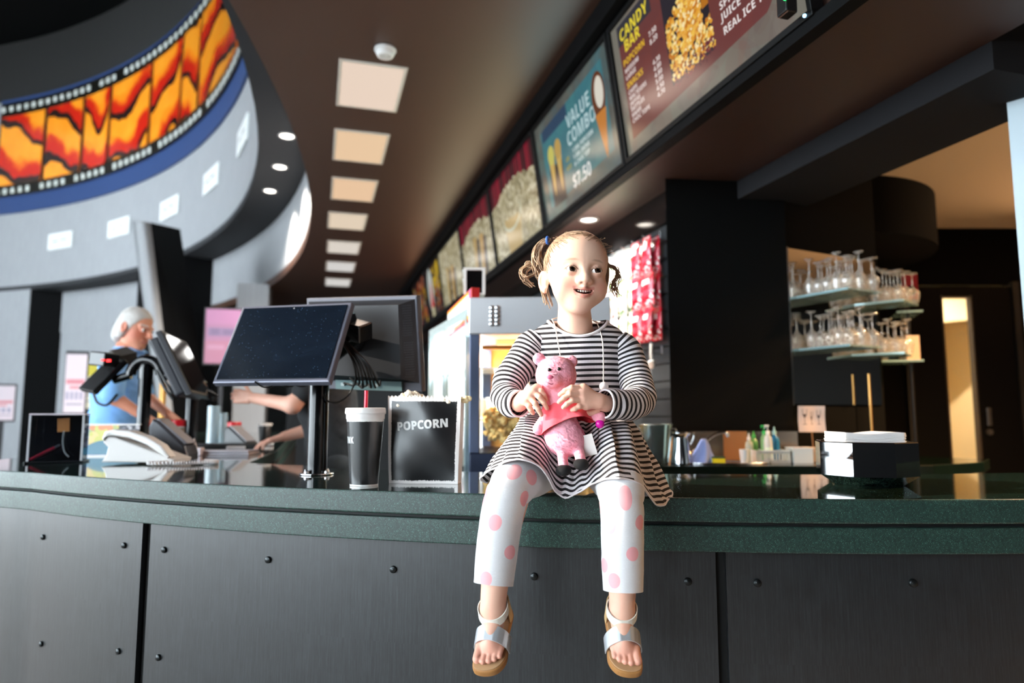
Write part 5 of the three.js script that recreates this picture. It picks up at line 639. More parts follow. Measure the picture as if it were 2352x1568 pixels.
  downlight('side_downlight', V(2.9, 2.75, -2.6), 'added warm downlight near the pale column, outside the frame, for sparkle in the glasses', undefined, 22, 0.05, 1.2, 0xcccccc, 0xffc88a); downlight('side_downlight', V(2.75, 2.75, -1.9), 'added warm downlight nearest the street, outside the frame, for sparkle in the glasses', undefined, 22, 0.05, 1.2, 0xcccccc, 0xffc88a);  // both lamps added out of frame for highlights on the stemware
  const rb = W(2090, 658, -4.9), rs = thing('red_sign', 'small red sign with a dark disc beyond the glass shelves', 'sign', rb, -0.2); part('plate', box(0.1, 0.19, 0.015, 0, 0, 0, 0, 0, 0, 0.004), M(0xa81222, 0.4), rs); part('disc', cyl(0.036, 0.036, 0.006, 0.005, -0.03, 0.009, PI / 2, 0, 0), M(0x15090b, 0.4), rs); part('bracket', rod(V(0, 0, -0.01), V(0, 0, -0.55), 0.012), M(0x222222, 0.5), rs);
  const bx = W(2098, 775, -4.12), cb = thing('tissue_box', 'pale carton standing on the far lower glass shelf', 'carton', V(bx.x, sh[5][0].y + 0.006, bx.z - 0.05)); part('box', box(0.085, 0.15, 0.08, 0, 0.075, 0, 0, 0, 0, 0.003), M(0xb9a088, 0.6), cb); part('label', box(0.018, 0.1, 0.002, -0.03, 0.07, 0.041), M(0xe8e2da, 0.5), cb);
  const rdp = W(1999, 930, -3.85), rp = thing('shelf_post', 'thin warm brass post carrying the glass shelves', 'post', V(rdp.x, 0, rdp.z)); part('post', cyl(0.007, 0.007, 1.47, 0, 0.735, 0), M(0xc99a5a, 0.3, 0.8), rp); for (const [si, off] of [[2, 0], [5, 0.0]]) 0; part('foot', lathe([[0.009, 0.02], [0.04, 0.012], [0.045, 0], [0, 0]]), M(0xc99a5a, 0.3, 0.8), rp);
{ const e = sh[5][1], u = thing('shelf_upright', 'thin dark upright carrying the farthest glass shelves at their right end', 'post', V(e.x - 0.02, 0, e.z - 0.1)); part('post', cyl(0.008, 0.008, sh[2][0].y + 0.02, 0, (sh[2][0].y + 0.02) / 2, 0), M(0x1c1a18, 0.4, 0.5), u); part('foot', lathe([[0.008, 0.02], [0.04, 0.01], [0.045, 0], [0, 0]]), M(0x1c1a18, 0.4, 0.5), u); }
}
// drum over the mirror, door with the long glazed slot, lit corridor behind
{
  struct('ceiling_drum', (() => { const g = new THREE.CylinderGeometry(0.86, 0.86, 0.37, 64); return put(g, 2.2, 2.38 + 0.185, -5.05); })(), M(0x0c0a08, 0.85, 0, { specularIntensity: 0.2 }));
  const d = structGroup('door_1'), x0 = 3.18, x1 = 4.02, z = sideZ, dm = M(0x050404, 0.6, 0, { specularIntensity: 0.2 }), sx0 = 3.455, sx1 = 3.69;
  part('leaf', [box(sx0 - x0, 2.26, 0.045, (x0 + sx0) / 2, 1.13, z), box(x1 - sx1, 2.26, 0.045, (x1 + sx1) / 2, 1.13, z), box(sx1 - sx0, 0.09, 0.045, (sx0 + sx1) / 2, 2.222, z), box(sx1 - sx0, 0.3, 0.045, (sx0 + sx1) / 2, 0.15, z)], dm, d);
  part('slot_frame', [box(0.012, 1.9, 0.055, sx0, 1.24, z), box(0.012, 1.9, 0.055, sx1, 1.24, z), box(sx1 - sx0, 0.012, 0.055, (sx0 + sx1) / 2, 2.178, z)], M(0x3b3025, 0.4), d);
  part('pane', box(sx1 - sx0, 1.88, 0.006, (sx0 + sx1) / 2, 1.238, z), clearGlass(), d);
  part('door_handle', [box(0.035, 0.14, 0.012, W(2252, 955, z).x + 0.05, 1.22, z + 0.028, 0, 0, 0, 0.004), cyl(0.024, 0.024, 0.02, W(2252, 985, z).x + 0.05, 1.1, z + 0.03, PI / 2, 0, 0)], M(0x77716a, 0.3, 0.8), d);
  part('frame', [box(0.05, 2.3, 0.09, x0 - 0.025, 1.15, z), box(0.05, 2.3, 0.09, x1 + 0.025, 1.15, z)], M(0x0b0a0a, 0.6), d);
  const cw = M(0xf0d8a8, 0.8);
  struct('wall_corridor', [box(0.1, 2.8, 3.0, 4.6, 1.4, z - 1.6), box(0.1, 2.8, 3.0, 2.6, 1.4, z - 1.6), box(2.1, 2.8, 0.1, 3.6, 1.4, z - 1.9), box(2.1, 0.1, 3, 3.6, 2.85, z - 1.6), box(0.08, 1.0, 1.2, 3.95, 2.6, z - 1.2, 0, 0.6, 0)], cw);
  downlight('unseen_corridor_downlight', V(3.45, 2.8, z - 0.75), 'unseen warm ceiling lamp placed to light the corridor behind the dark door', undefined, 70, 0.07, 1.25, 0xcccccc, 0xfff0d8);  // lamp out of view, placed to light the corridor walls
}

{ const p = V(5.0, 2.1, -4.6), t = thing('added_wall_lamp', 'added upward lamp beyond the right edge that brightens the side room ceiling', 'lamp', p); part('shade', lathe([[0.09, 0.1], [0.095, 0.1], [0.06, -0.06], [0, -0.06]], 28), M(0x4a4038, 0.5, 0.5), t); part('lamp', lathe([[0, 0.05], [0.05, 0.05], [0.05, 0.02], [0, 0.02]], 20), glow(0xffd2a0, 4), t); spot(V(p.x, p.y + 0.08, p.z), V(p.x - 0.9, 2.8, p.z + 0.7), 0xffd2a0, 17, 1.0, 0.8, 3); part('bracket', box(0.04, 0.05, 0.85, 0, -0.04, -0.44), M(0x333333, 0.5), t); }  // uplight added out of frame to brighten the beige side ceiling
// ---------- the sitting girl ----------
function pix(p) { const y = p.y - EYE, c = Math.cos(PITCH), s = Math.sin(PITCH), Y = y * c + p.z * s, Z = -y * s + p.z * c; return [1176 + F * p.x / -Z, 784 - F * Y / -Z, -Z]; }
const lin = (r, g, b) => { const c = new THREE.Color().setRGB(r / 255, g / 255, b / 255, THREE.SRGBColorSpace); return [c.r, c.g, c.b]; };
const mixc = (a, b, t) => [lerp(a[0], b[0], t), lerp(a[1], b[1], t), lerp(a[2], b[2], t)];
const SKIN = lin(232, 188, 164), LIP = lin(212, 124, 114), BLUSH = lin(230, 152, 132), HAIR = lin(116, 90, 70), HAIR2 = lin(188, 156, 124), TOE = lin(222, 150, 130);
const skinMat = M(0xffffff, 0.46, 0, { vertexColors: true, sheen: 0.25, sheenRoughness: 0.5, sheenColor: new THREE.Color(0.6, 0.35, 0.28), specularIntensity: 0.6 });
const girl = thing('person', 'little girl in black and white striped dress and dotted leggings sitting on the counter', 'person');
const stripeTex = dataTex(32, 64, (u, v, x, y) => { const k = smoothstep(Math.abs(v - 0.5), 0.225, 0.245), n = (hash(x, y, 4) - 0.5) * 12 + (y % 4 === 0 ? -5 : 0) + (x % 4 === 0 ? -4 : 0); return [lerp(26, 229, k) + n, lerp(22, 223, k) + n, lerp(26, 226, k) + n]; });
const PER = 1 / 0.0139;
const stripeMat = M(0xffffff, 0.85, 0, { map: stripeTex, sheen: 0.3, sheenRoughness: 0.6 }), trimMat = M(0xe9e3e6, 0.85), darkTrim = M(0x1c181b, 0.85);

// head, in its own axes: x to her left (picture right), y up, z out of the face
const headM = new THREE.Matrix4().compose(W(1324, 631, -1.70), new THREE.Quaternion().setFromEuler(new THREE.Euler(R(1), R(9), R(-2), 'YXZ')), V(1.03, 1.03, 1.03)), headI = headM.clone().invert();
const neckTop = V(0, -0.05, -0.02), neckBase = W(1321, 775, -1.755).applyMatrix4(headI), EX = 0.0305, EY = -0.002, EZ = 0.0665;
function cranium(x, y, z) { return smin(sEll(x, y, z, 0, 0.026, -0.016, 0.0745, 0.077, 0.087), sEll(x, y, z, 0, 0.034, 0.022, 0.062, 0.058, 0.057), 0.03); }
function headF(x, y, z) {
  const ax = Math.abs(x);
  let d = cranium(x, y, z);
  d = smin(d, sEll(x, y, z, 0, -0.034, 0.016, 0.0585, 0.062, 0.059), 0.03);
  d = smin(d, sEll(ax, y, z, 0.035, -0.041, 0.04, 0.0305, 0.03, 0.028), 0.02);
  d = smin(d, sEll(x, y, z, 0, -0.083, 0.046, 0.021, 0.016, 0.02), 0.025);
  d = smin(d, sEll(x, y, z, 0, -0.062, 0.055, 0.027, 0.02, 0.018), 0.02);
  d = smin(d, sCap(x, y, z, neckTop, neckBase, 0.037, 0.047), 0.018);
  d = smax(d, -sEll(ax, y, z, EX, EY + 0.002, 0.085, 0.019, 0.0135, 0.0125), 0.014);
  d = smin(d, sCap(ax, y, z, V(0.004, 0.0175, 0.0715), V(0.046, 0.017, 0.058), 0.005, 0.005), 0.022);
  d = smin(d, sBall(ax, y, z, EX, EY, EZ, 0.0152), 0.004);
  d = smin(d, sCap(x, y, z, V(0, 0.0, 0.0695), V(0, -0.022, 0.0835), 0.007, 0.009), 0.018);
  d = smin(d, sBall(x, y, z, 0, -0.0265, 0.0855, 0.0102), 0.008);
  d = smin(d, sEll(ax, y, z, 0.0112, -0.0292, 0.0805, 0.0076, 0.0064, 0.0078), 0.006);
  d = smax(d, -sEll(ax, y, z, 0.0066, -0.0366, 0.0865, 0.0038, 0.0033, 0.0045), 0.003);
  d = smax(d, -sEll(ax, y, z - 0.012, EX, EY - 0.0003 + 0.0012 * (ax - EX) / 0.01, EZ, 0.0138, 0.0054, 0.0135), 0.0015);
  d = smin(d, sCap(x, y, z, V(0, -0.036, 0.079), V(0, -0.046, 0.078), 0.0035, 0.004), 0.008);
  const bx = ax / 1.2, mz = 0.0765 - ax * ax * 24, my = -0.0545 + bx * bx * 14;
  d = smin(d, Math.hypot(y - (my + 0.0064 - bx * 0.12), (z - mz) * 0.8) - lerp(0.0052, 0.0024, smoothstep(bx, 0.005, 0.024)) + Math.max(0, bx - 0.0245), 0.004);
  d = smin(d, Math.hypot(y - (my - 0.0092 + bx * 0.2), (z - mz + 0.001) * 0.8) - lerp(0.006, 0.0022, smoothstep(bx, 0.006, 0.023)) + Math.max(0, bx - 0.0235), 0.004);
  d = smax(d, -sEll(x, y, z, 0, my + bx * 0.04 - 0.0005, mz - 0.002, 0.0278, 0.0052, 0.016), 0.0015);
  const ex = (ax - 0.078) * 0.85 + (z + 0.02) * 0.53, ez = (z + 0.02) * 0.85 - (ax - 0.078) * 0.53, ey = y + 0.018 + ez * 0.2; let e = sEll(ex, ey, ez, 0, 0, 0, 0.0065, 0.027, 0.018); e = smax(e, -sEll(ex, ey, ez, 0.0078, 0.003, 0.002, 0.0078, 0.0195, 0.0122), 0.0025); e = smin(e, sEll(ex, ey, ez, 0.003, -0.002, 0.012, 0.0035, 0.007, 0.003), 0.003); e = smin(e, sEll(ex, ey, ez, 0.001, -0.023, 0.006, 0.005, 0.007, 0.006), 0.004);
  return smin(d, e, 0.006);
}
function headCol(x, y, z) {
  const ax = Math.abs(x), n = fbm(x * 60 + 5, y * 60, z * 60), hairline = y - 1.35 * z + 0.004 * (vnoise(x * 90, y * 30) - 0.5), bx = ax / 1.2, my = -0.0545 + bx * bx * 14;
  let c = mixc(SKIN, BLUSH, 0.7 * Math.exp(-(((ax - 0.04) / 0.018) ** 2 + ((y + 0.038) / 0.018) ** 2)) * (z > 0.02 ? 1 : 0) + 0.25 * (n - 0.5));
  if (z > 0.055) {
    const lipD = Math.min(Math.hypot((y - (my + 0.0064 - bx * 0.12)) / 0.0058, Math.max(0, bx - 0.017) / 0.006), Math.hypot((y - (my - 0.0092 + bx * 0.2)) / 0.0064, Math.max(0, bx - 0.015) / 0.006));
    c = mixc(c, LIP, 0.75 * (1 - smoothstep(lipD, 0.65, 1.02)));
    if (z < 0.0715 - ax * ax * 24 && Math.abs(y - my) < 0.006 && ax < 0.026) c = lin(96, 34, 32);
    const b = Math.hypot((ax - 0.031) / 0.018, (y - 0.0215 + (ax - 0.028) ** 2 * 9) / 0.0036); c = mixc(c, lin(160, 118, 92), 0.6 * (1 - smoothstep(b, 0.4, 1.1)));
    const lash = Math.hypot((ax - EX) / 0.0142, (y - EY) / 0.0075); if (lash < 1.15 && y > EY) c = mixc(c, lin(96, 62, 50), 0.75 * smoothstep(lash, 0.75, 0.95));
  }
  if (ax > 0.074 && z > -0.03 && y < 0.02) c = mixc(c, BLUSH, 0.7); const h = smoothstep(hairline, -0.026, 0.03); if (y > -0.07 && !(ax > 0.0735 && y < 0.02)) c = mixc(c, mixc(HAIR2, HAIR, vnoise(x * 260, y * 20, z * 60)), h * 0.85 * smoothstep(fbm(x * 300, y * 26, z * 40) + h, 0.55, 1.0));
  return c;
}
const headGeo = sdfMesh(headF, V(-0.1, -0.165, -0.115), V(0.1, 0.115, 0.11), 0.0027, headCol).applyMatrix4(headM);
// hands
const hz = (x, y, z) => W(x, y, z);
function handF(wrist, palm, fingers, thumb, pr) {
  return (x, y, z) => {
    let d = sCap(x, y, z, wrist[0], wrist[1], 0.0195, 0.0185);
    for (const k of palm) d = smin(d, sCap(x, y, z, k[0], k[1], pr, pr * 0.82), 0.008);
    for (const f of [...fingers, thumb]) { let e = 9; for (let i = 0; i < f.length - 1; i++) e = smin(e, sCap(x, y, z, f[i], f[i + 1], [0.0072, 0.0064, 0.0058][i], [0.0065, 0.0058, 0.0051][i]), 0.0025); d = smin(d, e, 0.0035); }
    return d;
  };
}
const RW = hz(1392, 927, -1.578), LW = hz(1192, 927, -1.61);
const rK = [[1340, 891, -1.548], [1338, 904, -1.544], [1340, 918, -1.546], [1346, 931, -1.552]].map((a) => hz(...a));
const rFing = [[[1340, 891, -1.548], [1313, 890, -1.538], [1298, 897, -1.541], [1286, 906, -1.546]], [[1338, 904, -1.544], [1309, 904, -1.532], [1295, 913, -1.534], [1284, 923, -1.54]], [[1340, 918, -1.546], [1314, 919, -1.534], [1302, 927, -1.536], [1294, 935, -1.541]], [[1346, 931, -1.552], [1330, 933, -1.541], [1321, 938, -1.542], [1314, 941, -1.546]]].map((f) => f.map((a) => hz(...a)));
const rThumb = [[1372, 944, -1.578], [1350, 950, -1.578], [1338, 951, -1.582]].map((a) => hz(...a));
const rightHand = handF([RW, hz(1376, 921, -1.562)], rK.map((k) => [hz(1374, 921, -1.563), k]), rFing, rThumb, 0.0135);
const lK = [[1233, 891, -1.572], [1225, 899, -1.566], [1216, 909, -1.566], [1207, 921, -1.572]].map((a) => hz(...a));
const lFing = [[[1233, 891, -1.572], [1243, 898, -1.562], [1249, 907, -1.562], [1254, 917, -1.567]], [[1225, 899, -1.566], [1239, 911, -1.554], [1249, 924, -1.555], [1256, 937, -1.56]], [[1216, 909, -1.566], [1229, 926, -1.554], [1236, 939, -1.555], [1243, 952, -1.56]], [[1207, 921, -1.572], [1215, 933, -1.562], [1219, 941, -1.562], [1224, 948, -1.566]]].map((f) => f.map((a) => hz(...a)));
const lThumb = [[1214, 897, -1.595], [1236, 901, -1.6], [1247, 906, -1.605]].map((a) => hz(...a));
const leftHand = handF([LW, hz(1204, 915, -1.595)], lK.map((k) => [hz(1204, 914, -1.594), k]), lFing, lThumb, 0.0135);
const skinC = (x, y, z) => mixc(SKIN, TOE, 0.35 + 0.5 * (fbm(x * 90, y * 90, z * 90) - 0.5));
function boxOf(pts, m) { const b = new THREE.Box3().setFromPoints(pts).expandByScalar(m); return [b.min, b.max]; }
const handGeo = [[rightHand, [RW, ...rFing.flat(), ...rThumb]], [leftHand, [LW, ...lFing.flat(), ...lThumb]]].map(([f, p]) => { const nails = p; return sdfMesh(f, ...boxOf(p, 0.024), 0.0022, skinC); });
// feet: x across, y out of the instep, z to the toes
const footFrame = (ankle, yaw, pitch, roll) => new THREE.Matrix4().compose(ankle, new THREE.Quaternion().setFromEuler(new THREE.Euler(R(pitch), R(yaw), R(roll), 'YXZ')), V(0.92, 0.92, 0.92));
const footF = (side, shin) => (x, y, z) => {
  let d = sCap(x, y, z, V(0, 0.012, -0.004), shin, 0.029, 0.036);
  d = smin(d, sEll(x, y, z, 0, -0.03, -0.032, 0.024, 0.026, 0.024), 0.02);
  d = smin(d, sCap(x, y, z, V(0, -0.012, 0.004), V(0.002 * side, -0.034, 0.058), 0.028, 0.02), 0.02);
  d = smin(d, sEll(x, y, z, 0, -0.041, 0.06, 0.034, 0.013, 0.026), 0.012);
  [[-0.023, 0.095, 0.0105], [-0.008, 0.099, 0.0078], [0.005, 0.096, 0.0073], [0.0165, 0.091, 0.0068], [0.0265, 0.083, 0.0063]].forEach(([tx, tz, r]) => { d = smin(d, sCap(x, y, z, V(tx * side, -0.042, 0.066), V(tx * side, -0.044, tz), r, r * 0.95), 0.0035); });
  return d;
};
const ankleL = W(1133, 1402, -1.5), ankleR = W(1428, 1404, -1.5), shinL = W(1143, 1270, -1.515), shinR = W(1431, 1280, -1.51);
const feet = [[ankleL, -16, 38, 1, shinL], [ankleR, 3, 36, -1, shinR]].map(([a, yaw, pitch, side, shin]) => { const m = footFrame(a, yaw, pitch, 0), mi = m.clone().invert(), s = shin.clone().applyMatrix4(mi); const sd = 1; return { m, side, geo: sdfMesh(footF(side, s), ...boxOf([V(-0.04, -0.06, -0.06), V(0.04, 0.01, 0.11), s], 0.03), 0.003, (x, y, z) => mixc(SKIN, TOE, 0.25 + 0.5 * smoothstep(z, 0.02, 0.09) + 0.4 * (fbm(x * 60, y * 60, z * 60) - 0.5))).applyMatrix4(m) }; });
// trunk, arms and legs under the clothes
const J = { hipL: W(1275, 1050, -1.84), hipR: W(1370, 1050, -1.84), kneeL: W(1187, 1102, -1.57), kneeR: W(1425, 1118, -1.54), shL: W(1232, 796, -1.755), shR: W(1420, 798, -1.755), elL: W(1164, 897, -1.69), elR: W(1467, 921, -1.69) };
const chest = W(1323, 840, -1.77), belly = W(1323, 980, -1.79), pel = W(1323, 1045, -1.83), nb = W(1321, 775, -1.755);
const trunkF = (x, y, z) => { let d = sEll(x, y, z, chest.x, chest.y, chest.z, 0.088, 0.1, 0.06); d = smin(d, sCap(x, y, z, nb, chest, 0.042, 0.05), 0.04); d = smin(d, sEll(x, y, z, belly.x, belly.y, belly.z, 0.095, 0.1, 0.075), 0.05); d = smin(d, sEll(x, y, z, pel.x, pel.y, pel.z, 0.1, 0.065, 0.08), 0.05);
  for (const [a, b, ra, rb] of [[J.shL, J.elL, 0.018, 0.018], [J.shR, J.elR, 0.018, 0.018], [J.elL, LW, 0.018, 0.018], [J.elR, RW, 0.018, 0.018], [J.hipL, J.kneeL, 0.052, 0.042], [J.hipR, J.kneeR, 0.052, 0.042], [J.kneeL, shinL, 0.04, 0.034], [J.kneeR, shinR, 0.04, 0.034]]) d = smin(d, sCap(x, y, z, a, b, ra, rb), 0.012); return d; };
const trunkGeo = sdfMesh(trunkF, ...boxOf([chest, pel, nb, LW, RW, shinL, shinR, J.elL, J.elR, V(pel.x, pel.y, pel.z - 0.08)], 0.11), 0.012, skinC);
part('body', merged([headGeo, ...handGeo, ...feet.map((f) => f.geo), trunkGeo]), skinMat, girl);
// eyes, teeth
for (const s of [-1, 1]) {
  const m = headM.clone().multiply(new THREE.Matrix4().compose(V(s * EX, EY, EZ), new THREE.Quaternion().setFromEuler(new THREE.Euler(R(-5), R(5), 0, 'YXZ')), V(1, 1, 1)));
  const eye = part('eye', new THREE.SphereGeometry(0.0138, 32, 20).applyMatrix4(m), M(0xf2ece8, 0.15, 0, { clearcoat: 1, clearcoatRoughness: 0.03 }), girl);
  part('iris', new THREE.SphereGeometry(0.0139, 32, 10, 0, 2 * PI, 0, 0.62).rotateX(PI / 2).applyMatrix4(m), M(0x3d281d, 0.08, 0, { clearcoat: 1, clearcoatRoughness: 0.02 }), eye);
  part('pupil', new THREE.SphereGeometry(0.01395, 24, 8, 0, 2 * PI, 0, 0.3).rotateX(PI / 2).applyMatrix4(m), M(0x060505, 0.05, 0, { clearcoat: 1 }), eye);
}
part('teeth', [-3, -2, -1, 0, 1, 2, 3].map((k) => { const x = k * 0.0056, z = 0.0735 - x * x * 24; return new RoundedBoxGeometry(0.0049, 0.0062, 0.004, 2, 0.0016).translate(x, -0.0515 + x * x * 14, z - 0.003); }).map((g) => g.applyMatrix4(headM)), M(0xf4eee2, 0.25), girl);
// hair
{
  const hq = rng(91), hairMat = M(0xffffff, 0.42, 0, { vertexColors: true, sheen: 0.4, sheenColor: new THREE.Color(0.6, 0.42, 0.28), sheenRoughness: 0.4 });
  const hairF = (x, y, z) => { const w = 0.0011 * (vnoise(x * 330, y * 14, z * 14) - 0.5) + 0.0008 * (vnoise(x * 110 + 4, y * 9, z * 9) - 0.5); const hl = y - 1.35 * z + 0.008 * (vnoise(x * 160, 3, 1) - 0.5); let d = cranium(x, y, z) + 0.0022 - 0.0056 * smoothstep(hl, -0.012, 0.06) - w * smoothstep(hl, 0.0, 0.04); d = smax(d, -(y + 0.062), 0.006); return smax(d, -(cranium(x, y, z) + 0.006), 0.002); };
  const hairC = (x, y, z) => mixc(HAIR2, HAIR, clamp(0.15 + 0.95 * vnoise(x * 300, y * 22, z * 22), 0, 1));
  const hair = part('hair', sdfMesh(hairF, V(-0.09, -0.085, -0.12), V(0.09, 0.12, 0.1), 0.0026, hairC).applyMatrix4(headM), hairMat, girl);
  const colored = (g, c) => { const n = g.attributes.position.count, a = new Float32Array(n * 3); for (let i = 0; i < n; i++) { a[i * 3] = c[0]; a[i * 3 + 1] = c[1]; a[i * 3 + 2] = c[2]; } g.setAttribute('color', new THREE.BufferAttribute(a, 3)); return g; };
  const strand = (pts, r, j, seg = 26) => { const o = V((hq() - 0.5) * j, (hq() - 0.5) * j, (hq() - 0.5) * j); const l = pts.map((p, i) => p.clone().addScaledVector(o, i / (pts.length - 1) + 0.15).add(V((hq() - 0.5), (hq() - 0.5), (hq() - 0.5)).multiplyScalar(j * 0.3))); const c = mixc(HAIR2, HAIR, hq()); return colored(tube(l, r * (0.6 + 0.7 * hq()), seg, 5), c); };
  const P3 = (l) => l.map((a) => W(...a));
  const L = []; for (let k = 0; k < 80; k++) L.push(strand(P3([[1262, 552, -1.725], [1250, 556, -1.73], [1238, 566, -1.735], [1231, 584, -1.735], [1233, 603, -1.735], [1240, 618, -1.735]]), 0.0014, 0.024));
  const curls = [[[1238, 566], [1231, 588], [1222, 603], [1206, 612], [1196, 622], [1198, 634], [1206, 640]], [[1238, 570], [1236, 592], [1238, 606], [1226, 612], [1210, 622], [1206, 634], [1214, 648], [1222, 656]], [[1240, 580], [1246, 600], [1243, 612], [1228, 608], [1214, 602], [1210, 610], [1222, 618], [1238, 618]], [[1236, 580], [1242, 604], [1240, 622], [1226, 630], [1214, 634], [1206, 644], [1218, 652]], [[1240, 575], [1240, 612], [1232, 628], [1238, 640], [1246, 634]]];
  for (const c of curls) for (let k = 0; k < 13; k++) L.push(strand(c.map(([x, y]) => W(x, y, -1.735)), 0.0011, 0.012, 40));
  for (let k = 0; k < 22; k++) { const x = 1244 + hq() * 14; L.push(strand(P3([[x + 6, 580, -1.74], [x, 620, -1.745], [x - 4 + hq() * 8, 660, -1.745], [x + 2 + hq() * 14, 690 + hq() * 16, -1.74]]), 0.0011, 0.014)); }
  part('ponytail', L, hairMat, hair);
  const Rr = []; for (let k = 0; k < 34; k++) Rr.push(strand(P3([[1391, 592, -1.735], [1396, 608, -1.735], [1408, 614, -1.735], [1418, 621, -1.735], [1419, 634, -1.735], [1411, 647, -1.735], [1410, 660, -1.735], [1418, 674, -1.735]]), 0.0009, 0.02, 36)); for (let k = 0; k < 26; k++) Rr.push(strand(P3([[1388, 570, -1.72], [1394, 600, -1.725], [1396, 630, -1.73], [1392, 655, -1.735]]), 0.0011, 0.008));
  part('ponytail', Rr, hairMat, hair);
  const fz = []; for (let k = 0; k < 90; k++) { const a = (hq() - 0.5) * 2.3, b = -0.6 + hq() * 1.3, d = V(Math.sin(a) * Math.cos(b * 0.6), Math.cos(a), Math.sin(b)).normalize(), p0 = V(d.x * 0.074, 0.026 + d.y * 0.077, -0.016 + d.z * 0.083), q1 = p0.clone().addScaledVector(d, 0.004 + 0.008 * hq()).add(V((hq() - 0.2) * 0.024, 0, (hq() - 0.6) * 0.02)), q2 = q1.clone().addScaledVector(d, -0.002 + hq() * 0.008).add(V((hq() - 0.3) * 0.024, 0, -0.01)); fz.push(colored(tube([p0, q1, q2].map((p) => p.applyMatrix4(headM)), 0.00035, 8, 4), HAIR2)); }
  const st = part('stray_hairs', fz, hairMat, hair); st.userData.kind = 'stuff';
  // fine strands combed from the hairline over the scalp to the two ties
  const tieL = W(1260, 553, -1.722).applyMatrix4(headI), tieR = V(-tieL.x, tieL.y, tieL.z), C0 = V(0, 0.026, -0.016), scalp = [];
  const onSkull = (d, lift) => { let r = 0.06; for (let i = 0; i < 24; i++) r -= cranium(C0.x + d.x * r, C0.y + d.y * r, C0.z + d.z * r) * 0.9; return C0.clone().addScaledVector(d, r + lift); };
  for (let k = 0; k < 1500 && scalp.length < 620; k++) {
    const az = hq() * 2 * PI, el = -0.35 + 1.9 * hq(), d0 = V(Math.sin(az) * Math.cos(el), Math.sin(el), Math.cos(az) * Math.cos(el)), p = onSkull(d0, 0), hl = p.y - 1.35 * p.z; if (hl < -0.024 - 0.01 * hq() || p.y < -0.06) continue;
    const T = (p.x + 0.006 * (hq() - 0.5) < 0 ? tieL : tieR).clone().sub(C0).normalize(); if (d0.angleTo(T) < 0.12) continue;
    const f = [], nn = 7, end = 0.75 + 0.23 * hq(); for (let i = 0; i <= nn; i++) { const t = i / nn * end, d = d0.clone().lerp(T, t).normalize(); d.y += 0.03 * Math.sin(t * 3) * (hq() - 0.3); d.normalize(); f.push(onSkull(d, lerp(0.0003, 0.0042, smoothstep(hl, -0.02, 0.05) * 0.6 + 0.4 * t) + 0.0008 * hq()).applyMatrix4(headM)); }
    scalp.push(colored(tube(f, 0.00042 + 0.0003 * hq(), 10, 4), mixc(HAIR2, HAIR, hq())));
  }
  const scl = part('combed_strands', scalp, hairMat, hair); scl.userData.kind = 'stuff';
  part('hair_tie', put(new THREE.TorusGeometry(0.008, 0.0038, 8, 18), ...W(1258, 552, -1.725).toArray(), 0, 1.2, 0.4), M(0x2f5fb4, 0.6), hair, 'blue hair tie');
}
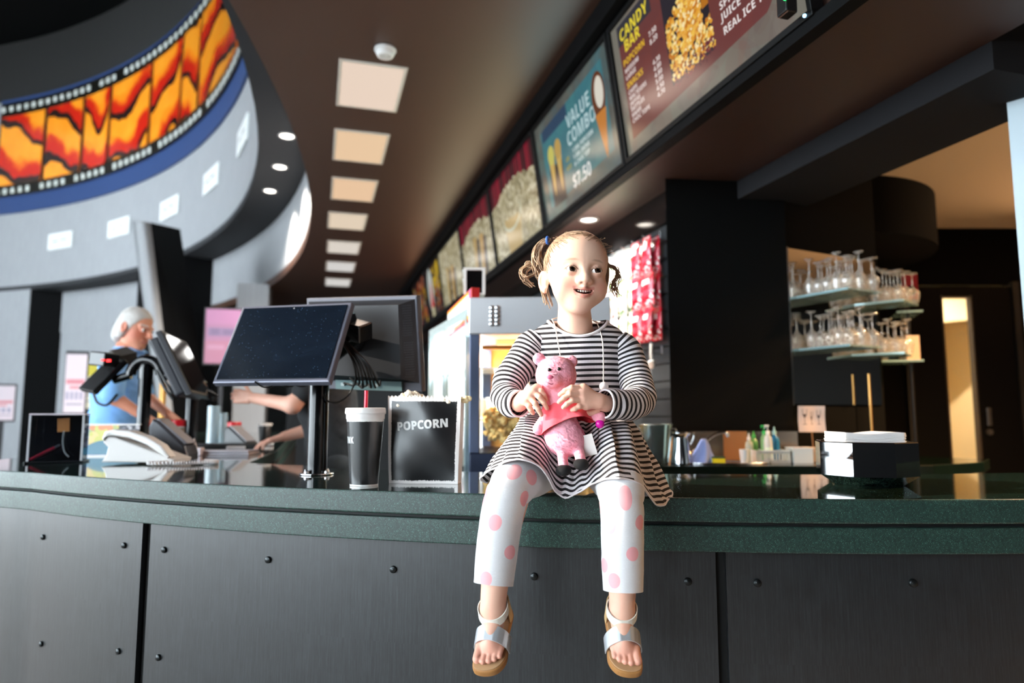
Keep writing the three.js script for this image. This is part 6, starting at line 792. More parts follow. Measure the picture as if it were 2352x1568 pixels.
// dress: bodice, sleeves, skirt
{
  const dress = part('dress', (() => {
    const rings = [], n = 64, rows = [ // centre x, half width, side y, front y, back y, depth centre, depth radius
      [1327, 67, 738, 777, 735, -1.752, 0.052], [1327, 72, 741, 781, 738, -1.752, 0.056], [1327, 86, 749, 792, 748, -1.755, 0.063], [1327, 101, 760, 806, 770, -1.758, 0.069], [1327, 110, 780, 822, 800, -1.762, 0.073], [1326, 112, 815, 845, 830, -1.765, 0.077], [1326, 110, 850, 868, 865, -1.766, 0.08], [1325, 108, 890, 900, 900, -1.768, 0.083], [1324, 109, 920, 928, 928, -1.77, 0.086], [1324, 113, 946, 952, 955, -1.772, 0.09]];
    const curve = rows[0].map((_, k) => new THREE.CatmullRomCurve3(rows.map((r, i) => V(i, r[k], 0))));
    for (let i = 0; i <= 54; i++) { const g = (k) => curve[k].getPoint(i / 54).y, ring = [];
      for (let j = 0; j < n; j++) { const a = j / n * 2 * PI, c = Math.cos(a), s = Math.sin(a), fy = s > 0 ? lerp(g(2), g(3), Math.pow(s, 1.6)) : lerp(g(2), g(4), Math.pow(-s, 1.4)), z0 = g(5), fold = 0.0035 * (fbm(a * 2.2, i * 0.11, 2) - 0.5) * smoothstep(i, 8, 30) + 0.002 * Math.sin(a * 9 + i * 0.25) * smoothstep(i, 34, 54);
        const p = W(g(0) + c * Math.sign(1) * g(1) * Math.pow(Math.abs(c), -0.12), fy, z0); const rr = g(6) * (1 + fold * 6); p.z = z0 + s * rr; const y = W(1324, fy, z0).y; p.y = y; p.x = W(g(0) + c * g(1) * (1 + fold * 5), fy, z0).x; ring.push(p); } rings.push(ring); }
    return loft(rings, { uv: (i, j, p) => [j * 0.2, p.y * PER + 0.15 * Math.sin(p.x * 18)] });
  })(), stripeMat, girl);
  const neck = []; for (let j = 0; j <= 48; j++) { const a = j / 48 * 2 * PI, c = Math.cos(a), s = Math.sin(a), fy = s > 0 ? lerp(738, 777, Math.pow(s, 1.6)) : 738 - 3 * -s; const p = W(1327 + c * 68, fy, -1.752); neck.push(V(p.x, W(1324, fy, -1.752).y, -1.752 + s * 0.053)); }
  part('neckband', tube(neck.slice(0, -1), 0.0042, 80, 8, true), trimMat, dress, 'white neckband');
  part('neck_edge', tube(neck.slice(0, -1).map((p) => V(lerp(p.x, neck[12].x, 0.06), p.y + 0.0028, p.z - 0.003)), 0.0022, 80, 6, true), darkTrim, dress, 'black inner edge of the neckline');
  const sleeve = (pts, radii, seed, mid) => { const wob = (t, th) => 0.07 * Math.sin(t * 30 + 2 * Math.cos(th + seed)) * Math.exp(-(((t - mid) / 0.13) ** 2)) + 0.05 * Math.sin(t * 55 + th * 2 + seed) * Math.exp(-(((t - 0.93) / 0.08) ** 2)) + 0.06 * (fbm(t * 6 + seed, Math.cos(th) * 1.3, Math.sin(th) * 1.3) - 0.5); return limb(pts, radii, { seg: 80, n: 36, wob, uvScale: PER }); };
  const sl = [[1240, 782, -1.758], [1221, 800, -1.755], [1196, 836, -1.735], [1170, 876, -1.706], [1163, 906, -1.678], [1174, 924, -1.645], [1194, 927, -1.613]].map((a) => W(...a)), sr = [[1412, 785, -1.758], [1432, 806, -1.755], [1450, 848, -1.74], [1464, 892, -1.71], [1467, 920, -1.675], [1450, 929, -1.635], [1420, 929, -1.6], [1389, 927, -1.577]].map((a) => W(...a));
  part('sleeve', sleeve(sl, [0.04, 0.046, 0.043, 0.041, 0.038, 0.036, 0.031], 1, 0.66), stripeMat, dress); part('sleeve', sleeve(sr, [0.038, 0.045, 0.043, 0.042, 0.04, 0.037, 0.035, 0.033], 4, 0.6), stripeMat, dress);
  for (const [c, r] of [[sl, 0.031], [sr, 0.033]]) { const e = c[c.length - 1], d = e.clone().sub(c[c.length - 2]).normalize(); part('cuff', new THREE.TorusGeometry(r - 0.001, 0.0026, 8, 32).applyMatrix4(new THREE.Matrix4().compose(e, new THREE.Quaternion().setFromUnitVectors(V(0, 0, 1), d), V(1, 1, 1))), trimMat, dress); }
  // skirt: hem traced round the lap, from her left side over the front to the back
  const hem = [[1500, 1100, -1.86], [1543, 1133, -1.69], [1526, 1158, -1.625], [1512, 1160, -1.6], [1490, 1138, -1.565], [1462, 1107, -1.508], [1430, 1098, -1.487], [1397, 1099, -1.5], [1360, 1112, -1.545], [1326, 1132, -1.58], [1298, 1143, -1.595], [1279, 1132, -1.59], [1256, 1092, -1.55], [1228, 1064, -1.525], [1196, 1054, -1.52], [1168, 1058, -1.53], [1138, 1074, -1.575], [1107, 1094, -1.65], [1114, 1108, -1.72], [1150, 1092, -1.86], [1205, 1082, -1.95], [1260, 1080, -1.985], [1320, 1079, -2.0], [1390, 1080, -1.985], [1450, 1084, -1.94]].map((a) => W(...a));
  const hemC = new THREE.CatmullRomCurve3(hem, true, 'centripetal'), n = 160, rings = [], m = 60;
  const hemAng = (u) => lerp(0, 2 * PI, u);
  for (let i = 0; i <= m; i++) { const t = i / m, ring = [];
    for (let j = 0; j < n; j++) { const u = j / n, h = hemC.getPoint(u);
      const th = u < 0.72 ? lerp(-0.35, PI + 0.35, u / 0.72) : lerp(PI + 0.35, 2 * PI - 0.35, (u - 0.72) / 0.28), c = Math.cos(th), s = Math.sin(th), fy = s > 0 ? lerp(943, 949, s) : 950, z0 = -1.772;
      const w = V(W(1324 + c * 113, fy, z0).x, W(1324, fy, z0).y, z0 + s * 0.09), e = t * t * (3 - 2 * t) * 0.35 + t * 0.65, p = w.clone().lerp(h, e);
      const front = Math.max(0, s); p.y += 0.022 * Math.sin(PI * t) * front * (0.4 + 0.6 * smoothstep(Math.abs(c), 0.1, 0.5)) - 0.012 * Math.sin(PI * t) * front * (1 - smoothstep(Math.abs(c), 0.05, 0.4)); p.z += 0.018 * Math.sin(PI * Math.min(1, t * 1.25)) * front;
      const out = V(c, 0, s), rip = 0.012 * Math.sin(u * 2 * PI * 17 + 2.5 * Math.sin(u * 19) + t * 1.5) * smoothstep(t, 0.02, 0.22) * (1 - 0.75 * smoothstep(t, 0.55, 1)) + 0.02 * (fbm(u * 26, t * 3, 7) - 0.5) * smoothstep(t, 0, 0.3) * (1 - 0.5 * t);
      p.addScaledVector(out, rip); p.y = Math.max(p.y, p.z < -1.672 ? 1.0535 : 0.9); ring.push(p); } rings.push(ring); }
  const lens = []; for (let j = 0; j < n; j++) { let a = 0; lens.push(rings.map((r, i) => (i ? a += r[j].distanceTo(rings[i - 1][j]) : 0))); }
  const avg = rings.map((_, i) => lens.reduce((s, l) => s + l[i], 0) / n);
  part('skirt', loft(rings, { uv: (i, j) => [j * 0.1, -lerp(lens[j % n][i], avg[i], 0.35) * PER + 0.25] }), stripeMat, dress);
  part('hem_edge', tube(rings[m].filter((_, j) => j % 2 === 0), 0.0022, 220, 6, true), trimMat, dress, 'white hem edge');
}
// leggings
{
  const legs = [[[1275, 1056, -1.85], [1225, 1082, -1.69], [1186, 1104, -1.578], [1163, 1142, -1.535], [1150, 1200, -1.52], [1141, 1270, -1.512], [1134, 1341, -1.502]], [[1370, 1056, -1.85], [1405, 1090, -1.68], [1424, 1119, -1.555], [1428, 1158, -1.52], [1429, 1210, -1.512], [1430, 1280, -1.508], [1431, 1356, -1.5]]];
  const dots = [[[1184, 1080], [1205, 1147], [1139, 1198], [1174, 1268], [1117, 1327], [1108, 1140], [1225, 1095]], [[1440, 1140], [1364, 1162], [1400, 1210], [1457, 1273], [1412, 1336], [1472, 1200], [1385, 1300]]];
  legs.forEach((l, k) => {
    const pts = l.map((a) => W(...a)), radii = [0.064, 0.06, 0.054, 0.0475, 0.0465, 0.0455, 0.0425], wob = (t, th) => 0.045 * (fbm(t * 14 + k * 5, Math.cos(th) * 1.2, Math.sin(th) * 1.2) - 0.5) + 0.03 * Math.sin(t * 70 + Math.cos(th) * 2) * Math.exp(-(((t - 0.47) / 0.05) ** 2)) * (Math.sin(th) < 0 ? 1 : 0.4);
    const g = limb(pts, radii, { seg: 70, n: 40, wob }), Pn = g.attributes.position, U = g.attributes.uv; let len = 0; for (let i = 0; i < U.count; i++) len = Math.max(len, U.getY(i)); for (let i = 0; i < U.count; i++) U.setY(i, U.getY(i) / len);
    const found = dots[k].map(([x, y]) => { let best = [1e9, 0, 0]; for (let i = 0; i < Pn.count; i++) { const q = pix(V(Pn.getX(i), Pn.getY(i), Pn.getZ(i))), d = Math.hypot(q[0] - x, q[1] - y) + q[2] * 260; if (d < best[0]) best = [d, U.getX(i), U.getY(i)]; } return best; });
    const tex = canvasTex(512, 1024, (c, w, h) => { c.fillStyle = '#d9d7d8'; c.fillRect(0, 0, w, h); const q = rng(k + 3); for (let i = 0; i < 9000; i++) { const s = 190 + q() * 55; c.fillStyle = `rgba(${s},${s},${s + 2},0.5)`; c.fillRect(q() * w, q() * h, 1 + q() * 7, 1); } c.fillStyle = '#f0a9ae'; const back = [[0.5, 0.2], [0.6, 0.55], [0.7, 0.8]]; for (const f of found) for (const o of [-1, 0, 1]) { c.beginPath(); c.ellipse((f[1] + o) * w, (1 - f[2]) * h, 0.0155 / (2 * PI * 0.0475) * w, 0.0155 / len * h * (f[2] > 0.3 && f[2] < 0.56 ? 0.68 : 1), 0, 0, 7); c.fill(); } });
    part('legging', g, M(0xffffff, 0.9, 0, { map: tex, sheen: 0.4, sheenRoughness: 0.5 }), girl);
  });
}
// sandals
feet.forEach(({ m, side }) => {
  const tan = M(0xa5733f, 0.55), white = M(0xe6e2d6, 0.4), silver = M(0xd2d6da, 0.3, 0.55), bed = M(0xb08a63, 0.7), T = (g) => g.applyMatrix4(m);
  const o = []; for (const [x, z] of [[-0.024, -0.05], [0, -0.06], [0.024, -0.05], [0.028, -0.02], [0.028, 0.02], [0.037, 0.06], [0.037, 0.085], [0.022, 0.108], [-0.006, 0.117], [-0.03, 0.112], [-0.037, 0.09], [-0.037, 0.06], [-0.028, 0.02], [-0.028, -0.02]]) o.push(V(x * side * -1 * -1, z, 0)); const c = new THREE.CatmullRomCurve3(o, true, 'centripetal').getPoints(56).slice(0, -1).map((p) => [p.x, p.y]); const cc = side > 0 ? c : c.reverse();
  const s = part('sandal', T(ext(cc.map(([x, z]) => [x, -z]), 0.02, 0.004).rotateX(-PI / 2).translate(0, -0.066, 0)), tan, girl, 'tan soled sandal with pale straps');
  part('footbed', T(ext(cc.map(([x, z]) => [x * 0.95, -z * 0.97]), 0.004, 0.001).rotateX(-PI / 2).translate(0, -0.056, 0)), bed, s);
  const band = (f, n, w, closed, th = 0.0022) => { const r = []; for (let i = 0; i < (closed ? n : n + 1); i++) { const [p, d, q] = f(i / n); r.push([p.clone().addScaledVector(d, -w), p.clone().addScaledVector(d, w), p.clone().addScaledVector(d, w).addScaledVector(q, th), p.clone().addScaledVector(d, -w).addScaledVector(q, th)]); } if (closed) r.push(r[0]); return toCreasedNormals(loft(r, closed ? {} : { capA: true, capB: true }), 0.6); };
  part('ankle_strap', T(band((t) => { const a = t * 2 * PI, n = V(Math.sin(a), 0, Math.cos(a)); return [V(n.x * 0.0335, 0.004 - 0.004 * n.z - 0.006 * (n.z < 0 ? 1 : 0) * -n.z, -0.001 + n.z * 0.0345), V(0, 1, -0.25).normalize(), n]; }, 40, 0.0095, true)), white, s);
  part('heel_counter', T(band((t) => { const a = lerp(-1.9, 1.9, t) + PI, n = V(Math.sin(a), 0, Math.cos(a)); return [V(n.x * 0.0285, -0.03, -0.024 + n.z * 0.033), V(0, 1, 0), n]; }, 24, 0.028, false)), M(0xc9a878, 0.6), s);
  part('toe_strap', T(band((t) => { const a = lerp(-0.05, PI + 0.05, t), n = V(Math.cos(a), Math.sin(a), 0); return [V(n.x * 0.04, -0.057 + n.y * 0.0475, 0.046 + 0.004 * n.y), V(0, -0.42, 1).normalize(), n]; }, 30, 0.0165, false)), silver, s);
});
// necklace
{ const n = part('necklace', [tube([[1268, 733, -1.755], [1275, 750, -1.715], [1280, 778, -1.694], [1285, 805, -1.683], [1289, 830, -1.676]].map((a) => W(...a)), 0.0014, 30, 6), tube([[1371, 741, -1.75], [1378, 758, -1.715], [1384, 785, -1.69], [1386, 830, -1.676], [1386, 882, -1.668]].map((a) => W(...a)), 0.0014, 30, 6), tube([[1268, 733, -1.755], [1290, 728, -1.82], [1340, 728, -1.825], [1371, 741, -1.75]].map((a) => W(...a)), 0.0014, 24, 6)], M(0xe9e2da, 0.6), girl);
  const b = W(1387, 887, -1.664); part('bead', ball(0.0112, b.x, b.y, b.z, 1, 1, 1, 24), M(0xe9e3e4, 0.35), n, 'round white bead'); }
// ---------- the grown-ups ----------
function adultHead(x, y, z, jaw = 1) {
  const ax = Math.abs(x); let d = sEll(x, y, z, 0, 0.03, -0.012, 0.074, 0.088, 0.095); d = smin(d, sEll(x, y, z, 0, -0.045, 0.022, 0.056 * jaw, 0.072, 0.065), 0.03); d = smin(d, sEll(x, y, z, 0, -0.1, 0.055, 0.028, 0.02, 0.026), 0.025); d = smin(d, sCap(ax, y, z, V(0.012, 0.022, 0.085), V(0.046, 0.02, 0.07), 0.01, 0.008), 0.015);
  d = smax(d, -sEll(ax, y, z, 0.032, 0.003, 0.096, 0.017, 0.011, 0.014), 0.012); d = smin(d, sBall(ax, y, z, 0.032, 0.002, 0.074, 0.0145), 0.004); d = smin(d, sCap(x, y, z, V(0, 0.012, 0.086), V(0, -0.03, 0.112), 0.009, 0.0135), 0.014); d = smin(d, sEll(ax, y, z, 0.012, -0.036, 0.1, 0.009, 0.008, 0.01), 0.007);
  d = smin(d, sCap(ax, y, z, V(0, -0.061, 0.094), V(0.022, -0.063, 0.083), 0.006, 0.003), 0.006); d = smin(d, sCap(ax, y, z, V(0, -0.072, 0.092), V(0.02, -0.068, 0.083), 0.0065, 0.003), 0.006); d = smax(d, -sEll(x, y, z, 0, -0.0665, 0.1, 0.022, 0.0016, 0.02), 0.003);
  let e = sEll(ax, y, z, 0.08, -0.005, -0.012, 0.01, 0.034, 0.021); e = smax(e, -sEll(ax, y, z, 0.09, 0, -0.006, 0.007, 0.022, 0.012), 0.004); return smin(d, e, 0.006);
}
function handAt(wrist, d, n, curl, thumbUp, s = 1) { // d: pointing direction, n: back of the hand
  const side = d.clone().cross(n).normalize(), P = (a, b, c) => wrist.clone().addScaledVector(d, a * s).addScaledVector(side, b * s).addScaledVector(n, c * s), fs = [];
  [[0.03, 0.075, 0.072], [0.01, 0.082, 0.08], [-0.011, 0.079, 0.074], [-0.03, 0.07, 0.058]].forEach(([b, k, len], i) => { let p = P(k, b, 0), a = curl[i] * 0.5, out = [p.clone()]; for (const f of [0.45, 0.3, 0.25]) { p = p.clone().addScaledVector(d, Math.cos(a) * len * f * s).addScaledVector(n, -Math.sin(a) * len * f * s); out.push(p.clone()); a += curl[i]; } fs.push(out); });
  const th = [P(0.02, 0.026, -0.008), P(0.05, 0.05 + 0.01 * thumbUp, -0.012), P(0.066 + 0.01 * (1 - thumbUp), 0.07 + 0.02 * thumbUp, -0.016), P(0.078 + 0.012 * (1 - thumbUp), 0.084 + 0.034 * thumbUp, -0.018)];
  const palm = [0.026, 0.009, -0.01, -0.027].map((b) => [P(0.012, b * 0.7, 0), P(0.074, b, 0)]);
  const f = (x, y, z) => { let v = 9; for (const [a, b] of palm) v = smin(v, sCap(x, y, z, a, b, 0.0155 * s, 0.0125 * s), 0.01); for (const q of [...fs, th]) { let e = 9; for (let i = 0; i < 3; i++) e = smin(e, sCap(x, y, z, q[i], q[i + 1], [0.0098, 0.0088, 0.0078][i] * s, [0.009, 0.008, 0.0068][i] * s), 0.003); v = smin(v, e, 0.004); } return v; };
  return { f, pts: [wrist, ...fs.flat(), ...th] };
}
function person(label, o) {
  const t = thing('person', label, 'person'), hm = new THREE.Matrix4().compose(o.head, new THREE.Quaternion().setFromEuler(new THREE.Euler(R(o.pitch), R(o.yaw), R(o.roll ?? 0), 'YXZ')), V(1, 1, 1).multiplyScalar(o.hs)), hi = hm.clone().invert(), neckL = o.neck.clone().applyMatrix4(hi);
  const sk = o.skin, col = (x, y, z) => mixc(sk, o.ruddy, clamp(0.3 + 0.6 * (fbm(x * 40, y * 40, z * 40) - 0.4), 0, 1));
  const hcol = (x, y, z) => { let c = mixc(sk, o.ruddy, clamp(0.9 * Math.exp(-(((Math.abs(x) - 0.045) / 0.03) ** 2 + ((y + 0.03) / 0.04) ** 2)) + 0.5 * (Math.abs(x) > 0.074 ? 1 : 0) + 0.3 * fbm(x * 50, y * 50, z * 50), 0, 1)); if (z > 0.07 && Math.hypot((y + 0.0665) / 0.012, x / 0.024) < 1) c = mixc(c, lin(168, 92, 84), 0.6); if (z > 0.06 && Math.hypot((y - 0.027) / 0.006, (Math.abs(x) - 0.032) / 0.02) < 1) c = mixc(c, o.hairC, 0.7); return c; };
  const bits = [sdfMesh((x, y, z) => smin(adultHead(x, y, z, o.jaw ?? 1), sCap(x, y, z, V(0, -0.06, -0.015), neckL, 0.052, 0.06), 0.025), ...boxOf([V(-0.1, -0.13, -0.11), V(0.1, 0.12, 0.13), neckL], 0.07), 0.006, hcol).applyMatrix4(hm)];
  const ad = (a, b) => b.clone().sub(a).normalize(); const trunk = [];
  o.arms.forEach((A) => { trunk.push([A.sh, A.el, 0.042, 0.038], [A.el, A.wr, 0.037, 0.026]); const h = handAt(A.wr, A.dir ?? ad(A.el, A.wr), A.back.clone().normalize(), A.curl, A.thumb, A.size ?? 1); bits.push(sdfMesh(h.f, ...boxOf(h.pts, 0.03), 0.004, col)); });
  const pel = o.hips[0].clone().add(o.hips[1]).multiplyScalar(0.5), ch = o.neck.clone().lerp(pel, 0.35);
  trunk.push([o.neck, pel, 0.08, 0.09]); o.hips.forEach((h, i) => trunk.push([h, o.knees[i], 0.06, 0.05], [o.knees[i], o.ankles[i], 0.045, 0.035]));
  const all = trunk.flatMap((q) => [q[0], q[1]]), tf = (x, y, z) => { let d = 9; for (const [a, b, ra, rb] of trunk) d = smin(d, sCap(x, y, z, a, b, ra, rb), 0.03); return d; };
  bits.push(sdfMesh(tf, ...boxOf(all, 0.12), 0.018, col)); part('body', merged(bits), skinMat, t);
  const sc = (x, y, z) => { const n = o.shirtNoise * (fbm(x * 7 + y * 9, y * 11, z * 9) - 0.5); let d = smin(sCap(x, y, z, o.neck.clone().add(V(0, -0.03, 0)), ch, 0.085, 0.135), sCap(x, y, z, ch, pel, 0.135, o.belly), 0.08); for (const A of o.arms) { d = smin(d, sBall(x, y, z, A.sh.x, A.sh.y, A.sh.z, 0.068), 0.07); const e = A.sh.clone().lerp(A.el, o.sleeve); d = smin(d, sCap(x, y, z, A.sh, e, 0.066, 0.062), 0.03); } d -= n; d = smax(d, -sCap(x, y, z, hi ? o.neck.clone().add(V(0, 0.02, 0)) : o.neck, o.head, 0.068, 0.09), 0.012); return smax(d, pel.y - 0.14 - y, 0.02); };
  const spts = [o.neck, pel.clone().add(V(0, -0.1, 0)), ...o.arms.flatMap((A) => [A.sh, A.sh.clone().lerp(A.el, o.sleeve)])];
  const shirt = part('shirt', sdfMesh(sc, ...boxOf(spts, 0.2), 0.0125), M(o.shirt, 0.85, 0, { sheen: 0.3 }), t);
  if (o.collar) { const c = [], up = ad(o.neck, o.head); for (let j = 0; j <= 30; j++) { const a = j / 30 * 2 * PI; c.push(o.neck.clone().addScaledVector(up, 0.025).add(V(Math.cos(a) * 0.075, -0.012 * Math.sin(a + o.collar), Math.sin(a) * 0.07))); } part('collar', loft([c.map((p) => p.clone().add(V(0, -0.022, 0)).add(p.clone().sub(o.neck).setY(0).multiplyScalar(0.32))), c, c.map((p) => p.clone().add(V(0, -0.004, 0)).add(p.clone().sub(o.neck).setY(0).multiplyScalar(-0.1)))], {}), M(o.shirt, 0.85), shirt); }
  const tr = (x, y, z) => { let d = 9; o.hips.forEach((h, i) => { d = smin(d, smin(sCap(x, y, z, h, o.knees[i], 0.092, 0.072), sCap(x, y, z, o.knees[i], o.ankles[i], 0.07, 0.06), 0.03), 0.05); }); d = smin(d, sBall(x, y, z, pel.x, pel.y - 0.04, pel.z, o.belly * 0.95), 0.05); return smax(smax(d, y - pel.y - 0.1, 0.01), 0.07 - y, 0.01); };
  part('trousers', sdfMesh(tr, ...boxOf([pel, ...o.hips, ...o.ankles], 0.2), 0.018), M(o.pants, 0.85), t);
  o.ankles.forEach((a) => { const f = o.face.clone(), s = (x, y, z) => smax(smin(sCap(x, y, z, V(a.x, 0.055, a.z).addScaledVector(f, -0.04), V(a.x, 0.045, a.z).addScaledVector(f, 0.15), 0.045, 0.042), sBall(x, y, z, a.x, 0.08, a.z, 0.05), 0.03), 0.003 - y, 0.006); part('shoe', sdfMesh(s, ...boxOf([V(a.x, 0.05, a.z).addScaledVector(f, -0.05), V(a.x, 0.05, a.z).addScaledVector(f, 0.16)], 0.08), 0.012), M(0x151517, 0.5), t); });
  for (const s of [-1, 1]) { const m = hm.clone().multiply(new THREE.Matrix4().makeTranslation(s * 0.032, 0.002, 0.0765)), e = part('eye', new THREE.SphereGeometry(0.0132, 20, 14).applyMatrix4(m), M(0xeee6e0, 0.2), t); part('iris', new THREE.SphereGeometry(0.0134, 20, 8, 0, 2 * PI, 0, 0.5).rotateX(PI / 2).applyMatrix4(m), M(0x2a211c, 0.15), e); }
  part('hair', sdfMesh((x, y, z) => o.hair(x, y, z) + 0.004 * (fbm(x * 70, y * 26, z * 26) - 0.5), V(-0.12, -0.16, -0.16), V(0.12, 0.15, 0.1), 0.006, (x, y, z) => mixc(o.hairC, o.hairD, fbm(x * 80, y * 24, z * 24))).applyMatrix4(hm), M(0xffffff, 0.6, 0, { vertexColors: true }), t);
  return t;
}
{
  const z = -4.1, P = (x, y, dz = 0) => W(x, y, z + dz), foot = (p, x, q) => V(p.x + x, 0.09, p.z + q);
  const neck = P(296, 806, -0.02), h1 = P(245, 975, 0.1), h2 = P(262, 978, -0.12);
  h1.y = h2.y = 1.0;
  person('grey-haired man in a light blue shirt leaning over the counter to order', {
    head: P(313, 755), yaw: 76, pitch: 12, roll: -4, hs: 1.03, neck, skin: lin(214, 150, 122), ruddy: lin(196, 112, 88), jaw: 1.05, face: V(0.95, 0, -0.3).normalize(),
    arms: [{ sh: P(258, 838, 0.14), el: P(262, 912, 0.26), wr: P(330, 955, 0.22), back: V(0, 1, 0.25), curl: [0.3, 0.35, 0.4, 0.45], thumb: 0.2 }, { sh: P(300, 838, -0.2), el: P(332, 905, -0.3), wr: P(385, 950, -0.25), back: V(0, 1, 0.1), curl: [0.35, 0.35, 0.4, 0.4], thumb: 0.2 }],
    hips: [h1, h2], knees: [V(h1.x, 0.52, h1.z), V(h2.x - 0.05, 0.52, h2.z)], ankles: [foot(h1, 0, 0), foot(h2, -0.12, 0)], sleeve: 0.92, belly: 0.165, shirt: 0x7fb2e8, pants: 0x2c3a50, shirtNoise: 0.03, collar: 1.5,
    hairC: lin(214, 212, 208), hairD: lin(160, 150, 142),
    hair: (x, y, z) => { let d = sEll(x, y, z, 0, 0.034, -0.018, 0.083, 0.096, 0.102); d = smin(d, sEll(x, y, z, 0, -0.052, -0.082, 0.07, 0.06, 0.042), 0.06); d = smin(d, sEll(Math.abs(x), y, z, 0.07, -0.02, -0.035, 0.017, 0.05, 0.03), 0.02); d = smax(d, z * 0.82 - y * 0.5 - 0.022, 0.012); return smax(d, -(adultHead(x, y, z) + 0.004), 0.003); },
  });
}
{
  const z = -3.5, P = (x, y, dz = 0) => W(x, y, z + dz), h1 = V(-0.92, 0.96, -3.62), h2 = V(-0.86, 0.96, -3.4);
  person('server in a black shirt reaching one bare arm out to the far register', {
    head: P(735, 760, 0.0), yaw: -80, pitch: 4, hs: 0.98, neck: P(738, 830, 0), skin: lin(222, 178, 158), ruddy: lin(210, 140, 116), face: V(-1, 0, 0.1).normalize(),
    arms: [{ sh: P(728, 868, 0.16), el: P(672, 930, 0.2), wr: P(578, 913, 0.1), dir: V(-0.95, 0.1, -0.1).normalize(), back: V(0.05, 0.1, 1), curl: [0.75, 0.7, 0.7, 0.75], thumb: 1.0, size: 0.92 }, { sh: P(752, 868, -0.2), el: P(716, 985, -0.28), wr: P(650, 1003, -0.2), back: V(0, 1, 0), curl: [0.3, 0.4, 0.4, 0.5], thumb: 0.2 }],
    hips: [h1, h2], knees: [V(h1.x, 0.5, h1.z), V(h2.x, 0.5, h2.z)], ankles: [V(h1.x, 0.09, h1.z), V(h2.x, 0.09, h2.z)], sleeve: 0.5, belly: 0.14, shirt: 0x17181b, pants: 0x0e0e10, shirtNoise: 0.02, collar: 0,
    hairC: lin(60, 42, 32), hairD: lin(38, 26, 20), hair: (x, y, z) => { let d = sEll(x, y, z, 0, 0.036, -0.018, 0.082, 0.094, 0.102); d = smax(d, z * 0.8 - y * 0.55 - 0.02, 0.01); d = smax(d, -0.06 - y, 0.01); return smax(d, -(adultHead(x, y, z) + 0.004), 0.003); },
  });
}
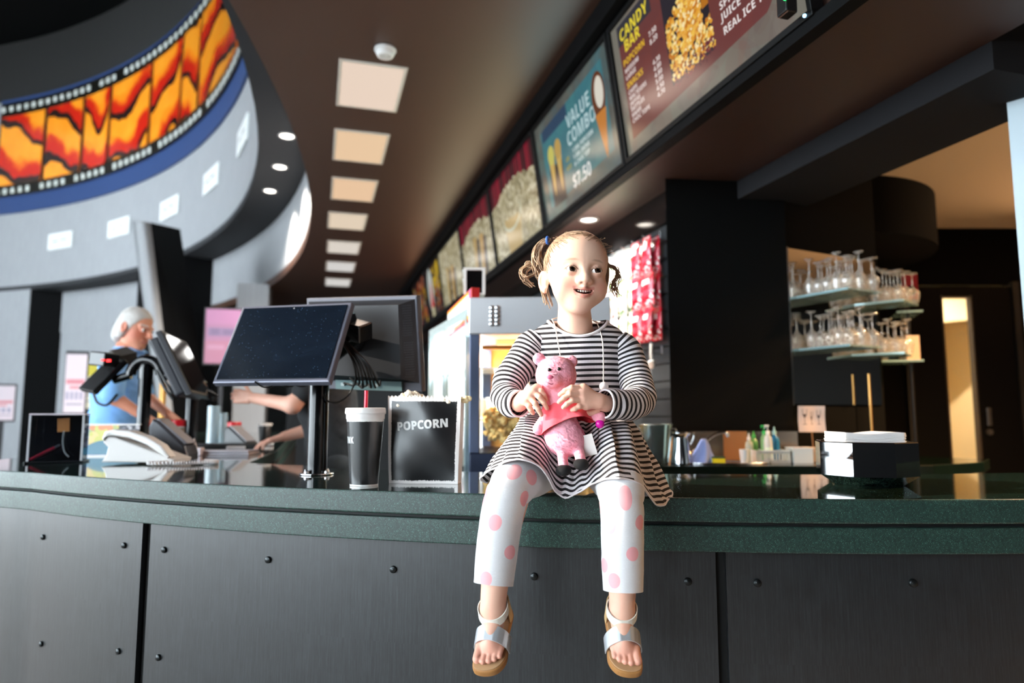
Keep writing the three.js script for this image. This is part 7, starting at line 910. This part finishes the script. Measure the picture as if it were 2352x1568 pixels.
// ---------- pink soft toy: a plain plush bear in a dress ----------
{
  const P = (x, y, z) => W(x, y, z), pink = lin(240, 150, 168), pale = lin(244, 170, 184);
  const plush = dataTex(128, 128, (u, v, x, y) => { const g = 215 + (hash(x, y, 3) - 0.5) * 60; return [g, g, g]; });
  const pm = M(0xffffff, 0.95, 0, { vertexColors: true, sheen: 0.7, sheenRoughness: 0.5, sheenColor: new THREE.Color(1, 0.7, 0.76) });
  const t = thing('soft_toy', 'pink plush soft toy in a coral red dress held in the girl\'s hands', 'soft toy');
  const hc = P(1277, 862, -1.598), ear1 = P(1238, 824, -1.60), ear2 = P(1312, 830, -1.605), bd = P(1288, 978, -1.6), bd2 = P(1300, 1010, -1.592), armL = [P(1258, 950, -1.6), P(1237, 985, -1.59)], armR = [P(1338, 940, -1.6), P(1378, 958, -1.582)], legL = [P(1290, 1030, -1.585), P(1294, 1070, -1.545)], legR = [P(1326, 1025, -1.585), P(1334, 1056, -1.545)], nz = P(1266, 872, -1.56);
  const f = (x, y, z) => { let d = sEll(x, y, z, hc.x, hc.y, hc.z, 0.048, 0.046, 0.042); for (const e of [ear1, ear2]) d = smin(d, sEll(x, y, z, e.x, e.y, e.z, 0.015, 0.015, 0.008), 0.004); d = smin(d, sEll(x, y, z, nz.x, nz.y, nz.z, 0.024, 0.019, 0.015), 0.008); d = smin(d, sCap(x, y, z, hc, bd, 0.028, 0.04), 0.015); d = smin(d, sEll(x, y, z, bd2.x, bd2.y, bd2.z, 0.047, 0.04, 0.04), 0.02); for (const [a, b] of [armL, armR]) d = smin(d, sCap(x, y, z, a, b, 0.012, 0.014), 0.008); for (const [a, b] of [legL, legR]) d = smin(d, sCap(x, y, z, a, b, 0.0125, 0.0115), 0.008); return d + 0.0007 * (hash(Math.round(x * 700), Math.round(y * 700), Math.round(z * 700)) - 0.5); };
  part('body', sdfMesh(f, ...boxOf([hc, ear1, ear2, bd2, ...armL, ...armR, ...legL, ...legR], 0.062), 0.0034, (x, y, z) => mixc(pink, pale, fbm(x * 50, y * 50, z * 50))), pm, t);
  const dress = M(0xf0606c, 0.85, 0, { sheen: 0.6, sheenRoughness: 0.5, sheenColor: new THREE.Color(1, 0.5, 0.55) });
  const top = P(1290, 905, -1.6), bot = P(1299, 972, -1.597), rings = []; for (let i = 0; i <= 20; i++) { const s = i / 20, c = top.clone().lerp(bot, s), r = lerp(0.033, 0.067, Math.pow(s, 0.8)), ring = []; for (let j = 0; j < 56; j++) { const a = j / 56 * 2 * PI, w = 1 + 0.07 * s * Math.sin(a * 6 + 1) + 0.02 * Math.sin(a * 13); ring.push(V(c.x + Math.cos(a) * r * w, c.y - 0.012 * s * Math.sin(a * 2 + 2) - 0.12 * s * (Math.cos(a) * -0.12), c.z + Math.sin(a) * r * 0.78 * w)); } rings.push(ring); }
  part('dress', loft(rings), dress, t, 'coral red flared dress'); part('dress_lining', loft(rings.slice(12).map((r) => r.map((p, j) => { const c = top.clone().lerp(bot, 1); return V(lerp(p.x, c.x, 0.05), p.y - 0.001, lerp(p.z, c.z, 0.05)); }))), M(0xc8202c, 0.8), t);
  for (const [a, b] of [legL, legR]) { const s = b.clone().add(V(0, -0.009, 0.004)); part('shoe', ball(0.0155, s.x, s.y, s.z, 1.15, 0.85, 1.25, 18), M(0x0d0c0e, 0.95, 0, { sheen: 0.4 }), t, 'black shoe'); }
  for (const [x, y] of [[1262, 849], [1284, 847]]) { const e = P(x, y, -1.5565); part('eye', ball(0.0042, e.x, e.y, e.z, 1, 1, 0.7, 14), M(0x15100f, 0.15), t); }
  const n = P(1264, 866, -1.5465); part('nose', ball(0.006, n.x, n.y, n.z, 1.2, 0.8, 0.6, 14), M(0xc55a78, 0.6), t);
  part('mouth', tube([[1258, 878, -1.548], [1266, 882, -1.547], [1275, 879, -1.55]].map((a) => P(...a)), 0.0011, 14, 6), M(0x8a2c44, 0.7), t);
  const tg = P(1352, 1022, -1.568); part('tag', put(new RoundedBoxGeometry(0.03, 0.048, 0.001, 2, 0.0005), tg.x, tg.y, tg.z, 0.1, -0.4, 0.25), M(0xe4dcd6, 0.5, 0, { transmission: 0.3, thickness: 0 }), t, 'pale cloth tag');
  const bb = P(1378, 973, -1.575), b2 = solo('pink_bead', [ball(0.0105, bb.x, bb.y, bb.z, 1, 1, 0.8, 20), ball(0.006, bb.x + 0.004, bb.y + 0.01, bb.z - 0.004, 1, 1, 0.8, 12)], M(0xd0189a, 0.25), 'small magenta bead at the toy arm beside the girl\'s cuff', 'bead');
}
renderer.render(scene, camera);
